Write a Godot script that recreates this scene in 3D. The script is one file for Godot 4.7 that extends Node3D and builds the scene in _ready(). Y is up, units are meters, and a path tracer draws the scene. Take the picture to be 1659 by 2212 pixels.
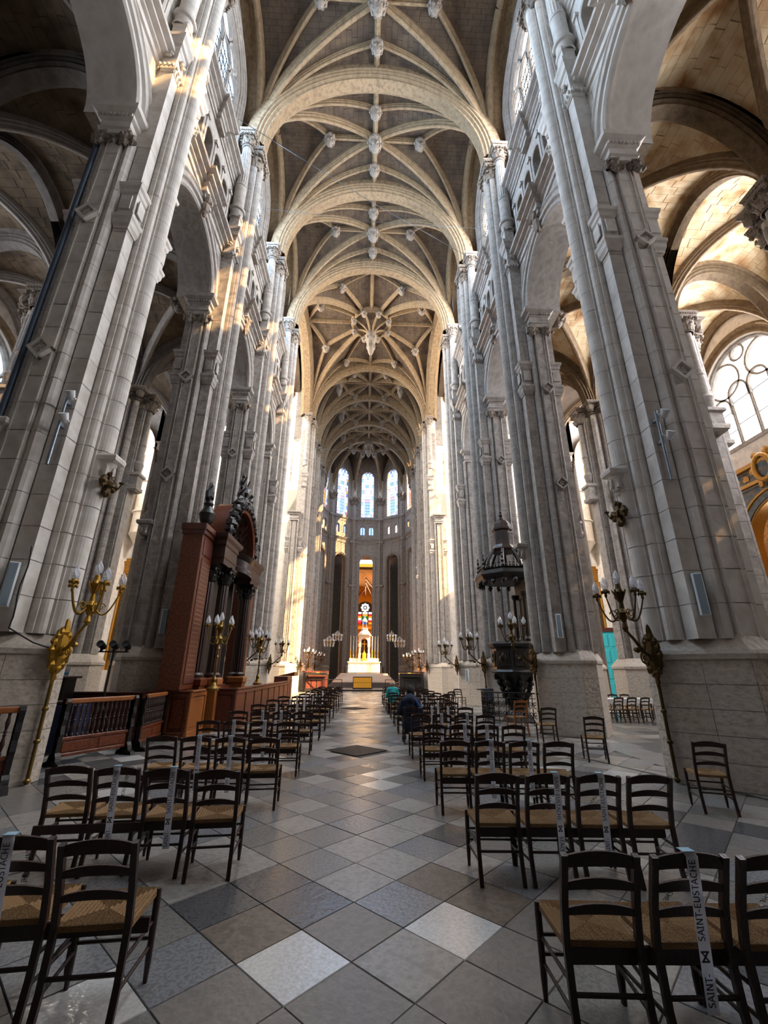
extends Node3D
# Nave of a great Gothic-Renaissance church seen from the west end. Metres, y up, nave axis along -z.
const NX := 6.58                                  # nave pier centres
const AX := 12.5                                 # aisle pier centres
const WX := 18.3                                 # outer walls
const PZ := [-2.4, -8.3, -14.2, -20.05, -25.9, -38.2, -43.6, -49.2]
const APSE := Vector2(0.0, -53.5)
const SUN := Vector3(-1.0, -0.75, -0.3)
var M := {}
var G := {}
var used := {}
var rng := RandomNumberGenerator.new()

class B:
	var v := PackedVector3Array()
	var n := PackedVector3Array()
	var t := PackedVector2Array()
	func tri(a: Vector3, b: Vector3, c: Vector3, na := Vector3.ZERO, nb := Vector3.ZERO, nc := Vector3.ZERO, ua := Vector2.ZERO, ub := Vector2.ZERO, uc := Vector2.ZERO) -> void:
		var g := (c - a).cross(b - a)
		if g.length_squared() < 1e-16: return
		if na == Vector3.ZERO:
			var k := g.normalized()
			n.append(k); n.append(k); n.append(k)
			v.append(a); v.append(b); v.append(c)
			t.append(ua); t.append(ub); t.append(uc)
			return
		if g.dot(na + nb + nc) < 0.0:
			v.append(a); v.append(c); v.append(b)
			n.append(na); n.append(nc); n.append(nb)
			t.append(ua); t.append(uc); t.append(ub)
		else:
			v.append(a); v.append(b); v.append(c)
			n.append(na); n.append(nb); n.append(nc)
			t.append(ua); t.append(ub); t.append(uc)
	func quad(a: Vector3, b: Vector3, c: Vector3, d: Vector3) -> void:
		tri(a, b, c, Vector3.ZERO, Vector3.ZERO, Vector3.ZERO, Vector2(0, 0), Vector2(1, 0), Vector2(1, 1))
		tri(a, c, d, Vector3.ZERO, Vector3.ZERO, Vector3.ZERO, Vector2(0, 0), Vector2(1, 1), Vector2(0, 1))
	func box(c: Vector3, s: Vector3, q := Basis.IDENTITY) -> void:
		var h := s * 0.5
		var p := []
		for i in 8:
			p.append(c + q * Vector3(h.x if i & 1 else -h.x, h.y if i & 2 else -h.y, h.z if i & 4 else -h.z))
		quad(p[0], p[2], p[3], p[1]); quad(p[4], p[5], p[7], p[6])
		quad(p[0], p[1], p[5], p[4]); quad(p[2], p[6], p[7], p[3])
		quad(p[0], p[4], p[6], p[2]); quad(p[1], p[3], p[7], p[5])
	# box with chamfered edges along its front (+z) face
	func slab(c: Vector3, s: Vector3, ch: float, q := Basis.IDENTITY) -> void:
		var h := s * 0.5
		var f := []
		for e in [[-h.z, 0.0], [h.z - ch, 0.0], [h.z, ch]]:
			f.append([c + q * Vector3(-h.x + e[1], -h.y + e[1], e[0]), c + q * Vector3(h.x - e[1], -h.y + e[1], e[0]), c + q * Vector3(h.x - e[1], h.y - e[1], e[0]), c + q * Vector3(-h.x + e[1], h.y - e[1], e[0])])
		for k in 2:
			for i in 4:
				quad(f[k][i], f[k + 1][i], f[k + 1][(i + 1) % 4], f[k][(i + 1) % 4])
		quad(f[2][0], f[2][3], f[2][2], f[2][1])
		quad(f[0][0], f[0][1], f[0][2], f[0][3])
	func bar(a: Vector3, b: Vector3, w: float, d: float, up := Vector3.UP) -> void:
		var z := (b - a).normalized()
		if absf(z.dot(up)) > 0.98: up = Vector3.RIGHT
		var x := up.cross(z).normalized()
		var y := z.cross(x)
		box((a + b) * 0.5, Vector3(w, d, a.distance_to(b)), Basis(x, y, z))
	func ring(poly: PackedVector2Array, y0: float, y1: float, s0 := 1.0, s1 := 1.0) -> void:
		var m := poly.size()
		for i in m:
			var a := poly[i]; var b := poly[(i + 1) % m]
			quad(Vector3(a.x * s0, y0, a.y * s0), Vector3(a.x * s1, y1, a.y * s1), Vector3(b.x * s1, y1, b.y * s1), Vector3(b.x * s0, y0, b.y * s0))
	func cap(poly: PackedVector2Array, y: float, s := 1.0) -> void:
		var ix := Geometry2D.triangulate_polygon(poly)
		for i in range(0, ix.size(), 3):
			var a := poly[ix[i]] * s; var b := poly[ix[i + 1]] * s; var c := poly[ix[i + 2]] * s
			tri(Vector3(a.x, y, a.y), Vector3(b.x, y, b.y), Vector3(c.x, y, c.y))
	func prism(poly: PackedVector2Array, y0: float, y1: float) -> void:
		ring(poly, y0, y1); cap(poly, y0); cap(poly, y1)
	# stacked moulding: levels of [y, scale]
	func stack(poly: PackedVector2Array, lv: Array) -> void:
		for i in lv.size() - 1:
			ring(poly, lv[i][0], lv[i + 1][0], lv[i][1], lv[i + 1][1])
		cap(poly, lv[0][0], lv[0][1]); cap(poly, lv[-1][0], lv[-1][1])
	# polygon in local xy, front at z = 0, thick behind
	func plate(poly: PackedVector2Array, xf: Transform3D, depth: float, ch := 0.0) -> void:
		var ix := Geometry2D.triangulate_polygon(poly)
		var inner := poly
		if ch > 0.0:
			var off := Geometry2D.offset_polygon(poly, -ch)
			if off.size() == 1 and off[0].size() == poly.size():
				inner = PackedVector2Array()
				for p in poly:
					var best := off[0][0]
					for q in off[0]:
						if q.distance_squared_to(p) < best.distance_squared_to(p): best = q
					inner.append(best)
			else: ch = 0.0
		for i in range(0, ix.size(), 3):
			tri(xf * Vector3(inner[ix[i]].x, inner[ix[i]].y, 0), xf * Vector3(inner[ix[i + 1]].x, inner[ix[i + 1]].y, 0), xf * Vector3(inner[ix[i + 2]].x, inner[ix[i + 2]].y, 0))
		var m := poly.size()
		for i in m:
			var a := poly[i]; var b := poly[(i + 1) % m]
			if ch > 0.0:
				var c := inner[i]; var d := inner[(i + 1) % m]
				quad(xf * Vector3(a.x, a.y, -ch), xf * Vector3(c.x, c.y, 0), xf * Vector3(d.x, d.y, 0), xf * Vector3(b.x, b.y, -ch))
			quad(xf * Vector3(a.x, a.y, -ch), xf * Vector3(b.x, b.y, -ch), xf * Vector3(b.x, b.y, -depth), xf * Vector3(a.x, a.y, -depth))
	func lathe(pr: Array, seg := 12, xf := Transform3D.IDENTITY, flute := 0.0) -> void:
		var m := pr.size()
		for i in m - 1:
			var p: Vector2 = pr[i]; var q: Vector2 = pr[i + 1]
			if p.distance_squared_to(q) < 1e-12: continue
			var dn := Vector2(q.y - p.y, p.x - q.x).normalized()
			for k in seg:
				var a0 := TAU * k / seg; var a1 := TAU * (k + 1) / seg
				var f0 := 1.0 - (flute if k % 2 == 1 else 0.0); var f1 := 1.0 - (flute if (k + 1) % 2 == 1 else 0.0)
				var c0 := Vector3(cos(a0), 0, sin(a0)); var c1 := Vector3(cos(a1), 0, sin(a1))
				var A := xf * (c0 * p.x * f0 + Vector3(0, p.y, 0)); var D := xf * (c1 * p.x * f1 + Vector3(0, p.y, 0))
				var Bq := xf * (c0 * q.x * f0 + Vector3(0, q.y, 0)); var C := xf * (c1 * q.x * f1 + Vector3(0, q.y, 0))
				if flute > 0.0:
					quad(A, Bq, C, D)
				else:
					var n0 := (xf.basis * (c0 * dn.x + Vector3(0, dn.y, 0))).normalized(); var n1 := (xf.basis * (c1 * dn.x + Vector3(0, dn.y, 0))).normalized()
					tri(A, Bq, C, n0, n0, n1); tri(A, C, D, n0, n1, n1)
	func ball(c: Vector3, r: Vector3, seg := 10, rings := 6, bump := 0.0, sd := 1) -> void:
		var g := RandomNumberGenerator.new(); g.seed = sd
		var p := []
		for j in rings + 1:
			var row := []
			var ph := PI * j / rings
			for k in seg:
				var th := TAU * k / seg
				var d := 1.0 + (g.randf() - 0.5) * 2.0 * bump
				row.append(Vector3(sin(ph) * cos(th), cos(ph), sin(ph) * sin(th)) * d)
			p.append(row)
		for j in rings:
			for k in seg:
				var q := [p[j][k], p[j][(k + 1) % seg], p[j + 1][(k + 1) % seg], p[j + 1][k]]
				if j == 0: q[1] = q[0]
				if j == rings - 1: q[2] = q[3]
				if bump > 0.0:
					tri(c + q[0] * r, c + q[1] * r, c + q[2] * r); tri(c + q[0] * r, c + q[2] * r, c + q[3] * r)
				else:
					tri(c + q[0] * r, c + q[1] * r, c + q[2] * r, q[0] / r, q[1] / r, q[2] / r); tri(c + q[0] * r, c + q[2] * r, c + q[3] * r, q[0] / r, q[2] / r, q[3] / r)
		for i in range(maxi(0, n.size() - seg * rings * 6), n.size()): n[i] = n[i].normalized()
	func tube(path: PackedVector3Array, r0: float, r1 := -1.0, seg := 6) -> void:
		if r1 < 0.0: r1 = r0
		var m := path.size()
		if m < 2: return
		var rows := []
		var up := Vector3.UP if absf((path[1] - path[0]).normalized().y) < 0.9 else Vector3.RIGHT
		for i in m:
			var z := (path[mini(i + 1, m - 1)] - path[maxi(i - 1, 0)]).normalized()
			var x := up.cross(z)
			if x.length_squared() < 1e-6: x = Vector3.RIGHT.cross(z)
			x = x.normalized()
			var y := z.cross(x)
			up = y
			var r := lerpf(r0, r1, float(i) / (m - 1))
			var row := []
			for k in seg:
				var a := TAU * k / seg
				var d := x * cos(a) + y * sin(a)
				row.append([path[i] + d * r, d])
			rows.append(row)
		for i in m - 1:
			for k in seg:
				var a: Array = rows[i][k]; var b: Array = rows[i][(k + 1) % seg]; var c: Array = rows[i + 1][(k + 1) % seg]; var d: Array = rows[i + 1][k]
				tri(a[0], b[0], c[0], a[1], b[1], c[1]); tri(a[0], c[0], d[0], a[1], c[1], d[1])
		for e in [0, m - 1]:
			for k in range(1, seg - 1): tri(rows[e][0][0], rows[e][k][0], rows[e][k + 1][0])
	# profile (x = sideways, y = along 'ups') swept along a path; sides[i], ups[i] at every point
	func sweep(path: PackedVector3Array, sides: PackedVector3Array, ups: PackedVector3Array, pr: PackedVector2Array, closed := false) -> void:
		var m := pr.size()
		var last := m if closed else m - 1
		for j in last:
			var p := pr[j]; var q := pr[(j + 1) % m]
			var e := Vector2(q.y - p.y, p.x - q.x).normalized()
			for i in path.size() - 1:
				var A := path[i] + sides[i] * p.x + ups[i] * p.y; var D := path[i] + sides[i] * q.x + ups[i] * q.y
				var Bq := path[i + 1] + sides[i + 1] * p.x + ups[i + 1] * p.y; var C := path[i + 1] + sides[i + 1] * q.x + ups[i + 1] * q.y
				var n0 := (sides[i] * e.x + ups[i] * e.y).normalized(); var n1 := (sides[i + 1] * e.x + ups[i + 1] * e.y).normalized()
				tri(A, Bq, C, n0, n1, n1); tri(A, C, D, n0, n1, n0)
	func add(o: B, xf: Transform3D) -> void:
		for i in o.v.size():
			v.append(xf * o.v[i]); n.append((xf.basis * o.n[i]).normalized()); t.append(o.t[i])
	func mesh() -> ArrayMesh:
		var a := []
		a.resize(Mesh.ARRAY_MAX)
		a[Mesh.ARRAY_VERTEX] = v; a[Mesh.ARRAY_NORMAL] = n; a[Mesh.ARRAY_TEX_UV] = t
		var m := ArrayMesh.new()
		if v.size() > 2: m.add_surface_from_arrays(Mesh.PRIMITIVE_TRIANGLES, a)
		return m

func numbered(nm: String) -> String:
	var k: int = used.get(nm, 0)
	used[nm] = k + 1
	return nm if k == 0 else "%s_%03d" % [nm, k]
func put(nm: String, mesh, mat, parent: Node3D = null, xf := Transform3D.IDENTITY) -> MeshInstance3D:
	var o := MeshInstance3D.new()
	o.mesh = mesh.mesh() if mesh is B else mesh
	o.material_override = M[mat] if mat is String else mat
	o.transform = xf
	if parent == null:
		o.name = numbered(nm); add_child(o)
	else:
		o.name = nm; parent.add_child(o, true)
	return o
func thing(nm: String, label: String, cat: String, at := Vector3.ZERO, turn := 0.0, group := "") -> Node3D:
	var o := Node3D.new()
	o.name = numbered(nm); add_child(o)
	o.position = at; o.rotation.y = turn
	return tag(o, label, cat, group)
func tag(o: Node3D, label: String, cat: String, group := "") -> Node3D:
	o.set_meta("label", label); o.set_meta("category", cat)
	if group: o.set_meta("group", group)
	return o
func structure(nm: String, at := Vector3.ZERO, turn := 0.0, label := "") -> Node3D:
	var o := Node3D.new()
	o.name = numbered(nm); add_child(o)
	o.position = at; o.rotation.y = turn
	o.set_meta("kind", "structure")
	if label: o.set_meta("label", label)
	return o
func copy(o: Node3D, label: String, at: Vector3, turn := 0.0) -> Node3D:
	var c: Node3D = o.duplicate()
	var base := String(o.name)
	if base.length() > 4 and base.right(3).is_valid_int(): base = base.left(-4)
	c.name = numbered(base); add_child(c)
	c.position = at; c.rotation.y = turn
	c.set_meta("label", label)
	return c
func at(p: Vector3, ry := 0.0, s := Vector3.ONE) -> Transform3D:
	return Transform3D(Basis(Vector3.UP, ry).scaled_local(s), p)
func rect(w: float, h: float) -> PackedVector2Array:
	return PackedVector2Array([Vector2(-w / 2, -h / 2), Vector2(w / 2, -h / 2), Vector2(w / 2, h / 2), Vector2(-w / 2, h / 2)])
func ngon(r: float, m: int, off := 0.0) -> PackedVector2Array:
	var p := PackedVector2Array()
	for i in m: p.append(Vector2(cos(TAU * (i + off) / m), sin(TAU * (i + off) / m)) * r)
	return p
func moved(p: PackedVector2Array, d: Vector2) -> PackedVector2Array:
	var q := PackedVector2Array()
	for a in p: q.append(a + d)
	return q
# ---------------------------------------------------------------- materials
func noise_tex(cols: Array, freq: float, sd: int, size := 512, kind := FastNoiseLite.TYPE_SIMPLEX_SMOOTH, oct := 5) -> NoiseTexture2D:
	var f := FastNoiseLite.new()
	f.noise_type = kind; f.frequency = freq; f.seed = sd; f.fractal_octaves = oct
	var t := NoiseTexture2D.new()
	t.width = size; t.height = size; t.seamless = true; t.noise = f
	if cols:
		var g := Gradient.new()
		g.offsets = PackedFloat32Array(); g.colors = PackedColorArray()
		for c in cols: g.add_point(c[0], c[1])
		t.color_ramp = g
	return t
func std(nm: String, c: Color, rough := 0.8, metal := 0.0, spec := 0.5) -> StandardMaterial3D:
	var m := StandardMaterial3D.new()
	m.resource_name = nm; m.albedo_color = c; m.roughness = rough; m.metallic = metal; m.metallic_specular = spec
	m.cull_mode = BaseMaterial3D.CULL_DISABLED
	M[nm] = m
	return m
func noisy(nm: String, cols: Array, freq: float, scale: float, rough: float, sd: int, bump := 0.0, metal := 0.0, world := true) -> StandardMaterial3D:
	var m := std(nm, Color.WHITE, rough, metal)
	m.albedo_texture = noise_tex(cols, freq, sd)
	m.uv1_triplanar = true; m.uv1_world_triplanar = world
	m.uv1_scale = Vector3.ONE * scale
	if bump > 0.0:
		m.heightmap_enabled = true; m.heightmap_texture = G.grain; m.heightmap_scale = bump
	return m
func col(h: String) -> Color: return Color.html(h)
func make_materials() -> void:
	G.grain = noise_tex([], 0.03, 5, 512, FastNoiseLite.TYPE_SIMPLEX_SMOOTH, 6)
	# cleaned limestone (west piers), weathered limestone, vault stone
	noisy("stone", [[0.0, col("b9b0a6")], [0.4, col("cdc6bd")], [0.6, col("d6d0c8")], [1.0, col("c0b6ab")]], 0.012, 0.22, 0.85, 11, 0.5)
	noisy("stone_old", [[0.0, col("77706a")], [0.35, col("928b85")], [0.55, col("a29b94")], [0.75, col("8c837c")], [1.0, col("b3ada6")]], 0.02, 0.16, 0.88, 12, 0.7)
	noisy("stone_plinth", [[0.0, col("8c8071")], [0.4, col("b0a597")], [0.6, col("bdb2a4")], [1.0, col("968a7d")]], 0.03, 0.5, 0.85, 13, 1.2)
	noisy("mortar", [[0.3, col("c4bcae")], [0.7, col("aaa093")]], 0.03, 0.5, 0.95, 14)
	noisy("mortar_clean", [[0.3, col("b3a99c")], [0.7, col("a0968a")]], 0.03, 0.5, 0.95, 21)
	noisy("mortar_dark", [[0.3, col("857869")], [0.7, col("9c9080")]], 0.03, 0.5, 0.95, 15)
	noisy("rib", [[0.0, col("5a4936")], [0.45, col("766148")], [0.6, col("846f54")], [1.0, col("64523c")]], 0.02, 0.3, 0.9, 16, 0.5)
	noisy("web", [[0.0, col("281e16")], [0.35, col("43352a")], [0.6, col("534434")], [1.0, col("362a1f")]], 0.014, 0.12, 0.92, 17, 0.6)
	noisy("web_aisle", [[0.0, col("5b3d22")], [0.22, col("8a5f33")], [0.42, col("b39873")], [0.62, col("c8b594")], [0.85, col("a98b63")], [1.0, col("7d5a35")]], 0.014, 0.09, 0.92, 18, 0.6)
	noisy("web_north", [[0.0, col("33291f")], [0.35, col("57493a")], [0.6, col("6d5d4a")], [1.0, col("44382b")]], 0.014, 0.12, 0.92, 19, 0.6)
	noisy("carved", [[0.2, col("4f4339")], [0.5, col("83766a")], [0.8, col("a39788")]], 0.05, 1.2, 0.9, 20, 1.5)
	for k in 7:
		var tone: Array = [["6d6a66", "7d7a75"], ["85807a", "96918a"], ["4a4a4b", "5b5b5c"], ["77706a", "67615b"], ["b3b1ad", "c3c1bd"], ["5e5348", "75695c"], ["6c6c6d", "828284"]][k]
		var c0 := col(tone[0]); var c1 := col(tone[1])
		var m := noisy("tile%d" % k, [[0.1, c0.darkened(0.12 if k != 4 else 0.03)], [0.45, c0], [0.62, c0.lerp(c1, 0.7)], [0.9, c0.darkened(0.08 if k != 4 else 0.0)]], 0.02 if k % 2 else 0.06, 0.8, [0.27, 0.32, 0.24, 0.35, 0.17, 0.38, 0.26][k], 30 + k, 0.25)
		m.metallic_specular = 0.45
	noisy("grout", [[0.2, col("3c3833")], [0.8, col("57514a")]], 0.05, 1.0, 0.95, 40)
	noisy("wood_dark", [[0.1, col("1c0e08")], [0.5, col("321a10")], [0.9, col("24130b")]], 0.03, 2.0, 0.42, 41, 0.3, 0.0, false)
	noisy("wood", [[0.1, col("3a1a0c")], [0.5, col("5e2c14")], [0.75, col("763a1b")], [1.0, col("4a2210")]], 0.02, 1.2, 0.38, 42, 0.3)
	noisy("wood_light", [[0.1, col("6f3c18")], [0.5, col("965a28")], [1.0, col("7a4420")]], 0.02, 1.2, 0.4, 43, 0.3)
	noisy("wood_red", [[0.1, col("3a1a12")], [0.5, col("57261a")], [1.0, col("471f15")]], 0.02, 0.8, 0.4, 44, 0.2)
	noisy("wood_black", [[0.1, col("080605")], [0.6, col("17100c")], [1.0, col("0d0907")]], 0.04, 1.5, 0.4, 45, 0.5)
	noisy("rush", [[0.1, col("4a3117")], [0.45, col("7c5a30")], [0.7, col("957345")], [1.0, col("634521")]], 0.08, 4.0, 0.75, 46, 0.6, 0.0, false)
	noisy("gilt", [[0.2, col("5f4413")], [0.5, col("a87c2b")], [0.8, col("d8b152")]], 0.05, 5.0, 0.32, 47, 0.4, 0.9)
	noisy("brass", [[0.2, col("4f3d1c")], [0.6, col("94763a")], [0.9, col("b8985a")]], 0.05, 5.0, 0.34, 48, 0.3, 0.9)
	noisy("bronze", [[0.2, col("2a2114")], [0.6, col("5c4827")], [0.9, col("86693a")]], 0.06, 5.0, 0.4, 49, 0.4, 0.85)
	noisy("marble", [[0.2, col("cfc9c0")], [0.6, col("e6e1da")], [0.9, col("d8d2c9")]], 0.03, 1.0, 0.35, 50)
	noisy("gold_paint", [[0.1, col("6b4713")], [0.5, col("a8741f")], [0.85, col("cf9b3c")]], 0.04, 1.0, 0.45, 51, 0.3, 0.35)
	noisy("ochre", [[0.2, col("d29a1e")], [0.6, col("e8b436")], [0.9, col("cc9418")]], 0.04, 2.0, 0.5, 52)
	noisy("fresco", [[0.1, col("7d5a3b")], [0.35, col("b98d62")], [0.5, col("d9b48a")], [0.65, col("8c8a80")], [0.85, col("c9a27d")]], 0.02, 0.5, 0.8, 53)
	noisy("painting", [[0.1, col("0d1a22")], [0.4, col("1f3b4a")], [0.55, col("34342a")], [0.75, col("6b4a30")], [0.95, col("203640")]], 0.012, 0.5, 0.4, 54)
	std("iron", col("0b0b0d"), 0.45, 0.6)
	std("black", col("0a0a0b"), 0.6)
	std("steel", col("7f8a94"), 0.35, 0.8)
	std("pipe_grey", col("3a4656"), 0.45, 0.2)
	std("speaker", col("8b9aa3"), 0.7)
	std("speaker_case", col("d7dcdc"), 0.5)
	std("white_box", col("d9dadb"), 0.5)
	std("tape", col("e2e3e6"), 0.22, 0.0, 0.6)
	M.tape.backlight_enabled = true; M.tape.backlight = Color(0.9, 0.9, 0.92)
	std("blue_sheen_and_print", col("5f9fd0"), 0.25, 0.0, 0.6)  # blue reflection painted under the tapes; also the print of the sign
	std("ink", col("2b2b2e"), 0.7)
	std("tape_end", col("8fb4c4"), 0.3)
	std("gold_ink", col("8a6238"), 0.5)
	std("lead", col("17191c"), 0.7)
	std("blue_cloth", col("0d1636"), 0.9)
	std("turquoise", col("35b3bd"), 0.5)
	std("cloth", col("d9d9d6"), 0.9)
	std("skin", col("c98f6f"), 0.6)
	std("hair_grey", col("9a9087"), 0.9)
	std("hair_dark", col("120d0b"), 0.8)
	std("teal_shirt", col("2fa6a8"), 0.9)
	std("navy_coat", col("101c33"), 0.85)
	std("trousers", col("1b1b20"), 0.9)
	std("red_cord", col("c5381f"), 0.6)
	std("candle", col("ece6d6"), 0.5)
	var gl := std("globe", Color(0.92, 0.93, 0.95, 0.55), 0.1)
	gl.transparency = BaseMaterial3D.TRANSPARENCY_ALPHA
	gl.metallic_specular = 0.6
	var cr := std("crystal", Color(0.9, 0.93, 0.96, 0.4), 0.05)
	cr.transparency = BaseMaterial3D.TRANSPARENCY_ALPHA
	# window glass: leaded panes lit by the daylight behind them
	for g in [["glass", "eef1f4", 0.7, 2.4], ["glass_dense", "f1ece4", 1.0, 1.9], ["glass_cool", "d3e2f2", 0.6, 2.0], ["glass_cool_dense", "b9cfe6", 1.0, 1.3], ["glass_clear", "f4f6f8", 0.2, 3.0], ["glass_clear_dense", "f4f6f8", 0.3, 3.0], ["glass_frost", "f6f8fa", 1.0, 3.2], ["glass_frost_cool", "cfe0f0", 1.0, 1.6], ["glass_blue", "2d63c8", 0.6, 0.9], ["glass_red", "c9281c", 0.6, 0.8], ["glass_green", "2f8f4a", 0.6, 0.8], ["glass_gold", "e0a830", 0.6, 0.9], ["glass_pale", "dfe8f4", 0.5, 1.4], ["glass_pink", "cf4f80", 0.6, 0.9]]:
		var m := std(g[0], Color(col(g[1]), g[2]), 0.15)
		m.transparency = BaseMaterial3D.TRANSPARENCY_ALPHA
		m.emission_enabled = true; m.emission = col(g[1]); m.emission_energy_multiplier = g[3]
	var fl := std("lamp_amber", col("ffcf80"), 0.4)
	fl.emission_enabled = true; fl.emission = col("ff9a3c"); fl.emission_energy_multiplier = 4.0
# ---------------------------------------------------------------- shared builders
func rib_frames(path: PackedVector3Array, d: Vector3) -> Array:
	var side := d.cross(Vector3.UP).normalized()
	var sides := PackedVector3Array(); var ups := PackedVector3Array()
	for i in path.size():
		var t := (path[mini(i + 1, path.size() - 1)] - path[maxi(i - 1, 0)]).normalized()
		sides.append(side); ups.append(t.cross(side).normalized())
	return [sides, ups]
func rib_profile(w: float, h: float) -> PackedVector2Array:
	return PackedVector2Array([Vector2(-w, -0.1), Vector2(-w, h * 0.3), Vector2(-w * 0.72, h * 0.38), Vector2(-w * 0.78, h * 0.55), Vector2(-w * 0.5, h * 0.68), Vector2(-w * 0.42, h * 0.94), Vector2(-w * 0.22, h), Vector2(w * 0.22, h), Vector2(w * 0.42, h * 0.94), Vector2(w * 0.5, h * 0.68), Vector2(w * 0.78, h * 0.55), Vector2(w * 0.72, h * 0.38), Vector2(w, h * 0.3), Vector2(w, -0.1)])
func vault_y(x: float, z: float, V: Dictionary) -> float:
	var k := minf(1.0, minf(absf(x) / V.hx, absf(z) / V.hz))
	return V.y0 + V.rise * sqrt(maxf(0.0, 1.0 - k * k))
func rib_path(a: Vector2, b: Vector2, V: Dictionary, m := 14) -> PackedVector3Array:
	var p := PackedVector3Array()
	for i in m + 1:
		var f := float(i) / m
		f = 1.0 - cos(f * PI / 2)
		var q := a.lerp(b, f)
		p.append(Vector3(q.x, vault_y(q.x, q.y, V), q.y))
	return p
func rib(a: Vector2, b: Vector2, V: Dictionary, pr: PackedVector2Array, parent: Node3D, mat := "rib", nm := "rib") -> void:
	var path := rib_path(a, b, V)
	var d := (b - a).normalized()
	var fr := rib_frames(path, Vector3(d.x, 0, d.y))
	var m := B.new()
	m.sweep(path, fr[0], fr[1], pr)
	put(nm, m, mat, parent)
# curved shell of one groin vault and its courses of stones (local, centred on the bay)
func web(V: Dictionary, parent: Node3D, mat: String, stones := true, ch := 0.3, sw := 0.6) -> void:
	var m := B.new()
	var N := 24
	var P := func(i: int, j: int) -> Vector3:
		var x: float = V.hx * sin((2.0 * i / N - 1.0) * PI / 2); var z: float = V.hz * sin((2.0 * j / N - 1.0) * PI / 2)
		return Vector3(x, vault_y(x, z, V) + 0.03, z)
	for i in N:
		for j in N:
			var a: Vector3 = P.call(i, j); var b: Vector3 = P.call(i + 1, j); var c: Vector3 = P.call(i + 1, j + 1); var d: Vector3 = P.call(i, j + 1)
			if (i < N / 2) == (j < N / 2):
				m.tri(a, b, c); m.tri(a, c, d)
			else:
				m.tri(a, b, d); m.tri(b, c, d)
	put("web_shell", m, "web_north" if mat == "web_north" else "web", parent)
	if not stones: return
	var s := B.new()
	for way in 2:
		var H: float = V.hx if way == 0 else V.hz
		var L: float = V.hz if way == 0 else V.hx
		var count := int((H + V.rise) * 1.55 / ch)
		for i in count:
			var s0 := (2.0 * i / count - 1.0); var s1 := (2.0 * (i + 1) / count - 1.0)
			var mid := absf(s0 + s1) * 0.5
			var low := L * sin(mid * PI / 2)
			var n := maxi(1, int((L - low) / sw))
			for sg in [-1.0, 1.0]:
				var off := 0.5 if i % 2 else 0.0
				for k in n + 1:
					var a := low + (L - low) * clampf((k - off) / n, 0, 1); var b := low + (L - low) * clampf((k + 1 - off) / n, 0, 1)
					if b - a < 0.12: continue
					var c := []
					for e in [[s0, a], [s0, b], [s1, b], [s1, a]]:
						var u: float = H * sin(e[0] * PI / 2); var w: float = e[1] * sg
						var y: float = V.y0 + V.rise * sqrt(maxf(0, 1.0 - pow(u / H, 2)))
						c.append(Vector3(u, y, w) if way == 0 else Vector3(w, y, u))
					var o: Vector3 = (c[0] + c[1] + c[2] + c[3]) * 0.25
					var nn: Vector3 = (c[2] - c[0]).cross(c[3] - c[1]).normalized()
					if nn.y > 0: nn = -nn
					var lift := 0.014 + 0.012 * fmod(i * 0.37 + k * 0.61, 1.0)
					var f := []
					for q in c: f.append(q + (o - q).normalized() * 0.018 + nn * lift)
					s.quad(f[0], f[1], f[2], f[3])
					for e in 4: s.quad(c[e], f[e], f[(e + 1) % 4], c[(e + 1) % 4])
	var o := put("vault_stones", s, mat, parent)
	o.set_meta("kind", "stuff")
func carved_boss(r: float, drop: float) -> Mesh:
	var key := "boss%.2f_%.2f" % [r, drop]
	if not G.has(key):
		var b := B.new()
		b.lathe([Vector2(r * 0.5, drop * 0.3), Vector2(r, 0.0), Vector2(r * 1.02, -drop * 0.25), Vector2(r * 0.8, -drop * 0.35), Vector2(r * 0.72, -drop * 0.62), Vector2(r * 0.4, -drop * 0.9), Vector2(r * 0.1, -drop), Vector2(0, -drop)], 10)
		for k in 8:
			var a := TAU * k / 8
			b.ball(Vector3(cos(a) * r * 0.82, -drop * 0.2, sin(a) * r * 0.82), Vector3(0.3, 0.42, 0.3) * r, 6, 4, 0.3, k)
			b.ball(Vector3(cos(a + 0.4) * r * 0.62, -drop * 0.58, sin(a + 0.4) * r * 0.62), Vector3(0.26, 0.4, 0.26) * r, 6, 4, 0.3, k + 9)
		b.ball(Vector3(0, -drop * 0.88, 0), Vector3(0.32, 0.3, 0.32) * r, 6, 4, 0.3, 77)
		G[key] = b.mesh()
	return G[key]
# transverse arch across the nave at local z = 0
func transverse(hx: float, y0: float, r: float, w: float, h: float) -> Mesh:
	var key := "tr%.2f_%.2f_%.2f_%.2f_%.2f" % [hx, y0, r, w, h]
	if not G.has(key):
		var path := PackedVector3Array()
		for i in 41:
			var a := PI * i / 40
			path.append(Vector3(-cos(a) * hx, y0 + sin(a) * r, 0))
		var fr := rib_frames(path, Vector3(1, 0, 0))
		var b := B.new()
		b.sweep(path, fr[0], fr[1], PackedVector2Array([Vector2(-w, -0.35), Vector2(-w, h * 0.2), Vector2(-w * 0.86, h * 0.28), Vector2(-w * 0.9, h * 0.45), Vector2(-w * 0.72, h * 0.55), Vector2(-w * 0.76, h * 0.72), Vector2(-w * 0.55, h * 0.84), Vector2(-w * 0.52, h), Vector2(w * 0.52, h), Vector2(w * 0.55, h * 0.84), Vector2(w * 0.76, h * 0.72), Vector2(w * 0.72, h * 0.55), Vector2(w * 0.9, h * 0.45), Vector2(w * 0.86, h * 0.28), Vector2(w, h * 0.2), Vector2(w, -0.35)]))
		G[key] = b.mesh()
	return G[key]
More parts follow.
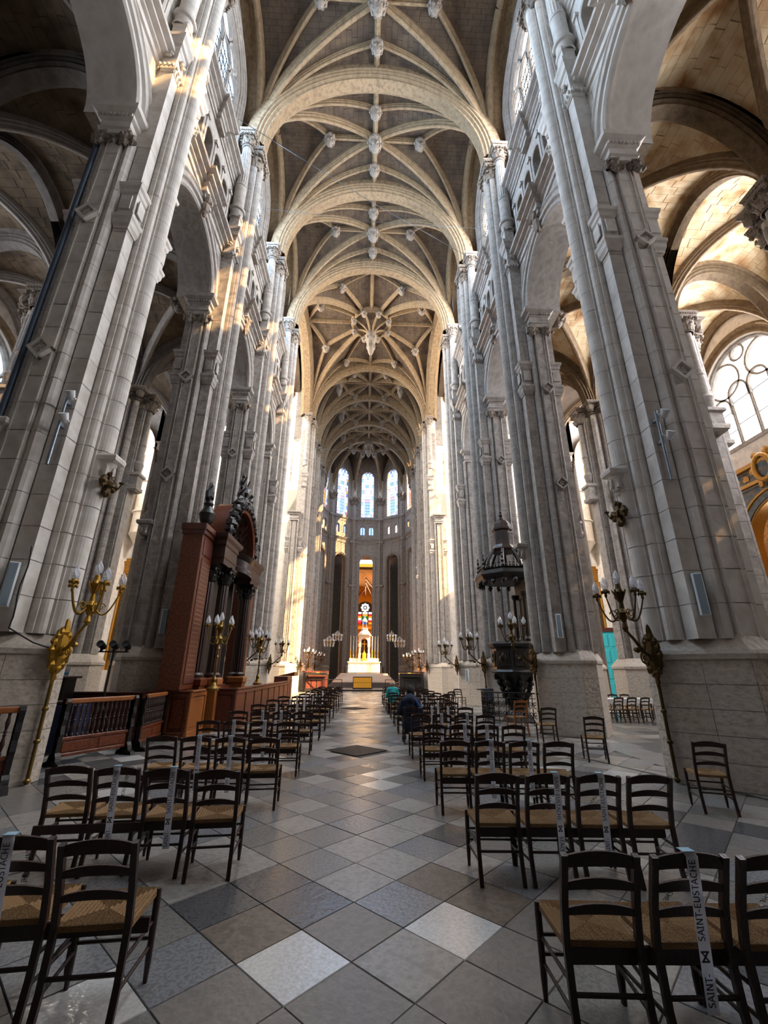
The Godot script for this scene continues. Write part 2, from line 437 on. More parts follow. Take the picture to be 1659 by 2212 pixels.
# a wall piece in local xy (front z = 0) with round-headed openings [cx, width, sill, spring]
func arcade_plate(b: B, x0: float, x1: float, y0: float, y1: float, op: Array, depth: float, zf := 0.0) -> void:
	var xf := Transform3D(Basis.IDENTITY, Vector3(0, 0, zf))
	var x := x0
	for o in op:
		var l: float = o[0] - o[1] / 2; var r: float = o[0] + o[1] / 2
		if l > x + 0.001: b.plate(PackedVector2Array([Vector2(x, y0), Vector2(l, y0), Vector2(l, y1), Vector2(x, y1)]), xf, depth)
		if o[2] > y0 + 0.001: b.plate(PackedVector2Array([Vector2(l, y0), Vector2(r, y0), Vector2(r, o[2]), Vector2(l, o[2])]), xf, depth)
		var poly := PackedVector2Array([Vector2(l, y1), Vector2(l, o[3])])
		for i in range(1, 16): poly.append(Vector2(o[0] - cos(PI * i / 16) * o[1] / 2, o[3] + sin(PI * i / 16) * o[1] / 2))
		poly.append(Vector2(r, o[3])); poly.append(Vector2(r, y1))
		b.plate(poly, xf, depth)
		x = r
	if x1 > x + 0.001: b.plate(PackedVector2Array([Vector2(x, y0), Vector2(x1, y0), Vector2(x1, y1), Vector2(x, y1)]), xf, depth)
func arch_path(cx: float, r: float, foot: float, spring: float, z := 0.0) -> PackedVector3Array:
	var p := PackedVector3Array()
	if foot < spring: p.append(Vector3(cx - r, foot, z))
	for i in 25: p.append(Vector3(cx - cos(PI * i / 24) * r, spring + sin(PI * i / 24) * r, z))
	if foot < spring: p.append(Vector3(cx + r, foot, z))
	return p
# moulding along an arch in the xy plane: profile x = out of the wall (+z), y = outwards from the opening
func arch_moulding(b: B, path: PackedVector3Array, pr: PackedVector2Array) -> void:
	var sides := PackedVector3Array(); var ups := PackedVector3Array()
	for i in path.size():
		var t := (path[mini(i + 1, path.size() - 1)] - path[maxi(i - 1, 0)]).normalized()
		sides.append(Vector3(0, 0, 1)); ups.append(Vector3(-t.y, t.x, 0))
	b.sweep(path, sides, ups, pr)
# straight moulding along local x: profile [out, up]
func run_moulding(b: B, x0: float, x1: float, y: float, z: float, pr: Array, s := 1.0) -> void:
	for i in pr.size() - 1:
		var p: Vector2 = pr[i] * s; var q: Vector2 = pr[i + 1] * s
		b.quad(Vector3(x0, y + p.y, z + p.x), Vector3(x1, y + p.y, z + p.x), Vector3(x1, y + q.y, z + q.x), Vector3(x0, y + q.y, z + q.x))
	for x in [x0, x1]:
		for i in pr.size() - 1:
			b.tri(Vector3(x, y + pr[i].y * s, z), Vector3(x, y + pr[i].y * s, z + pr[i].x * s), Vector3(x, y + pr[i + 1].y * s, z + pr[i + 1].x * s))
			b.tri(Vector3(x, y + pr[i].y * s, z), Vector3(x, y + pr[i + 1].y * s, z + pr[i + 1].x * s), Vector3(x, y + pr[i + 1].y * s, z))
const CORNICE := [Vector2(0.0, 0.0), Vector2(0.1, 0.0), Vector2(0.1, 0.16), Vector2(0.16, 0.2), Vector2(0.12, 0.28), Vector2(0.12, 0.5), Vector2(0.2, 0.56), Vector2(0.2, 0.64), Vector2(0.34, 0.72), Vector2(0.34, 0.82), Vector2(0.48, 0.9), Vector2(0.5, 1.0), Vector2(0.0, 1.06)]
# a rectangular block stepped out by a cornice profile on three sides (plan w x d, back at z = 0)
func cornice_block(b: B, w: float, d: float, y: float, pr: Array, s := 1.0) -> void:
	for i in pr.size() - 1:
		var p: Vector2 = pr[i] * s; var q: Vector2 = pr[i + 1] * s
		var a := [Vector3(-w / 2 - p.x, y + p.y, 0), Vector3(-w / 2 - p.x, y + p.y, d + p.x), Vector3(w / 2 + p.x, y + p.y, d + p.x), Vector3(w / 2 + p.x, y + p.y, 0)]
		var c := [Vector3(-w / 2 - q.x, y + q.y, 0), Vector3(-w / 2 - q.x, y + q.y, d + q.x), Vector3(w / 2 + q.x, y + q.y, d + q.x), Vector3(w / 2 + q.x, y + q.y, 0)]
		for k in 3: b.quad(a[k], a[k + 1], c[k + 1], c[k])
	var e: float = pr[-1].x * s; var f: float = pr[-1].y * s
	b.quad(Vector3(-w / 2 - e, y + f, 0), Vector3(-w / 2 - e, y + f, d + e), Vector3(w / 2 + e, y + f, d + e), Vector3(w / 2 + e, y + f, 0))
	b.quad(Vector3(-w / 2, y, 0), Vector3(-w / 2, y, d), Vector3(w / 2, y, d), Vector3(w / 2, y, 0))
# leafy capital on a round bell: bottom at y = 0, radius r at the neck, height h; square abacus with dentils
func capital_mesh(r: float, h: float, seg := 12) -> Mesh:
	var key := "cap%.3f_%.3f" % [r, h]
	if G.has(key): return G[key]
	var b := B.new()
	b.lathe([Vector2(r * 1.0, 0), Vector2(r * 1.12, h * 0.03), Vector2(r * 1.0, h * 0.07), Vector2(r * 1.0, h * 0.3), Vector2(r * 1.1, h * 0.5), Vector2(r * 1.3, h * 0.68)], seg)
	for row in 2:
		for k in 8:
			var a := TAU * (k + 0.5 * row) / 8
			var d := Vector3(cos(a), 0, sin(a)); var e := Vector3(-d.z, 0, d.x)
			var y0 := h * (0.07 if row == 0 else 0.25); var hh := h * (0.3 if row == 0 else 0.34)
			var pts := []
			for q in [[1.03, 0.0, 0.36], [1.12, 0.5, 0.4], [1.3, 0.9, 0.36], [1.55, 1.0, 0.24], [1.6, 0.82, 0.1]]:
				pts.append([d * r * q[0] + Vector3(0, y0 + hh * q[1], 0), e * r * q[2]])
			for i in 4:
				b.quad(pts[i][0] - pts[i][1], pts[i + 1][0] - pts[i + 1][1], pts[i + 1][0] + d * 0.12 * r, pts[i][0] + d * 0.12 * r)
				b.quad(pts[i][0] + d * 0.12 * r, pts[i + 1][0] + d * 0.12 * r, pts[i + 1][0] + pts[i + 1][1], pts[i][0] + pts[i][1])
	for k in 4:
		var a := TAU * (k + 0.5) / 4
		var d := Vector3(cos(a), 0, sin(a))
		b.ball(d * r * 1.75 + Vector3(0, h * 0.66, 0), Vector3(0.26, 0.3, 0.26) * r * 1.2, 8, 5, 0.18, k)
		b.ball(Vector3(cos(a + PI / 4), 0, sin(a + PI / 4)) * r * 1.5 + Vector3(0, h * 0.62, 0), Vector3(0.25, 0.35, 0.25) * r, 6, 4, 0.35, k + 5)
	var sq := rect(r * 2.9, r * 2.9)
	b.stack(sq, [[h * 0.72, 0.88], [h * 0.76, 0.96], [h * 0.84, 0.96], [h * 0.86, 1.02], [h * 0.95, 1.12], [h, 1.12]])
	for s in 4:
		for i in 7:
			var q := Basis(Vector3.UP, PI / 2 * s)
			b.box(q * Vector3((i - 3) * r * 0.4, h * 0.88, r * 1.52), Vector3(r * 0.2, h * 0.07, r * 0.12), q)
	G[key] = b.mesh()
	return G[key]
func rect_at(x0: float, x1: float, y0: float, y1: float) -> PackedVector2Array:
	return PackedVector2Array([Vector2(x0, y0), Vector2(x1, y0), Vector2(x1, y1), Vector2(x0, y1)])
# courses of separate stones clipped to a wall region (local xy, front at z = zf)
func ashlar(parent: Node3D, region: PackedVector2Array, mats: Array, ch: float, bw: float, zf := 0.0, depth := 0.12, joint := 0.012) -> void:
	var lo := region[0]; var hi := region[0]
	for p in region:
		lo = lo.min(p); hi = hi.max(p)
	var rows := int(ceil((hi.y - lo.y) / ch))
	for j in rows:
		var x := lo.x - bw * (0.5 if j % 2 else 0.0)
		while x < hi.x:
			var w := bw * (0.8 + 0.4 * rng.randf())
			for q in Geometry2D.intersect_polygons(rect_at(x + joint, x + w, lo.y + j * ch + joint, lo.y + (j + 1) * ch), region):
				if Geometry2D.is_polygon_clockwise(q): q.reverse()
				if q.size() >= 3 and Geometry2D.triangulate_polygon(q).size() >= 3:
					var b := B.new()
					b.plate(q, Transform3D(Basis.IDENTITY, Vector3(0, 0, zf + rng.randf() * 0.006)), depth)
					put("stone", b, mats[rng.randi() % mats.size()], parent)
			x += w
# ---------------------------------------------------------------- piers
func pier_quarter() -> Array:
	var q := []
	for i in 6:
		var a := PI * 0.45 * i / 5
		q.append(Vector2(1.06 + 0.19 * cos(a), 0.19 * sin(a)))
	q.append(Vector2(1.07, 0.195)); q.append(Vector2(1.07, 0.215))
	for i in 5:
		var a := -PI * 0.4 + PI * 0.8 * i / 4
		q.append(Vector2(0.97 + 0.085 * cos(a), 0.3 + 0.085 * sin(a)))
	q.append_array([Vector2(0.96, 0.39), Vector2(0.92, 0.39), Vector2(0.92, 0.42), Vector2(0.66, 0.42), Vector2(0.66, 0.45), Vector2(0.8, 0.45), Vector2(0.8, 0.75), Vector2(0.47, 0.75), Vector2(0.47, 0.62), Vector2(0.44, 0.62), Vector2(0.44, 0.76)])
	for i in 5:
		var a := PI * 0.86 * i / 4
		q.append(Vector2(0.335 + 0.1 * cos(a), 0.8 + 0.12 * sin(a)))
	q.append_array([Vector2(0.235, 0.86), Vector2(0.22, 0.86), Vector2(0.22, 0.92), Vector2(0.2, 0.92), Vector2(0.2, 0.96), Vector2(0.17, 0.96), Vector2(0.17, 0.94), Vector2(0.0, 0.94)])
	return q
func mirror_profile(q: Array, whole: bool, back := 1.0) -> PackedVector2Array:
	var half := []                                 # v >= 0 side first, then mirrored in v
	var p := PackedVector2Array()
	if whole:
		half.append_array(q)
		for i in range(q.size() - 2, -1, -1): half.append(Vector2(-q[i].x * back, q[i].y))
	else:
		half.append_array(q)
	for a in half: p.append(a)
	for i in range(half.size() - 1, -1, -1):
		if absf(half[i].y) > 1e-4: p.append(Vector2(half[i].x, -half[i].y))
	return p
func octagon(u: float, v: float, cu: float, cv: float) -> PackedVector2Array:
	return PackedVector2Array([Vector2(u, -cv), Vector2(u, cv), Vector2(cu, v), Vector2(-cu, v), Vector2(-u, cv), Vector2(-u, -cv), Vector2(-cu, -v), Vector2(cu, -v)])
func split_ring(poly: PackedVector2Array, y0: float, y1: float, gap: float) -> Array:
	# one stone for every side of the polygon, with a narrow joint at the corners
	var r := []
	for i in poly.size():
		var a := poly[i]; var b := poly[(i + 1) % poly.size()]
		var n := 2 if a.distance_to(b) > 1.0 else 1
		for k in n:
			var p := a.lerp(b, (k + gap) / n); var q := a.lerp(b, (k + 1 - gap) / n)
			var m := B.new()
			var ins := Vector2(0.93, 0.93)
			m.quad(Vector3(p.x, y0, p.y), Vector3(q.x, y0, q.y), Vector3(q.x, y1, q.y), Vector3(p.x, y1, p.y))
			m.quad(Vector3(p.x, y1, p.y), Vector3(q.x, y1, q.y), Vector3(q.x * ins.x, y1, q.y * ins.y), Vector3(p.x * ins.x, y1, p.y * ins.y))
			m.quad(Vector3(p.x, y0, p.y), Vector3(q.x, y0, q.y), Vector3(q.x * ins.x, y0, q.y * ins.y), Vector3(p.x * ins.x, y0, p.y * ins.y))
			m.quad(Vector3(p.x, y0, p.y), Vector3(p.x, y1, p.y), Vector3(p.x * ins.x, y1, p.y * ins.y), Vector3(p.x * ins.x, y0, p.y * ins.y))
			m.quad(Vector3(q.x, y0, q.y), Vector3(q.x, y1, q.y), Vector3(q.x * ins.x, y1, q.y * ins.y), Vector3(q.x * ins.x, y0, q.y * ins.y))
			r.append(m.mesh())
	return r
func head_mask() -> Mesh:
	if not G.has("mask"):
		var b := B.new()
		b.ball(Vector3(0, 0, 0), Vector3(0.15, 0.2, 0.14), 8, 6)
		b.ball(Vector3(0, 0.14, -0.02), Vector3(0.22, 0.14, 0.14), 8, 5, 0.25, 3)
		for s in [-1, 1]:
			b.ball(Vector3(0.2 * s, -0.02, -0.04), Vector3(0.12, 0.2, 0.1), 6, 5, 0.35, 4 + s)
			b.ball(Vector3(0.06 * s, 0.04, 0.12), Vector3(0.035, 0.025, 0.03), 6, 4)
		b.ball(Vector3(0, -0.02, 0.15), Vector3(0.03, 0.06, 0.05), 6, 4)
		b.ball(Vector3(0, -0.2, 0), Vector3(0.12, 0.14, 0.1), 6, 5, 0.3, 9)
		G.mask = b.mesh()
	return G.mask
func diamond() -> Mesh:
	if not G.has("diamond"):
		var b := B.new()
		var d := Transform3D(Basis(Vector3(0, 0, 1), PI / 4), Vector3.ZERO)
		for s in 4:
			var q := Basis(Vector3(0, 0, 1), PI / 4 + PI / 2 * s)
			b.box(q * Vector3(0, 0.155, 0.03), Vector3(0.37, 0.06, 0.12), q)
		b.box(Vector3(0, 0, -0.02), Vector3(0.28, 0.28, 0.06), d.basis)
		for k in 6: b.ball(Vector3(cos(TAU * k / 6) * 0.06, sin(TAU * k / 6) * 0.06, 0.03), Vector3(0.04, 0.04, 0.03), 6, 4, 0.2, k)
		b.ball(Vector3(0, 0, 0.04), Vector3(0.03, 0.03, 0.03), 6, 4)
		G.diamond = b.mesh()
	return G.diamond
func corbel() -> Mesh:
	if not G.has("corbel"):
		var b := B.new()
		b.stack(rect(0.5, 0.4), [[0.34, 0.7], [0.38, 0.95], [0.46, 1.0], [0.5, 0.9]])
		b.lathe([Vector2(0.0, -0.12), Vector2(0.07, -0.08), Vector2(0.05, -0.02), Vector2(0.12, 0.02), Vector2(0.13, 0.2), Vector2(0.18, 0.34)], 10)
		for k in 6: b.ball(Vector3(cos(TAU * k / 6) * 0.14, 0.16, sin(TAU * k / 6) * 0.14), Vector3(0.05, 0.12, 0.05), 6, 4, 0.3, k)
		G.corbel = b.mesh()
	return G.corbel
# lower pier to y = 15.25; 'clean' gives the restored stone; nave group goes on to the vault when 'tall'
func nave_pier(label: String, pos: Vector3, turn: float, clean: bool, tall := true, detail := 2, grp := "piers along the nave") -> Node3D:
	var t := thing("stone_pier", label, "pier", pos, turn, grp)
	var sm := "stone" if clean else "stone_old"
	var mm := "mortar_clean" if clean else "mortar"
	if not G.has("pier_full"):
		var q := pier_quarter()
		var full := mirror_profile(q, true, 0.68)
		var b := B.new(); b.ring(full, 0.0, 0.588)
		G.pier_full = b.mesh()
		b = B.new(); b.ring(full, 0.0, 12.2, 0.986, 0.986)
		G.pier_core = b.mesh()
		# nave half group that runs on above the arcade
		var up := []
		for a in q:
			if a.y < 0.425: up.append(a)
		up.append(Vector2(0.0, 0.42))
		var half := mirror_profile(up, false)
		b = B.new(); b.ring(half, 0.0, 0.588); G.pier_half = b.mesh()
		b = B.new(); b.ring(half, 0.0, 10.3, 0.986, 0.986); G.half_core = b.mesh()
		b = B.new(); b.prism(PackedVector2Array([Vector2(0.66, 0.45), Vector2(0.8, 0.45), Vector2(0.8, 0.75), Vector2(0.47, 0.75), Vector2(0.1, 0.75), Vector2(0.1, 0.45)]), 0.0, 3.4); G.diag_pil = b.mesh()
		var oc := octagon(1.26, 1.1, 0.27, 0.16)
		for i in oc.size():
			if oc[i].x < 0: oc[i].x *= 0.68
		G.plinth = split_ring(oc, 0.006, 0.386, 0.006)
		b = B.new(); b.ring(oc, 0.0, 1.95, 0.985, 0.985); G.plinth_core = b.mesh()
		b = B.new()
		b.stack(oc, [[0.0, 1.0], [0.02, 1.035], [0.1, 1.045], [0.16, 1.02], [0.2, 0.99], [0.42, 0.83]])
		G.plinth_top = b.mesh()
		# pedestal break on the diagonal pilasters and its little cornices
		b = B.new()
		var sq := rect(0.42, 0.42)
		b.stack(sq, [[-0.06, 0.8], [0.0, 0.84], [0.08, 1.0], [0.2, 1.06], [0.26, 1.2], [0.34, 1.24], [0.4, 0.9], [1.05, 0.9], [1.1, 1.04], [1.2, 1.1], [1.26, 1.28], [1.36, 1.34], [1.4, 0.95]])
		for s in 4:
			var rq := Basis(Vector3.UP, PI / 2 * s)
			b.box(rq * Vector3(0, 0.72, 0.235), Vector3(0.24, 0.42, 0.03), rq)
		G.pil_ledge = b.mesh()
		# entablature over the diagonal pilasters at the foot of the fluted columns
		b = B.new()
		b.stack(sq, [[0.0, 0.86], [0.08, 1.0], [0.2, 1.0], [0.24, 1.08], [0.34, 1.0], [0.95, 1.0], [1.0, 1.1], [1.1, 1.14], [1.16, 1.4], [1.34, 1.5], [1.44, 1.72], [1.56, 1.76], [1.62, 0.95], [2.25, 0.95], [2.3, 1.1], [2.42, 1.12]])
		for s in 4:
			var rq2 := Basis(Vector3.UP, PI / 2 * s)
			for k in 5: b.ball(rq2 * Vector3(cos(TAU * k / 5) * 0.07, 0.65 + sin(TAU * k / 5) * 0.07, 0.27), Vector3(0.06, 0.06, 0.04), 6, 4, 0.2, k)
			for k in 4: b.ball(rq2 * Vector3(-0.18 + 0.12 * k, 0.14, 0.27), Vector3(0.05, 0.08, 0.04), 6, 4)
		G.entab = b.mesh()
		b = B.new()
		b.lathe([Vector2(0.36, -0.5), Vector2(0.38, -0.42), Vector2(0.3, -0.36), Vector2(0.34, -0.1), Vector2(0.42, -0.06), Vector2(0.43, 0.04), Vector2(0.34, 0.1), Vector2(0.31, 0.16), Vector2(0.31, 1.2), Vector2(0.34, 1.22), Vector2(0.34, 1.32), Vector2(0.31, 1.34)], 16)
		b.lathe([Vector2(0.31, 1.34), Vector2(0.27, 3.5)], 32, Transform3D.IDENTITY, 0.09)
		b.lathe([Vector2(0.29, 3.42), Vector2(0.32, 3.46), Vector2(0.29, 3.5)], 16)
		G.fluted = b.mesh()
		# entablature capital under the arcade arch, with garland swags
		b = B.new()
		cornice_block(b, 0.62, 0.36, 0.0, [Vector2(0, 0), Vector2(0.05, 0.02), Vector2(0.05, 0.16), Vector2(0.1, 0.2), Vector2(0.06, 0.28), Vector2(0.06, 0.46), Vector2(0.13, 0.52), Vector2(0.13, 0.62), Vector2(0.26, 0.72), Vector2(0.28, 0.84), Vector2(0.22, 0.88)])
		for k in 9: b.box(Vector3(-0.4 + 0.1 * k, 0.57, 0.51), Vector3(0.05, 0.08, 0.05))
		G.arc_cap = b.mesh()
	for j in 5:
		for m in G.plinth: put("plinth_stone", m, "stone_plinth", t, at(Vector3(0, j * 0.39, 0)))
	put("plinth_core", G.plinth_core, "mortar_dark", t)
	put("plinth_moulding", G.plinth_top, "stone_plinth", t, at(Vector3(0, 1.95, 0)))
	for j in 20: put("shaft_course", G.pier_full, sm, t, at(Vector3(0, 2.3 + j * 0.604, 0)))
	put("shaft_core", G.pier_core, mm, t, at(Vector3(0, 2.3, 0)))
	var sides := [[0.0, 1.0], [PI, -1.0]]
	for s in sides:
		var k := put("arcade_capital", G.arc_cap, sm, t, at(Vector3(0, 14.36, 0.64 * s[1]), s[0]))
		if detail > 0:
			for e in [-0.3, 0.3]: put("head_mask", head_mask(), "carved", k, at(Vector3(e, -0.08, 0.36), 0, Vector3.ONE * 0.85))
		for e in [[0.66, 0.61], [-0.44, 0.61]]:
			put("pilaster_ledge", G.pil_ledge, sm, t, at(Vector3(e[0], 11.5, e[1] * s[1]), 0))
		if detail > 1:
			for y in [7.75, 11.6]: put("diamond_boss", diamond(), sm, t, at(Vector3(0, y, 0.97 * s[1]), s[0]))
	if detail > 1:
		put("corbel", corbel(), sm, t, at(Vector3(1.22, 5.35, 0)))
		put("corbel", corbel(), sm, t, at(Vector3(-0.4, 5.65, 0.84)))
	if tall:
		for j in 16: put("upper_course", G.pier_half, sm, t, at(Vector3(0, 14.38 + 0.604 * j, 0)))
		put("upper_core", G.half_core, mm, t, at(Vector3(0, 14.38, 0)))
		put("vault_capital", capital_mesh(0.3, 1.1), "carved", t, at(Vector3(0.86, 23.9, 0), 0, Vector3(1, 1, 1.3)))
		for v in [-1.0, 1.0]:
			put("upper_pilaster", G.diag_pil, sm, t, at(Vector3(0, 14.38, 0), 0, Vector3(1, 1, v)))
			put("entablature", G.entab, sm, t, at(Vector3(0.64, 17.65, 0.6 * v)))
			put("fluted_column", G.fluted, sm, t, at(Vector3(0.6, 20.55, 0.6 * v), 0, Vector3(0.8, 1.2, 0.8)))
			put("column_capital", capital_mesh(0.24, 0.95), "carved", t, at(Vector3(0.6, 24.75, 0.6 * v)))
	return t
# ---------------------------------------------------------------- walls, windows, vaults
# round-headed traceried window as a structure: local xy, front z = 0 facing the church
func window_unit(nm_n: int, pos: Vector3, turn: float, w: float, sill: float, spring: float, lights: int, glass: String, style := 0, label := "") -> Node3D:
	var t := structure("window_%d" % nm_n, pos, turn, label)
	var r := w / 2
	var b := B.new()
	arch_moulding(b, arch_path(0, r, sill, spring), PackedVector2Array([Vector2(0.0, 0.02), Vector2(0.0, -0.1), Vector2(-0.12, -0.16), Vector2(-0.3, -0.16), Vector2(-0.42, -0.06), Vector2(-0.42, 0.02)]))
	put("window_frame", b, "stone_old", t)
	b = B.new(); b.box(Vector3(0, sill - 0.1, -0.1), Vector3(w + 0.3, 0.2, 0.6)); put("window_sill", b, "stone_old", t)
	var lw := w / lights
	var head := spring + (0.15 if style == 0 else -0.1)
	var mul := B.new(); mul.plate(PackedVector2Array([Vector2(-0.05, 0), Vector2(0.05, 0), Vector2(0.05, head - sill), Vector2(-0.05, head - sill)]), Transform3D(Basis.IDENTITY, Vector3(0, sill, -0.12)), 0.22)
	for sgn in [-1.0, 1.0]: mul.plate(PackedVector2Array([Vector2(-0.03, 0), Vector2(0.03, 0), Vector2(0.03, head - sill), Vector2(-0.03, head - sill)]), Transform3D(Basis.IDENTITY, Vector3(0.05 * sgn, sill, -0.17)), 0.12)
	var mm := mul.mesh()
	for i in range(1, lights): put("mullion", mm, "stone_old", t, at(Vector3(-r + lw * i, 0, 0)))
	for i in lights:
		var cx := -r + lw * (i + 0.5)
		var hy := head
		if i == 0 or i == lights - 1: hy = head - 0.45 if lights > 2 else head
		var hb := B.new()
		arch_moulding(hb, arch_path(cx, lw / 2 - 0.03, hy - 0.5, hy), PackedVector2Array([Vector2(-0.1, 0.06), Vector2(-0.1, -0.05), Vector2(-0.3, -0.05), Vector2(-0.3, 0.06)]))
		put("light_head", hb, "stone_old", t)
		var gp := PackedVector2Array([Vector2(cx - lw / 2, sill), Vector2(cx + lw / 2, sill), Vector2(cx + lw / 2, hy)])
		for k in range(1, 9): gp.append(Vector2(cx + cos(PI * k / 8) * lw / 2, hy + sin(PI * k / 8) * lw / 2))
		var pane: MeshInstance3D
		var rows := 6 if style == 0 else 3
		for k in rows:
			var y0 := sill + (hy + lw / 2 - sill) * k / rows; var y1 := sill + (hy + lw / 2 - sill) * (k + 1) / rows
			for q in Geometry2D.intersect_polygons(gp, rect_at(cx - lw, cx + lw, y0 + 0.01, y1 - 0.01)):
				var g := B.new(); g.plate(q, Transform3D(Basis.IDENTITY, Vector3(0, 0, -0.24)), 0.02)
				pane = put("pane", g, glass + ("_dense" if style == 0 and rng.randf() < 0.55 else ""), t)
		var bars := B.new()
		var nb := int((hy - sill) / (0.55 if style == 0 else 0.95))
		for k in range(1, nb + 1): bars.box(Vector3(cx, sill + (hy - sill) * k / (nb + 0.3), -0.22), Vector3(lw - 0.08, 0.03, 0.03))
		if style == 0:
			for k in [-0.25, 0.0, 0.25]: bars.box(Vector3(cx + k * lw, (sill + hy) / 2, -0.225), Vector3(0.02, hy - sill, 0.02))
			for k in nb * 2: bars.bar(Vector3(cx - lw * 0.4, sill + 0.27 * k, -0.225), Vector3(cx + lw * 0.4, sill + 0.27 * k + 0.35, -0.225), 0.014, 0.014)
		put("glazing_bars", bars, "lead", pane)
	# tracery above the lights: glass then stone rings
	var top := spring + r
	var gl := B.new()
	var poly := PackedVector2Array()
	for k in 17: poly.append(Vector2(cos(PI * k / 16) * r, maxf(head + 0.02 if absf(cos(PI * k / 16)) < 0.85 else head - 0.3, spring + sin(PI * k / 16) * r)))
	poly.append(Vector2(-r, head - 0.35)); poly.append(Vector2(r, head - 0.35))
	gl.plate(poly, Transform3D(Basis.IDENTITY, Vector3(0, 0, -0.27)), 0.02)
	put("tracery_pane", gl, glass, t)
	var rr := r * 0.36
	var rings := [[0.0, top - r * 0.42, r * 0.34], [-r * 0.5, spring + r * 0.34 + 0.1, r * 0.27], [r * 0.5, spring + r * 0.34 + 0.1, r * 0.27]] if style == 0 else [[-r * 0.5, spring + r * 0.36, r * 0.4], [r * 0.5, spring + r * 0.36, r * 0.4], [0.0, top - r * 0.2, r * 0.17]]
	for q in rings:
		var tb := B.new()
		var path := PackedVector3Array()
		for k in 25: path.append(Vector3(q[0] - cos(TAU * k / 24) * q[2], q[1] + sin(TAU * k / 24) * q[2], 0))
		arch_moulding(tb, path, PackedVector2Array([Vector2(-0.1, 0.06), Vector2(-0.1, -0.05), Vector2(-0.3, -0.05), Vector2(-0.3, 0.06)]))
		put("tracery_ring", tb, "stone_old", t)
	return t
func win_light(pos: Vector3, turn: float, w: float, h: float, e: float, c: Color, tilt := 0.0) -> void:
	var l := AreaLight3D.new()
	l.name = numbered("window_daylight")
	l.area_size = Vector2(w, h); l.area_normalize_energy = false
	l.light_energy = e; l.light_color = c
	l.shadow_enabled = true; l.area_range = 90.0; l.area_attenuation = 2.0
	add_child(l)
	# area lights shine along their -z
	l.transform = Transform3D(Basis(Vector3.UP, turn + PI) * Basis(Vector3.RIGHT, -tilt), pos)
func arch_region(hw: float, y0: float, y1: float, r: float, spring: float) -> PackedVector2Array:
	var p := PackedVector2Array([Vector2(-hw, y0), Vector2(-r, y0), Vector2(-r, spring)])
	for i in range(1, 16): p.append(Vector2(-cos(PI * i / 16) * r, spring + sin(PI * i / 16) * r))
	p.append_array([Vector2(r, spring), Vector2(r, y0), Vector2(hw, y0), Vector2(hw, y1), Vector2(-hw, y1)])
	return p
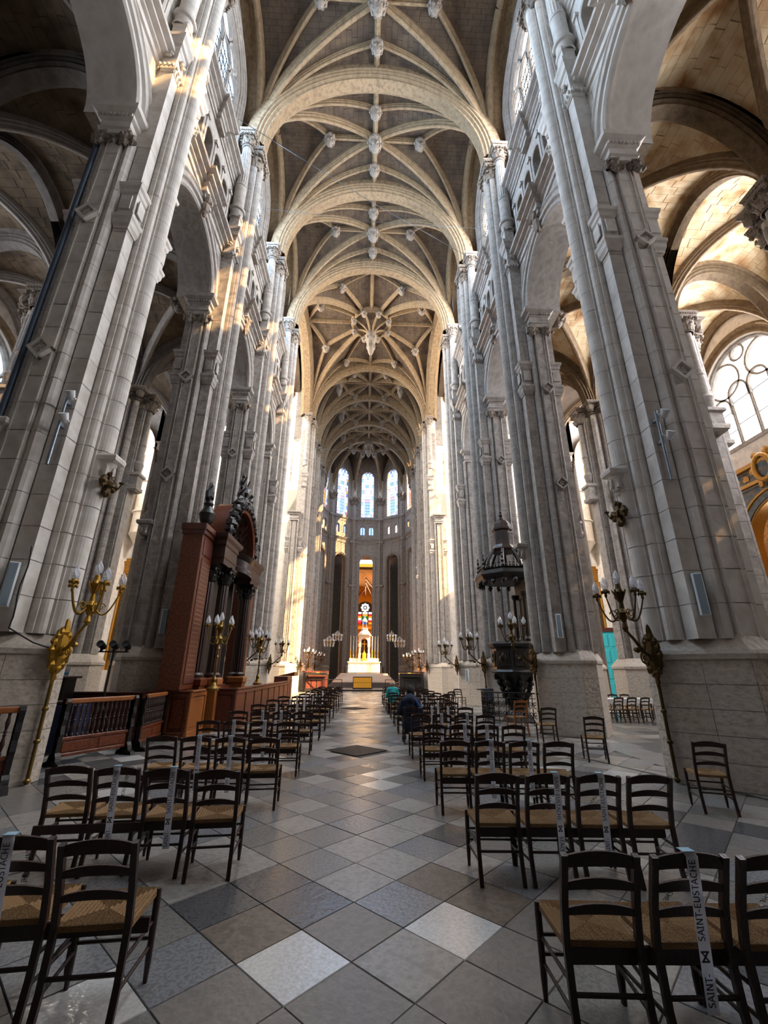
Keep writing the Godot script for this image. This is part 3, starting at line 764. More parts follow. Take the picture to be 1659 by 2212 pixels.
# one bay of the nave wall: arcade arch, cornices, gallery, clerestory
func nave_bay(side: float, zc: float, hz: float, label: String, clean: bool, n: int, glass: String, stones := true) -> void:
	var t := structure("wall_left" if side < 0 else "wall_right", Vector3(side * 6.23, 0, zc), -side * PI / 2, label)
	var hw := hz
	var sm := "stone" if clean else "stone_old"
	var region := arch_region(hw, 15.24, 17.75, 1.98, 15.26)
	var b := B.new()
	b.plate(region, Transform3D(Basis.IDENTITY, Vector3(0, 0, -0.1)), 1.2)
	put("wall_core", b, "mortar" if not clean else "mortar_dark", t)
	if stones: ashlar(t, region, [sm], 0.46, 0.85, 0.0, 0.11)
	else:
		b = B.new(); b.plate(region, Transform3D.IDENTITY, 0.11); put("wall_face", b, sm, t)
	b = B.new()
	arch_moulding(b, arch_path(0, 1.98, 15.24, 15.26), PackedVector2Array([Vector2(-1.32, -0.02), Vector2(-0.12, -0.02), Vector2(-0.1, -0.1), Vector2(0.0, -0.1), Vector2(0.05, -0.04), Vector2(0.05, 0.05), Vector2(0.0, 0.09), Vector2(0.03, 0.12), Vector2(0.1, 0.16), Vector2(0.12, 0.26), Vector2(0.06, 0.3), Vector2(0.06, 0.36), Vector2(0.12, 0.42), Vector2(0.1, 0.5), Vector2(0.0, 0.54)]))
	put("archivolt", b, sm, t)
	b = B.new(); b.ball(Vector3(0, 17.45, 0.12), Vector3(0.18, 0.42, 0.16), 8, 6, 0.25, n); b.ball(Vector3(0, 17.75, 0.16), Vector3(0.26, 0.2, 0.2), 8, 5, 0.3, n + 1)
	put("keystone_carving", b, "carved", t)
	b = B.new(); run_moulding(b, -hw, hw, 17.6, -0.1, CORNICE, 1.0); put("lower_cornice", b, sm, t)
	b = B.new()
	cornice_block(b, 0.42, 0.1, 17.62, CORNICE, 1.0)
	put("cornice_break", b, sm, t)
	# gallery
	b = B.new()
	var ops := []
	for i in 4: ops.append([-1.38 + 0.92 * i, 0.6, 19.1, 20.6])
	arcade_plate(b, -hw, hw, 18.6, 22.0, ops, 0.35, -0.05)
	put("gallery_arcade", b, sm, t)
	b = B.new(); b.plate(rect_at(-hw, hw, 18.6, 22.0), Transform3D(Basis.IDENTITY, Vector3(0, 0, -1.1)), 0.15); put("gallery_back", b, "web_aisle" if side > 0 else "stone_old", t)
	for i in 4:
		b = B.new(); arch_moulding(b, arch_path(ops[i][0], 0.3, 19.1, 20.6), PackedVector2Array([Vector2(-0.06, 0.0), Vector2(0.0, 0.0), Vector2(0.03, 0.05), Vector2(0.03, 0.1), Vector2(-0.06, 0.12)])); put("gallery_arch", b, sm, t)
	for i in 5:
		b = B.new()
		b.box(Vector3(-1.84 + 0.92 * i, 19.9, 0.0), Vector3(0.13, 2.2, 0.12)); b.box(Vector3(-1.84 + 0.92 * i, 21.0, 0.02), Vector3(0.2, 0.16, 0.18)); b.box(Vector3(-1.84 + 0.92 * i, 18.9, 0.02), Vector3(0.2, 0.2, 0.18))
		put("gallery_pilaster", b, sm, t)
	b = B.new(); run_moulding(b, -hw, hw, 21.9, -0.1, CORNICE, 0.95); cornice_block(b, 0.42, 0.06, 21.92, CORNICE, 0.95); put("upper_cornice", b, sm, t)
	# clerestory wall with the window opening
	b = B.new(); arcade_plate(b, -hw, hw, 22.85, 33.2, [[0.0, 4.4, 23.2, 28.4]], 0.7, -0.5); put("clerestory_wall", b, sm, t)
	b = B.new(); arch_moulding(b, arch_path(0, 2.2, 23.2, 28.4), PackedVector2Array([Vector2(-0.5, 0.02), Vector2(-0.46, 0.08), Vector2(-0.4, 0.1), Vector2(-0.38, 0.18), Vector2(-0.32, 0.2), Vector2(-0.3, 0.3), Vector2(-0.5, 0.4)])); put("window_moulding", b, sm, t)
	window_unit(n, Vector3(side * 6.78, 0, zc), -side * PI / 2, 4.4, 23.2, 28.4, 4, glass, 0, label.replace("bay", "clerestory window of the bay"))
# moulded strip closing the vault against the clerestory wall
func lunette_band(V: Dictionary, t: Node3D) -> void:
	for s in [-1.0, 1.0]:
		var b := B.new()
		for i in 32:
			var a0 := PI * i / 32; var a1 := PI * (i + 1) / 32
			var p := []
			for a in [a0, a1]: p.append(Vector3(0, V.y0 + V.rise * sin(a), -cos(a) * V.hz))
			var o := [Vector2(5.9, -0.05), Vector2(6.1, -0.22), Vector2(6.2, -0.22), Vector2(6.3, -0.1), Vector2(6.75, -0.1)]
			for k in 4:
				b.quad(Vector3(o[k].x * s, p[0].y + o[k].y, p[0].z), Vector3(o[k].x * s, p[1].y + o[k].y, p[1].z), Vector3(o[k + 1].x * s, p[1].y + o[k + 1].y, p[1].z), Vector3(o[k + 1].x * s, p[0].y + o[k + 1].y, p[0].z))
		put("lunette_moulding", b, "rib", t)
func vault_nave(zc: float, hz: float, label: String) -> void:
	var t := structure("ceiling", Vector3(0, 0, zc), 0, label)
	var V := {"hx": 6.05, "hz": hz, "y0": 25.7, "rise": 6.7}
	web(V, t, "web")
	var c := Vector2(5.85, hz - 0.2)
	var big := rib_profile(0.2, 0.42); var small := rib_profile(0.15, 0.34)
	for sx in [-1.0, 1.0]:
		for sz in [-1.0, 1.0]:
			var k := Vector2(c.x * sx, c.y * sz)
			rib(k, Vector2(0, 0), V, big, t)
			rib(k, Vector2(0, hz * 0.52 * sz), V, small, t)
			rib(k, Vector2(2.75 * sx, 0), V, small, t)
			rib(k, Vector2(6.0 * sx, hz * 0.02 * sz), V, rib_profile(0.22, 0.3), t, "rib", "wall_rib")
		rib(Vector2(0, 0), Vector2(2.75 * sx, 0), V, small, t)
		put("boss", carved_boss(0.34, 0.75), "carved", t, at(Vector3(2.75 * sx, vault_y(2.75, 0, V) - 0.2, 0)))
	lunette_band(V, t)
	var rp := PackedVector3Array([Vector3(0, 32.4, -hz), Vector3(0, 32.4, 0), Vector3(0, 32.4, hz)])
	var fr := rib_frames(rp, Vector3(0, 0, 1))
	var m := B.new(); m.sweep(rp, fr[0], fr[1], small); put("ridge_rib", m, "rib", t)
	put("boss", carved_boss(0.44, 1.0), "carved", t, at(Vector3(0, 32.1, 0)))
	for sz in [-1.0, 1.0]: put("boss", carved_boss(0.34, 0.8), "carved", t, at(Vector3(0, 32.1, hz * 0.52 * sz)))
# groin vault of an aisle bay
func vault_aisle(pos: Vector3, hx: float, hz: float, y0: float, rise: float, label: String, mat: String, stones := true) -> void:
	var t := structure("ceiling", pos, 0, label)
	var V := {"hx": hx, "hz": hz, "y0": y0, "rise": rise}
	web(V, t, mat, stones, 0.34, 0.7)
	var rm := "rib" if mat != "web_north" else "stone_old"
	for sx in [-1.0, 1.0]:
		for sz in [-1.0, 1.0]:
			rib(Vector2((hx - 0.1) * sx, (hz - 0.1) * sz), Vector2.ZERO, V, rib_profile(0.17, 0.36), t, rm)
	put("boss", carved_boss(0.42, 0.7), "carved", t, at(Vector3(0, y0 + rise - 0.25, 0)))
	for s in [-1.0, 1.0]:
		put("cross_arch", transverse(hx - 0.15, y0, rise - 0.1, 0.42, 0.4), rm, t, at(Vector3(0, 0, hz * s)))
		put("side_arch", transverse(hz - 0.15, y0, rise - 0.1, 0.3, 0.3), rm, t, at(Vector3(hx * s, 0, 0), PI / 2))
# slim pier between the aisles
func aisle_pier(label: String, pos: Vector3, clean := false) -> Node3D:
	var t := thing("aisle_pier", label, "pier", pos, 0.0, "piers between the aisles")
	if not G.has("aisle_shaft"):
		var q := [Vector2(0.95, 0.0), Vector2(0.95, 0.28), Vector2(0.88, 0.28), Vector2(0.88, 0.34), Vector2(0.6, 0.34), Vector2(0.6, 0.5)]
		for i in 6:
			var a := -0.25 * PI + PI * i / 5
			q.append(Vector2(0.56 + 0.15 * cos(a + 0.0), 0.56 + 0.15 * sin(a)))
		q.append_array([Vector2(0.5, 0.6), Vector2(0.34, 0.6), Vector2(0.34, 0.88), Vector2(0.28, 0.88), Vector2(0.28, 0.95), Vector2(0, 0.95)])
		var full := mirror_profile(q, true)
		var b := B.new(); b.ring(full, 0, 0.588); G.aisle_shaft = b.mesh()
		b = B.new(); b.ring(full, 0, 12.3, 0.98, 0.98); G.aisle_core = b.mesh()
		var oc := octagon(1.15, 1.15, 0.5, 0.5)
		b = B.new(); b.stack(oc, [[0, 1.02], [1.85, 1.0], [1.87, 1.05], [1.97, 1.05], [2.05, 1.0], [2.3, 0.8]]); G.aisle_plinth = b.mesh()
		b = B.new()
		b.lathe([Vector2(0.12, -0.55), Vector2(0.2, -0.4), Vector2(0.26, -0.1), Vector2(0.2, 0.0), Vector2(0.17, 0.05), Vector2(0.17, 0.9), Vector2(0.19, 0.92), Vector2(0.19, 1.0), Vector2(0.16, 1.02), Vector2(0.14, 2.9)], 12)
		b.stack(rect(0.56, 0.56), [[-0.6, 0.9], [-0.66, 1.2], [-0.78, 1.22], [-0.84, 0.9], [-1.3, 0.88], [-1.35, 1.1], [-1.5, 1.12], [-1.6, 0.75]])
		G.aisle_col = b.mesh()
	put("plinth", G.aisle_plinth, "stone_plinth", t)
	for j in 20: put("shaft_course", G.aisle_shaft, "stone" if clean else "stone_old", t, at(Vector3(0, 2.3 + 0.604 * j, 0)))
	put("shaft_core", G.aisle_core, "mortar", t, at(Vector3(0, 2.3, 0)))
	for k in 4:
		var d := Vector3(cos(PI / 2 * k), 0, -sin(PI / 2 * k))
		put("engaged_column", G.aisle_col, "stone" if clean else "stone_old", t, at(d * 1.02 + Vector3(0, 11.4, 0), PI / 2 * k))
		put("capital", capital_mesh(0.25, 0.9), "carved", t, at(d * 0.98 + Vector3(0, 14.3, 0), PI / 2 * k))
	put("impost", capital_mesh(0.62, 1.0), "carved", t, at(Vector3(0, 14.3, 0)))
	return t
# outer aisle wall bay with chapel arch and upper window
func outer_bay(side: float, zc: float, hz: float, label: String, n: int, glass: String) -> void:
	var t := structure("wall_left" if side < 0 else "wall_right", Vector3(side * WX, 0, zc), -side * PI / 2, label)
	var b := B.new()
	arcade_plate(b, -hz, hz, 0, 12.0, [[0, 4.0, 0.0, 7.2]], 0.6); put("chapel_wall", b, "stone", t)
	b = B.new(); arcade_plate(b, -hz, hz, 12.0, 20.5, [[0, 4.6, 12.3, 15.2]], 0.6); put("upper_wall", b, "stone", t)
	b = B.new(); arch_moulding(b, arch_path(0, 2.3, 12.3, 15.2), PackedVector2Array([Vector2(-0.5, 0.0), Vector2(0.0, 0.06), Vector2(0.05, 0.1), Vector2(0.0, 0.2), Vector2(0.1, 0.28), Vector2(0.16, 0.4), Vector2(0.1, 0.5), Vector2(0.0, 0.55)])); put("wall_arch", b, "rib", t)
	window_unit(n, Vector3(side * (WX + 0.15), 0, zc), -side * PI / 2, 4.6, 12.3, 15.2, 4, glass, 1, label.replace("bay", "aisle window of the bay"))
	# chapel arch dressing: gilt archivolt, painted spandrels, frieze with a medallion
	b = B.new(); arch_moulding(b, arch_path(0, 2.0, 0.0, 7.2), PackedVector2Array([Vector2(-0.6, -0.02), Vector2(0.02, -0.02), Vector2(0.07, 0.04), Vector2(0.02, 0.1)])); put("arch_edge", b, "gold_paint", t)
	b = B.new(); arch_moulding(b, arch_path(0, 2.12, 5.5, 7.2), PackedVector2Array([Vector2(0.0, 0.0), Vector2(0.04, 0.02), Vector2(0.04, 0.28), Vector2(0.0, 0.3)])); put("arch_band", b, "painting", t)
	b = B.new(); arch_moulding(b, arch_path(0, 2.44, 5.5, 7.2), PackedVector2Array([Vector2(0.0, 0.0), Vector2(0.09, 0.02), Vector2(0.1, 0.1), Vector2(0.0, 0.14)])); put("outer_arch_edge", b, "gold_paint", t)
	for sg in [-1.0, 1.0]:
		b = B.new()
		var p := PackedVector2Array([Vector2(2.75 * sg, 7.3), Vector2(2.75 * sg, 10.0), Vector2(0.3 * sg, 10.0)])
		for i in 7: p.append(Vector2(sin(0.12 + i * 0.21) * 2.6 * sg, 7.2 + cos(0.12 + i * 0.21) * 2.6))
		b.plate(p, Transform3D(Basis.IDENTITY, Vector3(0, 0, 0.02)), 0.03); put("painted_spandrel", b, "painting", t)
	for q in [[10.05, 0.16, 0.22, "gold_paint", "frieze_moulding"], [10.25, 0.55, 0.06, "painting", "frieze"], [10.85, 0.2, 0.3, "gold_paint", "frieze_cornice"]]:
		b = B.new(); b.box(Vector3(0, q[0] + q[1] / 2, q[2] / 2), Vector3(hz * 2, q[1], q[2])); put(q[4], b, q[3], t)
	for k in 9:
		b = B.new(); b.ball(Vector3(-2.4 + 0.6 * k, 10.52, 0.07), Vector3(0.22, 0.16, 0.04), 8, 5, 0.3, k); put("frieze_scroll", b, "gold_paint", t)
	b = B.new()
	var mp := PackedVector3Array()
	for k in 21: mp.append(Vector3(cos(TAU * k / 20) * 0.42, 10.6 + sin(TAU * k / 20) * 0.6, 0.3))
	b.tube(mp, 0.12, -1, 6)
	for k in 6: b.ball(Vector3(cos(TAU * k / 6) * 0.6, 10.6 + sin(TAU * k / 6) * 0.8, 0.24), Vector3(0.18, 0.2, 0.1), 6, 4, 0.25, k)
	put("medallion_frame", b, "gold_paint", t)
	b = B.new(); b.ball(Vector3(0, 10.6, 0.24), Vector3(0.38, 0.54, 0.08), 12, 6); put("medallion", b, "painting", t)
	# chapel behind the arch
	b = B.new()
	b.box(Vector3(0, 4.6, -4.6), Vector3(hz * 2, 9.6, 0.3))
	for sg in [-1.0, 1.0]: b.box(Vector3((hz - 0.1) * sg, 4.6, -2.6), Vector3(0.2, 9.6, 4.0))
	b.box(Vector3(0, 9.5, -2.6), Vector3(hz * 2, 0.3, 4.0))
	put("chapel_walls", b, "fresco", t)
	if side > 0:  # glowing pane and light added out of view to brighten the chapel
		b = B.new(); b.plate(rect_at(-1.1, 1.1, 4.0, 8.6), Transform3D(Basis(Vector3.UP, PI / 2), Vector3(-hz + 0.06, 0, -2.6)), 0.04); put("added_chapel_pane", b, "glass_frost", t)
		win_light(t.transform * Vector3(-hz + 0.2, 6.3, -2.6), -side * PI / 2 + PI / 2, 2.0, 4.4, 3.0, Color(1.0, 0.95, 0.85))
	b = B.new(); b.box(Vector3(0, 5.2, -4.4), Vector3(3.2, 5.4, 0.1)); put("chapel_painting", b, "painting", t)
	b = B.new()
	for sg in [-1.0, 1.0]: b.box(Vector3(1.7 * sg, 5.2, -4.35), Vector3(0.28, 5.8, 0.2)); b.box(Vector3(0, 5.2 + 2.8 * sg, -4.35), Vector3(3.68, 0.28, 0.2))
	put("chapel_painting_frame", b, "gold_paint", t)
# ---------------------------------------------------------------- crossing, choir, apse, transepts
func vault_crossing(zc: float, hz: float) -> void:
	var t := structure("ceiling", Vector3(0, 0, zc), 0, "star vault over the crossing with a ring of ribs and a hanging keystone")
	var V := {"hx": 6.1, "hz": hz, "y0": 25.7, "rise": 6.7}
	web(V, t, "web")
	var big := rib_profile(0.2, 0.42); var small := rib_profile(0.15, 0.34)
	for sx in [-1.0, 1.0]:
		for sz in [-1.0, 1.0]:
			var k := Vector2(6.0 * sx, (hz - 0.2) * sz)
			rib(k, Vector2(1.2 * sx, 1.25 * sz), V, big, t)
			for q in [[Vector2(2.5, 4.6), Vector2(0.05, hz - 0.6)], [Vector2(4.4, 2.6), Vector2(5.9, 0.05)]]:
				var p := Vector2(q[0].x * sx, q[0].y * sz); var e := Vector2(q[1].x * sx, q[1].y * sz)
				rib(k, p, V, small, t); rib(e, p, V, small, t)
				rib(p, p.normalized() * 1.7, V, small, t)
				put("boss", carved_boss(0.34, 0.7), "carved", t, at(Vector3(p.x, vault_y(p.x, p.y, V) - 0.25, p.y)))
	for d in [Vector2(1, 0), Vector2(-1, 0), Vector2(0, 1), Vector2(0, -1)]:
		rib(d * (6.1 if d.x != 0 else hz - 0.3), d * 1.7, V, small, t)
	var ring := PackedVector3Array(); var sides := PackedVector3Array(); var ups := PackedVector3Array()
	for i in 41:
		var a := TAU * i / 40
		ring.append(Vector3(cos(a) * 1.7, 32.35, sin(a) * 1.7)); sides.append(Vector3(cos(a), 0, sin(a))); ups.append(Vector3(0, -1, 0))
	var m := B.new(); m.sweep(ring, sides, ups, rib_profile(0.2, 0.5)); put("ring_rib", m, "rib", t)
	for i in 8:
		var a := TAU * (i + 0.5) / 8
		put("boss", carved_boss(0.26, 0.6), "carved", t, at(Vector3(cos(a) * 1.7, 31.9, sin(a) * 1.7)))
		m = B.new()
		var p := PackedVector3Array()
		for k in 9:
			var f := k / 8.0
			p.append(Vector3(cos(a) * lerpf(1.7, 0.12, sin(f * PI / 2)), 31.9 - 1.5 * (1 - cos(f * PI / 2)), sin(a) * lerpf(1.7, 0.12, sin(f * PI / 2))))
		m.tube(p, 0.1, 0.12); put("pendant_strut", m, "rib", t)
	put("hanging_keystone", carved_boss(0.5, 2.2), "carved", t, at(Vector3(0, 30.7, 0)))
func vault_choir(zc: float, hz: float, label: String) -> void:
	var t := structure("ceiling", Vector3(0, 0, zc), 0, label)
	var V := {"hx": 6.05, "hz": hz, "y0": 25.5, "rise": 6.8}
	web(V, t, "web")
	var small := rib_profile(0.16, 0.38)
	for sx in [-1.0, 1.0]:
		for sz in [-1.0, 1.0]:
			var k := Vector2(6.0 * sx, (hz - 0.15) * sz)
			rib(k, Vector2.ZERO, V, small, t)
			rib(k, Vector2(3.4 * sx, 0), V, small, t)
			rib(k, Vector2(1.7 * sx, hz * 0.75 * sz), V, small, t)
			rib(Vector2(3.4 * sx, 0), Vector2(1.7 * sx, hz * 0.75 * sz), V, small, t)
			rib(Vector2(1.7 * sx, hz * 0.75 * sz), Vector2(0, 0), V, small, t)
			put("boss", carved_boss(0.3, 0.7), "carved", t, at(Vector3(1.7 * sx, vault_y(1.7, hz * 0.75, V) - 0.2, hz * 0.75 * sz)))
		rib(Vector2(5.9 * sx, 0), Vector2(0, 0), V, small, t)
		put("pendant", carved_boss(0.42, 1.9), "carved", t, at(Vector3(3.4 * sx, vault_y(3.4, 0, V) - 0.2, 0)))
	lunette_band(V, t)
	var rp := PackedVector3Array([Vector3(0, 32.3, -hz), Vector3(0, 32.3, 0), Vector3(0, 32.3, hz)])
	var fr := rib_frames(rp, Vector3(0, 0, 1))
	var m := B.new(); m.sweep(rp, fr[0], fr[1], small); put("ridge_rib", m, "rib", t)
# leaded figure window: many small coloured panes in a round-headed light
func stained_window(n: int, pos: Vector3, turn: float, w: float, sill: float, spring: float, label: String, coat: String, lamp := true) -> void:
	var t := structure("window_%d" % n, pos, turn, label)
	var r := w / 2
	var region := PackedVector2Array([Vector2(-r, sill), Vector2(r, sill), Vector2(r, spring)])
	for k in range(1, 12): region.append(Vector2(cos(PI * k / 12) * r, spring + sin(PI * k / 12) * r * 1.35))
	region.append(Vector2(-r, spring))
	var nx := 7; var ny := 16
	var top := spring + r * 1.35
	var pw := w / nx; var ph := (top - sill) / ny
	for i in nx:
		for j in ny:
			var g := "glass_pale"
			var u := absf(i - 3); var f := float(j) / ny
			if (i == 0 or i == nx - 1): g = ["glass_blue", "glass_pale", "glass_pale", "glass_gold"][(j * 3 + i) % 4]
			if f < 0.42 and u <= 1: g = coat if u == 0 or f < 0.28 else "glass_gold"
			if f >= 0.28 and f < 0.34 and u <= 1: g = "glass_red"
			if f >= 0.36 and f < 0.43 and u == 0: g = "glass_gold"
			if f < 0.06: g = ["glass_red", "glass_pale", "glass_green"][i % 3]
			if f > 0.46 and f < 0.52 and u == 2: g = "glass_red"
			if f > 0.8 and u <= 1 : g = ["glass_blue", "glass_pale"][(i + j) % 2]
			if f > 0.6 and f < 0.66 and u <= 1: g = ["glass_blue", "glass_gold", "glass_green"][i % 3]
			for q in Geometry2D.intersect_polygons(rect_at(-r + pw * i + 0.015, -r + pw * (i + 1) - 0.015, sill + ph * j + 0.015, sill + ph * (j + 1) - 0.015), region):
				var b := B.new(); b.plate(q, Transform3D(Basis.IDENTITY, Vector3(0, 0, -0.1)), 0.02)
				put("pane", b, g, t)
	var b := B.new()
	for i in range(1, nx): b.box(Vector3(-r + pw * i, (sill + spring) / 2, -0.1), Vector3(0.03, spring - sill, 0.04))
	for j in range(1, ny): b.box(Vector3(0, sill + ph * j, -0.1), Vector3(w * (1.0 if sill + ph * j < spring else sqrt(maxf(0.02, 1.0 - pow((sill + ph * j - spring) / (r * 1.35), 2)))), 0.03, 0.04))
	put("lead_lines", b, "lead", t)
func apse() -> void:
	var R := 6.1
	var hw := R * tan(PI / 10)
	var c := Vector3(APSE.x, 0, APSE.y)
	for f in 5:
		var a := (f - 2) * PI / 5                     # 0 is due east (-z)
		var pos := c + Vector3(sin(a) * R, 0, -cos(a) * R)
		var t := structure("wall_apse", pos, -a, ["far left", "left", "central", "right", "far right"][f] + " bay of the apse")
		var b := B.new()
		arcade_plate(b, -hw, hw, 0.0, 18.6, [[0.0, 1.9, 0.0, 15.9]], 0.7); put("arcade_wall", b, "stone_old", t)
		b = B.new(); arch_moulding(b, arch_path(0, 0.95, 0.0, 15.9), PackedVector2Array([Vector2(-0.7, -0.02), Vector2(0.0, -0.04), Vector2(0.08, 0.05), Vector2(0.02, 0.1), Vector2(0.12, 0.2), Vector2(0.1, 0.32), Vector2(0.0, 0.36)])); put("archivolt", b, "stone_old", t)
		b = B.new(); run_moulding(b, -hw, hw, 18.5, 0.0, CORNICE, 0.7); put("lower_cornice", b, "stone_old", t)
		b = B.new(); arcade_plate(b, -hw, hw, 18.6, 22.2, [[-0.62, 0.62, 19.9, 20.9], [0.62, 0.62, 19.9, 20.9]], 0.5); put("gallery_arcade", b, "stone_old", t)
		for s in [-0.62, 0.62]:
			b = B.new(); b.plate(rect_at(s - 0.31, s + 0.31, 19.9, 21.22), Transform3D(Basis.IDENTITY, Vector3(0, 0, -0.6)), 0.02); put("gallery_pane", b, "glass_blue" if f != 3 else "glass_pale", t)
			b = B.new(); b.box(Vector3(s, 20.5, -0.4), Vector3(0.1, 1.4, 0.12)); put("gallery_mullion", b, "stone_old", t)
		b = B.new(); run_moulding(b, -hw, hw, 21.7, 0.0, CORNICE, 0.5); put("upper_cornice", b, "stone_old", t)
		b = B.new(); arcade_plate(b, -hw, hw, 22.2, 34.5, [[0.0, 1.8, 22.6, 28.9]], 0.6); put("clerestory_wall", b, "stone_old", t)
		b = B.new(); arch_moulding(b, arch_path(0, 0.9, 22.6, 28.9), PackedVector2Array([Vector2(-0.3, 0.0), Vector2(0.0, 0.02), Vector2(0.06, 0.12), Vector2(0.0, 0.22)])); put("window_moulding", b, "stone_old", t)
		stained_window(60 + f, pos, -a, 1.8, 22.6, 28.9, ["far left", "left", "middle", "right", "far right"][f] + " stained glass window of the apse", ["glass_gold", "glass_blue", "glass_blue", "glass_green", "glass_red"][f])
		win_light(pos + Vector3(-sin(a), 0, cos(a)) * 0.4 + Vector3(0, 26.5, 0), -a, 1.7, 7.0, 1.2, Color(0.8, 0.88, 1.0), 0.4)
	for k in 6:
		var a := (k - 2.5) * PI / 5
		var rr := R / cos(PI / 10)
		var t := thing("apse_pier", "slender shafted pier %s of the apse" % ["at the far left", "left of the left window", "between the left and middle windows", "between the middle and right windows", "right of the right window", "at the far right"][k], "pier", c + Vector3(sin(a) * rr, 0, -cos(a) * rr), -a, "piers of the apse")
		if not G.has("apse_shaft"):
			var pr := PackedVector2Array()
			for e in [[-0.42, -0.3], [-0.42, 0.12], [-0.32, 0.16]]: pr.append(Vector2(e[0], e[1]))
			for i in 5: pr.append(Vector2(-0.2 + 0.12 * cos(PI - PI * i / 4), 0.2 + 0.14 * sin(PI * i / 4)))
			for i in 7: pr.append(Vector2(0.2 * cos(PI - PI * i / 6) * 0.8, 0.34 + 0.22 * sin(PI * i / 6)))
			for i in 5: pr.append(Vector2(0.2 + 0.12 * cos(PI - PI * i / 4), 0.2 + 0.14 * sin(PI * i / 4)))
			for e in [[0.32, 0.16], [0.42, 0.12], [0.42, -0.3]]: pr.append(Vector2(e[0], e[1]))
			var b := B.new(); b.ring(pr, 0, 1.19); G.apse_shaft = b.mesh()
			b = B.new(); b.ring(pr, 0, 26, 0.97, 0.97); G.apse_core = b.mesh()
			b = B.new(); b.stack(rect(1.1, 1.3), [[0, 1.0], [1.9, 1.0], [2.0, 1.06], [2.1, 1.06], [2.3, 0.85]]); G.apse_plinth = b.mesh()
		put("plinth", G.apse_plinth, "stone_plinth", t)
		for j in 19: put("shaft_course", G.apse_shaft, "stone_old", t, at(Vector3(0, 2.3 + 1.205 * j, 0)))
		put("shaft_core", G.apse_core, "mortar", t, at(Vector3(0, 2.3, 0)))
		put("capital", capital_mesh(0.4, 1.0), "carved", t, at(Vector3(0, 24.4, 0.2)))
		for y in [12.4, 18.6, 22.0]:
			var b2 := B.new(); b2.stack(rect(1.0, 1.0), [[0, 0.95], [0.1, 1.1], [0.25, 1.12], [0.3, 1.0]]); put("shaft_ring", b2, "stone_old", t, at(Vector3(0, y, 0)))
	var v := structure("ceiling", c, 0, "ribbed half dome of the apse with a ring of bosses and a hanging keystone")
	var dome := func(th: float, rho: float) -> Vector3:
		var d := fposmod(th + PI / 10, PI / 5) - PI / 10
		var k := minf(rho, absf(d) / (PI / 10))
		var reach := R / cos(d) * rho
		return Vector3(sin(th) * reach, 25.4 + 6.9 * sqrt(maxf(0, 1 - k * k)), -cos(th) * reach)
	var m := B.new()
	for i in 60:
		for j in 16:
			var a0 := -PI / 2 + PI * i / 60.0; var a1 := -PI / 2 + PI * (i + 1) / 60.0
			var r0 := sin(PI / 2 * j / 16); var r1 := sin(PI / 2 * (j + 1) / 16)
			m.quad(dome.call(a0, r0), dome.call(a1, r0), dome.call(a1, r1), dome.call(a0, r1))
	put("web_shell", m, "web", v)
	for k in 6:
		var a := (k - 2.5) * PI / 5
		var path := PackedVector3Array()
		for i in 17:
			var q: Vector3 = dome.call(a - 0.0001, sin(PI / 2 * (1 - i / 16.0)))
			path.append(Vector3(q.x, q.y - 0.02, q.z))
		path[0] = Vector3(sin(a) * 6.2, 25.3, -cos(a) * 6.2)
		var fr := rib_frames(path, Vector3(-sin(a), 0, cos(a)))
		m = B.new(); m.sweep(path, fr[0], fr[1], rib_profile(0.2, 0.45)); put("rib", m, "rib", v)
		put("boss", carved_boss(0.36, 0.9), "carved", v, at(Vector3(sin(a) * 2.6, 31.3, -cos(a) * 2.6)))
	var ring := PackedVector3Array(); var sides := PackedVector3Array(); var ups := PackedVector3Array()
	for i in 25:
		var a := -PI / 2 + PI * i / 24.0
		ring.append(Vector3(sin(a) * 2.6, 31.6, -cos(a) * 2.6)); sides.append(Vector3(sin(a), 0, -cos(a))); ups.append(Vector3(0, -1, 0))
	m = B.new(); m.sweep(ring, sides, ups, rib_profile(0.18, 0.4)); put("ring_rib", m, "rib", v)
	put("hanging_keystone", carved_boss(0.55, 2.4), "carved", v, at(Vector3(0, 31.6, 0)))
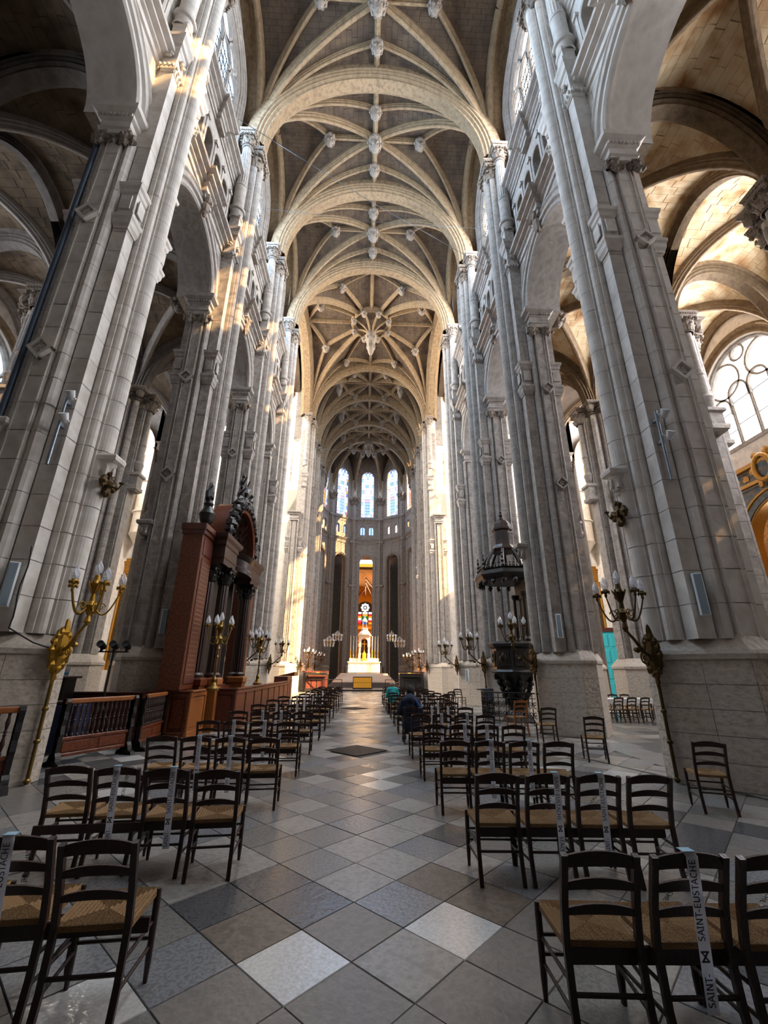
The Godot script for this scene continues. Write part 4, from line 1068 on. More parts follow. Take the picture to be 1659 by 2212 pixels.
# lady chapel seen through the middle arch of the apse
func lady_chapel() -> void:
	var t := structure("wall_lady_chapel", Vector3(0, 0, -78.0), 0, "end wall of the lady chapel beyond the high altar")
	var b := B.new(); arcade_plate(b, -3.4, 3.4, 0, 20, [[0, 3.2, 9.2, 11.6]], 0.5); put("end_wall", b, "gold_paint", t)
	b = B.new()
	for s in [-1.0, 1.0]: b.box(Vector3(3.4 * s, 9, 7), Vector3(0.4, 18, 14.5))
	put("side_walls", b, "fresco", t)
	b = B.new(); b.box(Vector3(0, 16.0, 7), Vector3(7, 0.4, 14.5)); put("chapel_ceiling", b, "fresco", t)
	b = B.new()
	for q in [[8.6, 0.5, 0.5], [7.2, 0.3, 0.35], [6.4, 0.3, 0.45]]: b.box(Vector3(0, q[0], q[2] / 2), Vector3(6.6, q[1], q[2]))
	arch_moulding(b, arch_path(0, 1.6, 2.0, 4.4), PackedVector2Array([Vector2(0, -0.1), Vector2(0.2, 0), Vector2(0.2, 0.3), Vector2(0, 0.4)]))
	put("gilt_retable", b, "ochre", t)
	for k in 5:
		b = B.new(); b.bar(Vector3(0, 14.9, 0.2 + 3 * k), Vector3((k - 2) * 1.3, 14.0, 0.2), 0.14, 0.2); put("chapel_rib", b, "wood", t)
	var w := structure("window_66", Vector3(0, 0, -78.0), 0, "stained glass window with a rose of petals in the lady chapel")
	for k in 8:
		b = B.new(); b.ball(Vector3(cos(TAU * k / 8) * 0.55, 12.1 + sin(TAU * k / 8) * 0.55, 0.1), Vector3(0.22, 0.22, 0.03), 10, 4); put("pane", b, "glass_clear", w)
	b = B.new(); b.ball(Vector3(0, 12.1, 0.1), Vector3(0.2, 0.2, 0.03), 10, 4); put("pane", b, "glass_clear", w)
	b = B.new()
	var p := PackedVector2Array([Vector2(-1.6, 9.2), Vector2(1.6, 9.2), Vector2(1.6, 11.6)])
	for k in range(1, 13): p.append(Vector2(cos(PI * k / 12) * 1.6, 11.6 + sin(PI * k / 12) * 1.6))
	b.plate(p, Transform3D(Basis.IDENTITY, Vector3(0, 0, -0.1)), 0.05); put("window_board", b, "lead", w)
	for i in 3:
		var cx := -1.05 + 1.05 * i
		for j in 6:
			b = B.new(); b.plate(rect_at(cx - 0.44, cx + 0.44, 9.25 + 0.35 * j, 9.58 + 0.35 * j), Transform3D(Basis.IDENTITY, Vector3(0, 0, 0.02)), 0.03)
			put("pane", b, [["glass_red", "glass_pink", "glass_pale", "glass_gold", "glass_red", "glass_pale"], ["glass_blue", "glass_blue", "glass_green", "glass_green", "glass_gold", "glass_pale"], ["glass_gold", "glass_red", "glass_pale", "glass_gold", "glass_red", "glass_pale"]][i][j], w)
	win_light(Vector3(0, 11, -77.6), 0, 2.8, 3.5, 2.0, Color(1, 0.85, 0.65))
	win_light(Vector3(2.9, 10, -70), -PI / 2, 6, 6, 2.2, Color(1, 0.72, 0.42))
	# ambulatory walls either side
	for s in [-1.0, 1.0]:
		var a := structure("wall_ambulatory", Vector3(0, 0, 0), 0, ("left" if s < 0 else "right") + " wall of the ambulatory behind the apse")
		b = B.new()
		var path := [Vector2(3.4, -70.8), Vector2(8.0, -66.5), Vector2(11.5, -60), Vector2(12.8, -53), Vector2(12.9, -38.4)]
		for i in 3:
			var q: Vector2 = path[i]; var e: Vector2 = path[i + 1]
			b.quad(Vector3(q.x * s, 0, q.y), Vector3(e.x * s, 0, e.y), Vector3(e.x * s, 20.8, e.y), Vector3(q.x * s, 20.8, q.y))
		var wb := B.new(); arcade_plate(wb, -8.0, 7.6, 0, 20.8, [[0.0, 3.6, 9.0, 16.2]], 0.4)
		put("aisle_wall", wb, "stone_old", a, Transform3D(Basis(Vector3.UP, -s * PI / 2), Vector3(12.85 * s, 0, -45.4)))
		put("curved_wall", b, "stone_old", a)
		b = B.new()
		var inn := [Vector2(0.0, -60.2), Vector2(3.9, -59.0), Vector2(6.6, -54.5), Vector2(7.2, -50), Vector2(7.2, -38.4)]
		for i in 4:
			var q: Vector2 = path[i]; var e: Vector2 = path[i + 1]; var q2: Vector2 = inn[i]; var e2: Vector2 = inn[i + 1]
			b.quad(Vector3(q.x * s, 19.3, q.y), Vector3(e.x * s, 19.3, e.y), Vector3(e2.x * s, 19.3, e2.y), Vector3(q2.x * s, 19.3, q2.y))
		b.quad(Vector3(0, 19.3, -60.2), Vector3(0, 19.3, -72), Vector3(3.4 * s, 19.3, -72), Vector3(3.4 * s, 19.3, -66))
		put("ambulatory_vault", b, "web", a)
		window_unit(80 + (1 if s > 0 else 0), Vector3(13.0 * s, 0, -45.4), -s * PI / 2, 3.6, 9.0, 16.2, 2, "glass_clear", 1, "unseen added window of the %s choir aisle" % ("left" if s < 0 else "right"))  # unseen window, placed so its sun reaches the altar
		win_light(Vector3(12.4 * s, 13, -45.4), -s * PI / 2, 3.2, 8.0, 2.5, Color(0.9, 0.95, 1.0))
func transept(s: float) -> void:
	var side := "left" if s < 0 else "right"
	var zc := (PZ[4] + PZ[5]) / 2
	# end wall with the great window
	var t := structure("wall_transept_" + side, Vector3(s * 20.5, 0, zc), -s * PI / 2, side + " transept end wall with its great window")
	var b := B.new(); arcade_plate(b, -7.2, 7.2, 0, 35, [[0, 9.6, 18.0, 27.5]], 0.7); put("end_wall", b, "stone", t)
	window_unit(40 if s < 0 else 41, Vector3(s * 20.7, 0, zc), -s * PI / 2, 9.6, 18.0, 27.5, 6, "glass_clear", 1, "great window of the " + side + " transept")
	win_light(Vector3(s * 20.0, 24.0, zc), -s * PI / 2, 9.0, 11.0, 9.0 if s < 0 else 6.0, Color(1.0, 0.96, 0.9))
	# east wall: tall pilasters, cornices, arches into the choir aisles
	var e := structure("wall_transept_" + side, Vector3(s * 14.1, 0, PZ[5]), 0, "east wall of the " + side + " transept with pilasters and cornices")
	b = B.new(); arcade_plate(b, -7.9 if s > 0 else -6.4, 6.4 if s > 0 else 7.9, 0, 34.2, [[-3.6 if s > 0 else 3.6, 3.2, 0, 13.6]], 0.5); put("east_wall", b, "stone", e)
	for k in 4:
		var x := -5.2 + 3.45 * k
		b = B.new()
		b.box(Vector3(x, 16, 0.12), Vector3(0.6, 32, 0.24))
		for y in [6.0, 7.6, 14.6, 15.8, 20.5, 22.0]: b.box(Vector3(x, y, 0.2), Vector3(0.85, 0.32, 0.44))
		b.lathe([Vector2(0.2, 15.9), Vector2(0.3, 16.2), Vector2(0.22, 16.5), Vector2(0.19, 19.6), Vector2(0.3, 20.2)], 10, Transform3D(Basis.IDENTITY, Vector3(x, 0, 0.35)))
		put("pilaster", b, "stone", e)
	for y in [14.9, 20.6, 24.8]:
		b = B.new(); run_moulding(b, -5.9, 5.9, y, 0.0, CORNICE, 0.8); put("cornice", b, "stone", e)
	# west wall above the aisle openings
	var w := structure("wall_transept_" + side, Vector3(s * 14.1, 0, PZ[4]), PI, "west wall of the " + side + " transept above the aisle arches")
	b = B.new(); arcade_plate(b, -6.4 if s > 0 else -7.9, 7.9 if s > 0 else 6.4, 0.0, 34.2, [[-1.95 if s > 0 else -4.5, 4.6 if s > 0 else 4.2, 0, 15.0], [4.5 if s > 0 else 1.95, 4.2 if s > 0 else 4.6, 0, 15.0]], 0.5); put("west_wall", b, "stone", w)
	var r := structure("ceiling", Vector3(s * 14.2, 0, zc), 0, "vault of the " + side + " transept")
	web({"hx": 7.0, "hz": 6.9, "y0": 25.7, "rise": 6.5}, r, "web", false)
	for sx in [-1.0, 1.0]:
		for sz in [-1.0, 1.0]: rib(Vector2(6.8 * sx, 6.7 * sz), Vector2.ZERO, {"hx": 7.0, "hz": 6.9, "y0": 25.7, "rise": 6.5}, rib_profile(0.2, 0.4), r)
# stones of the floor: diamonds in the nave, slabs in the aisles
func floor_all() -> void:
	var f := structure("floor", Vector3.ZERO, 0, "stone floor of diamond-laid slabs")
	var b := B.new(); b.box(Vector3(0, -0.08, -35), Vector3(44, 0.13, 90)); put("bedding", b, "grout", f)
	var g := RandomNumberGenerator.new(); g.seed = 4
	var fixed := {Vector2i(0, 0): 4, Vector2i(3, -1): 4, Vector2i(0, -2): 2, Vector2i(2, -2): 6, Vector2i(3, -3): 5, Vector2i(1, -1): 3, Vector2i(-1, -1): 5, Vector2i(-1, -3): 2, Vector2i(-2, -2): 2, Vector2i(1, 1): 3, Vector2i(2, 0): 1, Vector2i(0, 2): 3, Vector2i(1, -3): 1, Vector2i(2, -4): 1, Vector2i(1, -5): 1, Vector2i(0, -4): 0, Vector2i(-1, -5): 0, Vector2i(4, 0): 3, Vector2i(-1, 1): 3, Vector2i(3, 1): 3, Vector2i(-3, -1): 0}
	var hx := 0.365; var hz := 0.3775; var j := 0.0045
	var tile := B.new()
	var top := [Vector3(-hx + j * 2, 0, 0), Vector3(0, 0, -hz + j * 2), Vector3(hx - j * 2, 0, 0), Vector3(0, 0, hz - j * 2)]
	tile.quad(top[0], top[1], top[2], top[3])
	for i in 4:
		var p: Vector3 = top[i] * 1.01 + Vector3(0, -0.006, 0); var q: Vector3 = top[(i + 1) % 4] * 1.01 + Vector3(0, -0.006, 0)
		tile.quad(top[i], top[(i + 1) % 4], q, p)
		tile.quad(p, q, q + Vector3(0, -0.03, 0), p + Vector3(0, -0.03, 0))
	var tm := tile.mesh()
	var far := []
	for k in 7: far.append(B.new())
	var spots := []
	for a in range(-18, 20):
		for c in range(-100, 12):
			if (a + c) % 2 != 0: continue
			var p := Vector3(-0.405 + hx * a, 0, -3.585 + hz * c)
			if absf(p.x) > 6.0 or p.z < -37.4 or p.z > 0.6: continue
			if absf(p.x + 0.13) / 0.75 + absf(p.z + 11.35) / 0.77 < 1.0 or absf(p.x + 0.4) / 0.75 + absf(p.z + 23.0) / 0.77 < 1.0: continue
			var kk := 0
			var ky := Vector2i(a, c)
			var rr := g.randf()
			if fixed.has(ky): kk = fixed[ky]
			else: kk = 0 if rr < 0.26 else 1 if rr < 0.5 else 3 if rr < 0.68 else 6 if rr < 0.84 else 2 if rr < 0.93 else 4 if rr < 0.965 else 5
			spots.append([p.distance_to(Vector3(0, 1.7, -1.0)) + absf(p.x) * 0.6 + (50.0 if p.z > -1.6 else 0.0), p, kk])
	spots.sort_custom(func(x, y): return x[0] < y[0])
	for i in spots.size():
		var dy := g.randf_range(-0.0015, 0.0015)
		var xf := Transform3D(Basis(Vector3(1, 0, 0), g.randf_range(-0.002, 0.002)), spots[i][1] + Vector3(0, dy - 0.001, 0))
		if i < 300: put("floor_slab", tm, "tile%d" % spots[i][2], f, xf)
		else: far[spots[i][2]].add(tile, xf)
	for k in 7:
		var o := put("far_slabs", far[k], "tile%d" % k, f); o.set_meta("kind", "stuff")
	# rectangular slabs under the piers, in the aisles and crossing
	var side := []
	for k in 7: side.append(B.new())
	var z := 1.0
	while z > -39.0:
		for s in [-1.0, 1.0]:
			var x := 5.95
			while x < 18.3:
				var w := g.randf_range(0.6, 1.1)
				var k: int = [0, 1, 3, 6, 0, 1, 2][g.randi() % 7]
				side[k].box(Vector3((x + w / 2) * s, -0.021, z - 0.375), Vector3(w - 0.012, 0.04, 0.738))
				x += w
		z -= 0.75
	for i in 26:
		for r in 9: side[[0, 1, 6, 3][g.randi() % 4]].box(Vector3(-6.25 + 0.5 * i, -0.021, -37.8 - 0.75 * r), Vector3(0.49, 0.04, 0.74))
	for k in 7:
		if side[k].v.size() > 0:
			var o := put("aisle_slabs", side[k], "tile%d" % k, f); o.set_meta("kind", "stuff")
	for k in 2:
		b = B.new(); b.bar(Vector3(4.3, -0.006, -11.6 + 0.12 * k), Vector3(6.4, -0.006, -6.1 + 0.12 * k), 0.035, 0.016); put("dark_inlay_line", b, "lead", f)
	# pierced heating grilles let into the floor
	for q in [[Vector3(-0.13, 0, -11.35), "dark pierced iron grille set diamondwise in the aisle, the nearer one"], [Vector3(-0.4, 0, -23.0), "dark pierced iron grille set diamondwise in the aisle, the farther one"]]:
		var t := thing("floor_grille", q[1], "grille", q[0], 0, "floor grilles")
		b = B.new(); b.box(Vector3(0, -0.012, 0), Vector3(1.0, 0.01, 1.04), Basis(Vector3.UP, PI / 4)); put("grille_pit", b, "black", t)
		b = B.new()
		for i in 25:
			var d := -0.5 + i / 24.0
			b.box(Basis(Vector3.UP, PI / 4) * Vector3(d, -0.002, 0), Vector3(0.018, 0.012, 1.04), Basis(Vector3.UP, PI / 4))
			b.box(Basis(Vector3.UP, PI / 4) * Vector3(0, -0.002, d * 1.04), Vector3(1.0, 0.012, 0.018), Basis(Vector3.UP, PI / 4))
		put("lattice", b, "iron", t)
# ---------------------------------------------------------------- chairs and tapes
func make_chair() -> Node3D:
	var t := Node3D.new()
	if not G.has("ch_seat"):
		var b := B.new()
		# back post (local x = 0): foot, seat level, top leaning back (+z)
		var pts := [Vector3(0, 0.0, 0.06), Vector3(0, 0.2, 0.015), Vector3(0, 0.45, 0.0), Vector3(0, 0.62, 0.035), Vector3(0, 0.85, 0.115)]
		for i in 4: b.bar(pts[i], pts[i + 1] + (pts[i + 1] - pts[i]).normalized() * 0.004, 0.034, 0.032, Vector3(0, 0, 1))
		G.ch_post = b.mesh()
		b = B.new(); b.lathe([Vector2(0.0, 0.0), Vector2(0.013, 0.0), Vector2(0.019, 0.1), Vector2(0.021, 0.4), Vector2(0.018, 0.455), Vector2(0.0, 0.46)], 8); G.ch_leg = b.mesh()
		for k in 3:
			b = B.new()
			var y: float = [0.795, 0.685, 0.565][k]; var z: float = [0.1, 0.06, 0.02][k]; var h: float = [0.052, 0.034, 0.03][k]
			var w := 0.345
			for i in 8:
				var u0 := -0.5 + i / 8.0; var u1 := -0.5 + (i + 1) / 8.0
				var a0 := 0.028 * (1 - 4 * u0 * u0); var a1 := 0.028 * (1 - 4 * u1 * u1)
				var c0 := 0.02 * (1 - 4 * u0 * u0); var c1 := 0.02 * (1 - 4 * u1 * u1)
				for zz in [0.0, 0.018]:
					b.quad(Vector3(u0 * w, y + a0 * 0.5, z + c0 + zz), Vector3(u1 * w, y + a1 * 0.5, z + c1 + zz), Vector3(u1 * w, y + h + a1, z + c1 + zz), Vector3(u0 * w, y + h + a0, z + c0 + zz))
				b.quad(Vector3(u0 * w, y + h + a0, z + c0), Vector3(u1 * w, y + h + a1, z + c1), Vector3(u1 * w, y + h + a1, z + c1 + 0.018), Vector3(u0 * w, y + h + a0, z + c0 + 0.018))
				b.quad(Vector3(u0 * w, y + a0 * 0.5, z + c0), Vector3(u1 * w, y + a1 * 0.5, z + c1), Vector3(u1 * w, y + a1 * 0.5, z + c1 + 0.018), Vector3(u0 * w, y + a0 * 0.5, z + c0 + 0.018))
			G["ch_slat%d" % k] = b.mesh()
		b = B.new()
		# rush seat: strands running parallel to each of the four edges
		var hw := 0.2; var hf := 0.212; var d := 0.4
		var cr := [Vector3(-hw, 0.45, 0.0), Vector3(hw, 0.45, 0.0), Vector3(hf, 0.45, -d), Vector3(-hf, 0.45, -d)]
		var mid := Vector3(0, 0.435, -d / 2)
		var lat := rng.randf()
		for e in 4:
			for k in 9:
				var f0 := k / 9.0; var f1 := (k + 0.92) / 9.0
				var a: Vector3 = cr[e].lerp(mid, f0); var c: Vector3 = cr[(e + 1) % 4].lerp(mid, f0)
				var a2: Vector3 = cr[e].lerp(mid, f1); var c2: Vector3 = cr[(e + 1) % 4].lerp(mid, f1)
				var up := Vector3(0, 0.011, 0)
				var m0 := (a + a2) / 2 + up; var m1 := (c + c2) / 2 + up
				b.quad(a, m0, m1, c); b.quad(m0, a2, c2, m1)
			var lo := Vector3(0, -0.028, 0)
			b.quad(cr[e], cr[(e + 1) % 4], cr[(e + 1) % 4] * Vector3(1.01, 1, 1) + lo, cr[e] * Vector3(1.01, 1, 1) + lo)
		b.quad(cr[0] + Vector3(0, -0.028, 0), cr[1] + Vector3(0, -0.028, 0), cr[2] + Vector3(0, -0.028, 0), cr[3] + Vector3(0, -0.028, 0))
		G.ch_seat = b.mesh()
		b = B.new(); b.tube(PackedVector3Array([Vector3(-0.2, 0, 0), Vector3(0.2, 0, 0)]), 0.011, -1, 6); G.ch_rung = b.mesh()
		b = B.new(); b.tube(PackedVector3Array([Vector3(0, 0, 0.0), Vector3(0.018, 0, -0.38)]), 0.011, -1, 6); G.ch_side = b.mesh()
	put("seat", G.ch_seat, "rush", t)
	for s in [-1.0, 1.0]:
		put("back_post", G.ch_post, "wood_dark", t, at(Vector3(0.185 * s, 0, 0)))
		put("leg", G.ch_leg, "wood_dark", t, at(Vector3(0.215 * s, 0, -0.385)))
		for y in [0.17, 0.29]: put("side_rung", G.ch_side, "wood_dark", t, at(Vector3(0.19 * s, y, 0.01), 0, Vector3(s, 1, 1)))
	for k in 3: put("slat", G["ch_slat%d" % k], "wood_dark", t)
	put("rung", G.ch_rung, "wood_dark", t, at(Vector3(0, 0.21, -0.385)))
	put("rung", G.ch_rung, "wood_dark", t, at(Vector3(0, 0.3, -0.385)))
	put("rung", G.ch_rung, "wood_dark", t, at(Vector3(0, 0.24, 0.012), 0, Vector3(0.92, 1, 1)))
	return t
func chair(label: String, pos: Vector3, turn: float, group: String) -> Node3D:
	if not G.has("chair"): G.chair = make_chair()
	var c: Node3D = G.chair.duplicate()
	c.name = numbered("church_chair"); add_child(c)
	c.position = pos; c.rotation.y = turn
	return tag(c, label, "chair", group)
func words(s: String, size: float) -> TextMesh:
	var key := "txt" + s + str(size)
	if not G.has(key):
		var m := TextMesh.new()
		var f := SystemFont.new(); f.font_names = PackedStringArray(["Droid Sans"])
		m.font = f; m.text = s; m.font_size = 32; m.pixel_size = size / 32.0; m.depth = 0.0015
		G[key] = m
	return G[key]
# striped plastic band closing off a seat: over the top slat, down the back, under the seat, up again in front
func tape(label: String, pos: Vector3, turn: float, dx: float, drop: float, down: bool, detail: bool) -> void:
	var t := thing("barrier_tape", label, "tape", pos, turn, "tapes closing off seats")
	var b := B.new()
	var w := 0.03
	var mk := func(p: Array, x0: float, x1: float) -> void:
		for i in p.size() - 1:
			var f0 := float(i) / (p.size() - 1); var f1 := float(i + 1) / (p.size() - 1)
			var c0 := lerpf(x0, x1, f0); var c1 := lerpf(x0, x1, f1)
			for e in [0.0, 0.0012]:
				b.quad(Vector3(c0 - w, p[i].y, p[i].x + e), Vector3(c0 + w, p[i].y, p[i].x + e), Vector3(c1 + w, p[i + 1].y, p[i + 1].x + e), Vector3(c1 - w, p[i + 1].y, p[i + 1].x + e))
	mk.call([Vector2(0.15, 0.885), Vector2(0.158, 0.865), Vector2(0.158 - 0.12 * (0.865 - drop), drop)], dx, dx + 0.015)
	put("back_strip", b, "tape", t)
	b = B.new(); mk.call([Vector2(0.106, 0.885), Vector2(0.1, 0.86), Vector2(-0.1, 0.62), Vector2(-0.3, 0.475), Vector2(-0.42, 0.455)], dx, dx + 0.09); put("front_strip", b, "tape", t)
	b = B.new(); mk.call([Vector2(0.158 - 0.12 * (0.865 - drop), drop), Vector2(-0.1, 0.3), Vector2(-0.41, 0.4), Vector2(-0.42, 0.455)], dx + 0.015, dx + 0.09); put("under_strip", b, "blue_sheen_and_print", t)  # underside coloured blue to stand for a reflection
	b = B.new(); b.box(Vector3(dx, 0.886, 0.13), Vector3(w * 2.1, 0.003, 0.055)); put("top_fold", b, "tape_end", t)
	if detail:
		var q := Basis(Vector3(0, 0, 1), -PI / 2 if down else PI / 2)
		put("lettering", words("SAINT-EUSTACHE", 0.045), "ink", t, Transform3D(Basis(Vector3(1, 0, 0), 0.119) * q, Vector3(dx + 0.004, 0.68, 0.1385)))
		put("lettering", words("STACHE" if down else "SAINT-", 0.045), "ink", t, Transform3D(Basis(Vector3(1, 0, 0), 0.119) * q, Vector3(dx + 0.012, 0.31, 0.0942)))
		put("lettering", words("SAINT-EUSTACHE", 0.042), "ink", t, Transform3D(Basis(Vector3(1, 0, 0), 0.7) * Basis(Vector3(0, 0, 1), -PI / 2 - 0.25), Vector3(dx + 0.035, 0.685, -0.04)))
		b = B.new()
		for k in 2: b.box(Vector3(dx + 0.009, 0.445, 0.1105), Vector3(0.007, 0.05, 0.002), Basis(Vector3(0, 0, 1), 0.7 - 1.4 * k))
		for k in 2: b.box(Vector3(dx + 0.008, 0.445 + 0.02 * (k * 2 - 1), 0.1105 + 0.0024 * (k * 2 - 1)), Vector3(0.04, 0.006, 0.002))
		put("emblem", b, "ink", t)
func chairs() -> void:
	var nth := ["nearest", "second", "third", "fourth", "fifth", "sixth", "seventh", "eighth", "ninth", "tenth", "eleventh", "twelfth", "thirteenth"]
	var seat := ["at the aisle", "second from the aisle", "third from the aisle", "fourth from the aisle", "fifth from the aisle"]
	var zr := [-2.8, -4.62, -6.58, -8.42, -10.3, -12.25, -14.1, -16.0, -17.9, -19.8, -21.7, -23.6, -25.5]
	var zl := [-3.02, -4.78, -6.8, -8.74, -10.75, -12.75, -14.7, -16.6, -18.5, -20.4, -22.3, -24.2, -26.0]
	var g := RandomNumberGenerator.new(); g.seed = 21
	for r in 13:
		for s in [-1.0, 1.0]:
			var side := "left" if s < 0 else "right"
			var n := 4 if r < 8 else (5 if s > 0 else 3)
			for k in n:
				if s < 0 and r == 0 and k > 2: continue
				var x: float = (1.25 + 0.455 * k) if s > 0 else -(1.34 + 0.485 * k + (0.1 if r == 0 else 0.0))
				var z: float = (zr[r] + 0.03 * k) if s > 0 else (zl[r] - 0.06 * k)
				x += g.randf_range(-0.008, 0.008)
				if r >= 4: z += g.randf_range(-0.06, 0.06)
				var turn := g.randf_range(-0.03, 0.03) + (0.1 if s < 0 else -0.04)
				chair("dark wooden rush-seated chair in the %s row on the %s, %s" % [nth[r], side, seat[k]], Vector3(x, 0, z), turn, "rows of church chairs")
				if (k == 1 or k == 2) and r < 10:
					tape("pale lettered tape on the chair %s, %s row on the %s" % [seat[k], nth[r], side], Vector3(x, 0, z), turn, [0.05, -0.02, 0.06, 0.0][(r + k) % 4], 0.2 + 0.015 * ((r + k) % 3), (r + k) % 2 == 0 and s > 0, r < 5)
			if r < 9:
				var b := B.new()
				var x0: float = 1.08 * s; var x1: float = (1.25 + 0.455 * 3 + 0.17) * s if s > 0 else -(1.34 + 0.485 * 3 + 0.17)
				if s < 0: x0 = -1.2
				b.box(Vector3((x0 + x1) / 2, 0.365, (zr[r] if s > 0 else zl[r] - 0.08) - 0.03), Vector3(absf(x1 - x0), 0.07, 0.025), Basis(Vector3.UP, 0.1 if s < 0 else -0.04))
				tag(put("chair_batten", b, "wood_dark"), "dark plank tying together the chairs of the %s row on the %s" % [nth[r], side], "batten", "battens under the chair rows")
	for q in [["single chair alone in front of the right plinth", Vector3(4.72, 0, -6.5), -0.35], ["single chair standing before the pale edge of the second right plinth", Vector3(4.85, 0, -9.9), -0.3], ["single chair beside the brass pole of the second right pier", Vector3(4.8, 0, -12.2), -0.1], ["loose chair left behind the pulpit railing", Vector3(3.4, 0, -19.0), 0.2], ["loose chair standing by the third right plinth", Vector3(3.9, 0, -21.0), 0.5], ["loose chair turned sideways near the crossing on the right", Vector3(4.3, 0, -22.6), 1.2], ["loose chair against the fourth right plinth", Vector3(4.9, 0, -24.0), -0.6]]:
		chair(q[0], q[1], q[2], "loose chairs")
	var lc := chair("light oak ladder-back chair against the pulpit railing", Vector3(4.55, 0, -13.6), 0.15, "loose chairs")
	for c in lc.get_children():
		if c.name.begins_with("seat"): continue
		c.material_override = M.wood_light
	lc.scale = Vector3(1.05, 1.1, 1.05)
	for k in 8:
		chair("chair at the white table in the right aisle, %s" % ["first on the near side", "second on the near side", "third on the near side", "fourth on the near side", "first on the far side", "second on the far side", "third on the far side", "fourth on the far side"][k], Vector3(9.4 + 0.5 * (k % 4), 0, -17.1 - (2.0 if k > 3 else 0.0)), 0.2 if k < 4 else PI, "chairs round the aisle table")
	var t := thing("trestle_table", "long table under a white cloth among chairs in the right aisle", "table", Vector3(10.2, 0, -18.1), 0.1)
	var b := B.new(); b.slab(Vector3(0, 0.76, 0), Vector3(2.1, 0.03, 0.7), 0.006, Basis.IDENTITY); b.box(Vector3(0, 0.68, 0.352), Vector3(2.1, 0.16, 0.006)); put("tablecloth", b, "cloth", t)
	for sx in [-0.95, 0.95]:
		for sz in [-0.28, 0.28]:
			b = B.new(); b.box(Vector3(sx, 0.37, sz), Vector3(0.05, 0.74, 0.05)); put("leg", b, "wood_dark", t)
# ---------------------------------------------------------------- lamps and fittings on the piers
func flame_globe() -> Mesh:
	if not G.has("globe"):
		var b := B.new()
		var rows := []
		for j in 9:
			var f := j / 8.0
			var r := 0.075 * pow(sin(PI * pow(f, 0.62) * 0.98 + 0.04), 0.9)
			var row := []
			for k in 12:
				var a := TAU * k / 12 + f * 1.4
				row.append(Vector3(cos(a) * r * (1.0 if k % 2 else 0.84), f * 0.26, sin(a) * r * (1.0 if k % 2 else 0.84)))
			rows.append(row)
		for j in 8:
			for k in 12: b.quad(rows[j][k], rows[j + 1][k], rows[j + 1][(k + 1) % 12], rows[j][(k + 1) % 12])
		G.globe = b.mesh()
	return G.globe
func cup() -> Mesh:
	if not G.has("cup"):
		var b := B.new()
		b.lathe([Vector2(0.015, -0.1), Vector2(0.03, -0.06), Vector2(0.022, -0.03), Vector2(0.06, 0.0), Vector2(0.085, 0.02), Vector2(0.05, 0.03), Vector2(0.045, 0.06)], 10)
		for k in 6: b.ball(Vector3(cos(TAU * k / 6) * 0.07, 0.005, sin(TAU * k / 6) * 0.07), Vector3(0.02, 0.035, 0.02), 6, 4)
		G.cup = b.mesh()
	return G.cup
func branch_head(t: Node3D, mat: String, n: int, r: float, h: float, off: Vector3) -> void:
	# stem with curved branches, each with a cup and a flame globe, and one tall lamp in the middle
	var b := B.new()
	b.lathe([Vector2(0.02, -0.3), Vector2(0.06, -0.22), Vector2(0.03, -0.12), Vector2(0.08, -0.02), Vector2(0.1, 0.06), Vector2(0.05, 0.14), Vector2(0.03, 0.3), Vector2(0.06, 0.36), Vector2(0.03, 0.42), Vector2(0.035, h - 0.3), Vector2(0.1, h - 0.16), Vector2(0.06, h - 0.1), Vector2(0.045, h)], 10)
	for k in 8: b.bar(Vector3(cos(TAU * k / 8) * 0.04, h - 0.34, sin(TAU * k / 8) * 0.04), Vector3(cos(TAU * k / 8) * 0.13, h - 0.12, sin(TAU * k / 8) * 0.13), 0.03, 0.012)
	put("stem", b, mat, t, at(off))
	put("globe", flame_globe(), "globe", t, at(off + Vector3(0, h + 0.02, 0)))
	for i in n:
		var a := TAU * (i + 0.3) / n
		var d := Vector3(cos(a), 0, sin(a))
		b = B.new()
		var p := PackedVector3Array()
		for k in 13:
			var f := k / 12.0
			p.append(d * (0.05 + (r - 0.05) * f) + Vector3(0, 0.06 - 0.16 * sin(f * PI * 1.15) + (0.2 * pow(f, 4)), 0))
		b.tube(p, 0.022, 0.014, 6)
		var sc := PackedVector3Array()
		for k in 11:
			var th := k * 0.7
			sc.append(d * (0.16 + (0.075 - 0.005 * k) * cos(th)) + Vector3(0, 0.05 + (0.075 - 0.005 * k) * sin(th), 0))
		b.tube(sc, 0.011, 0.008, 5)
		var br := put("branch", b, mat, t, at(off))
		var tip := p[12]
		put("cup", cup(), mat, br, at(tip + Vector3(0, 0.08, 0)))
		put("globe", flame_globe(), "globe", br, at(tip + Vector3(0, 0.13, 0)))
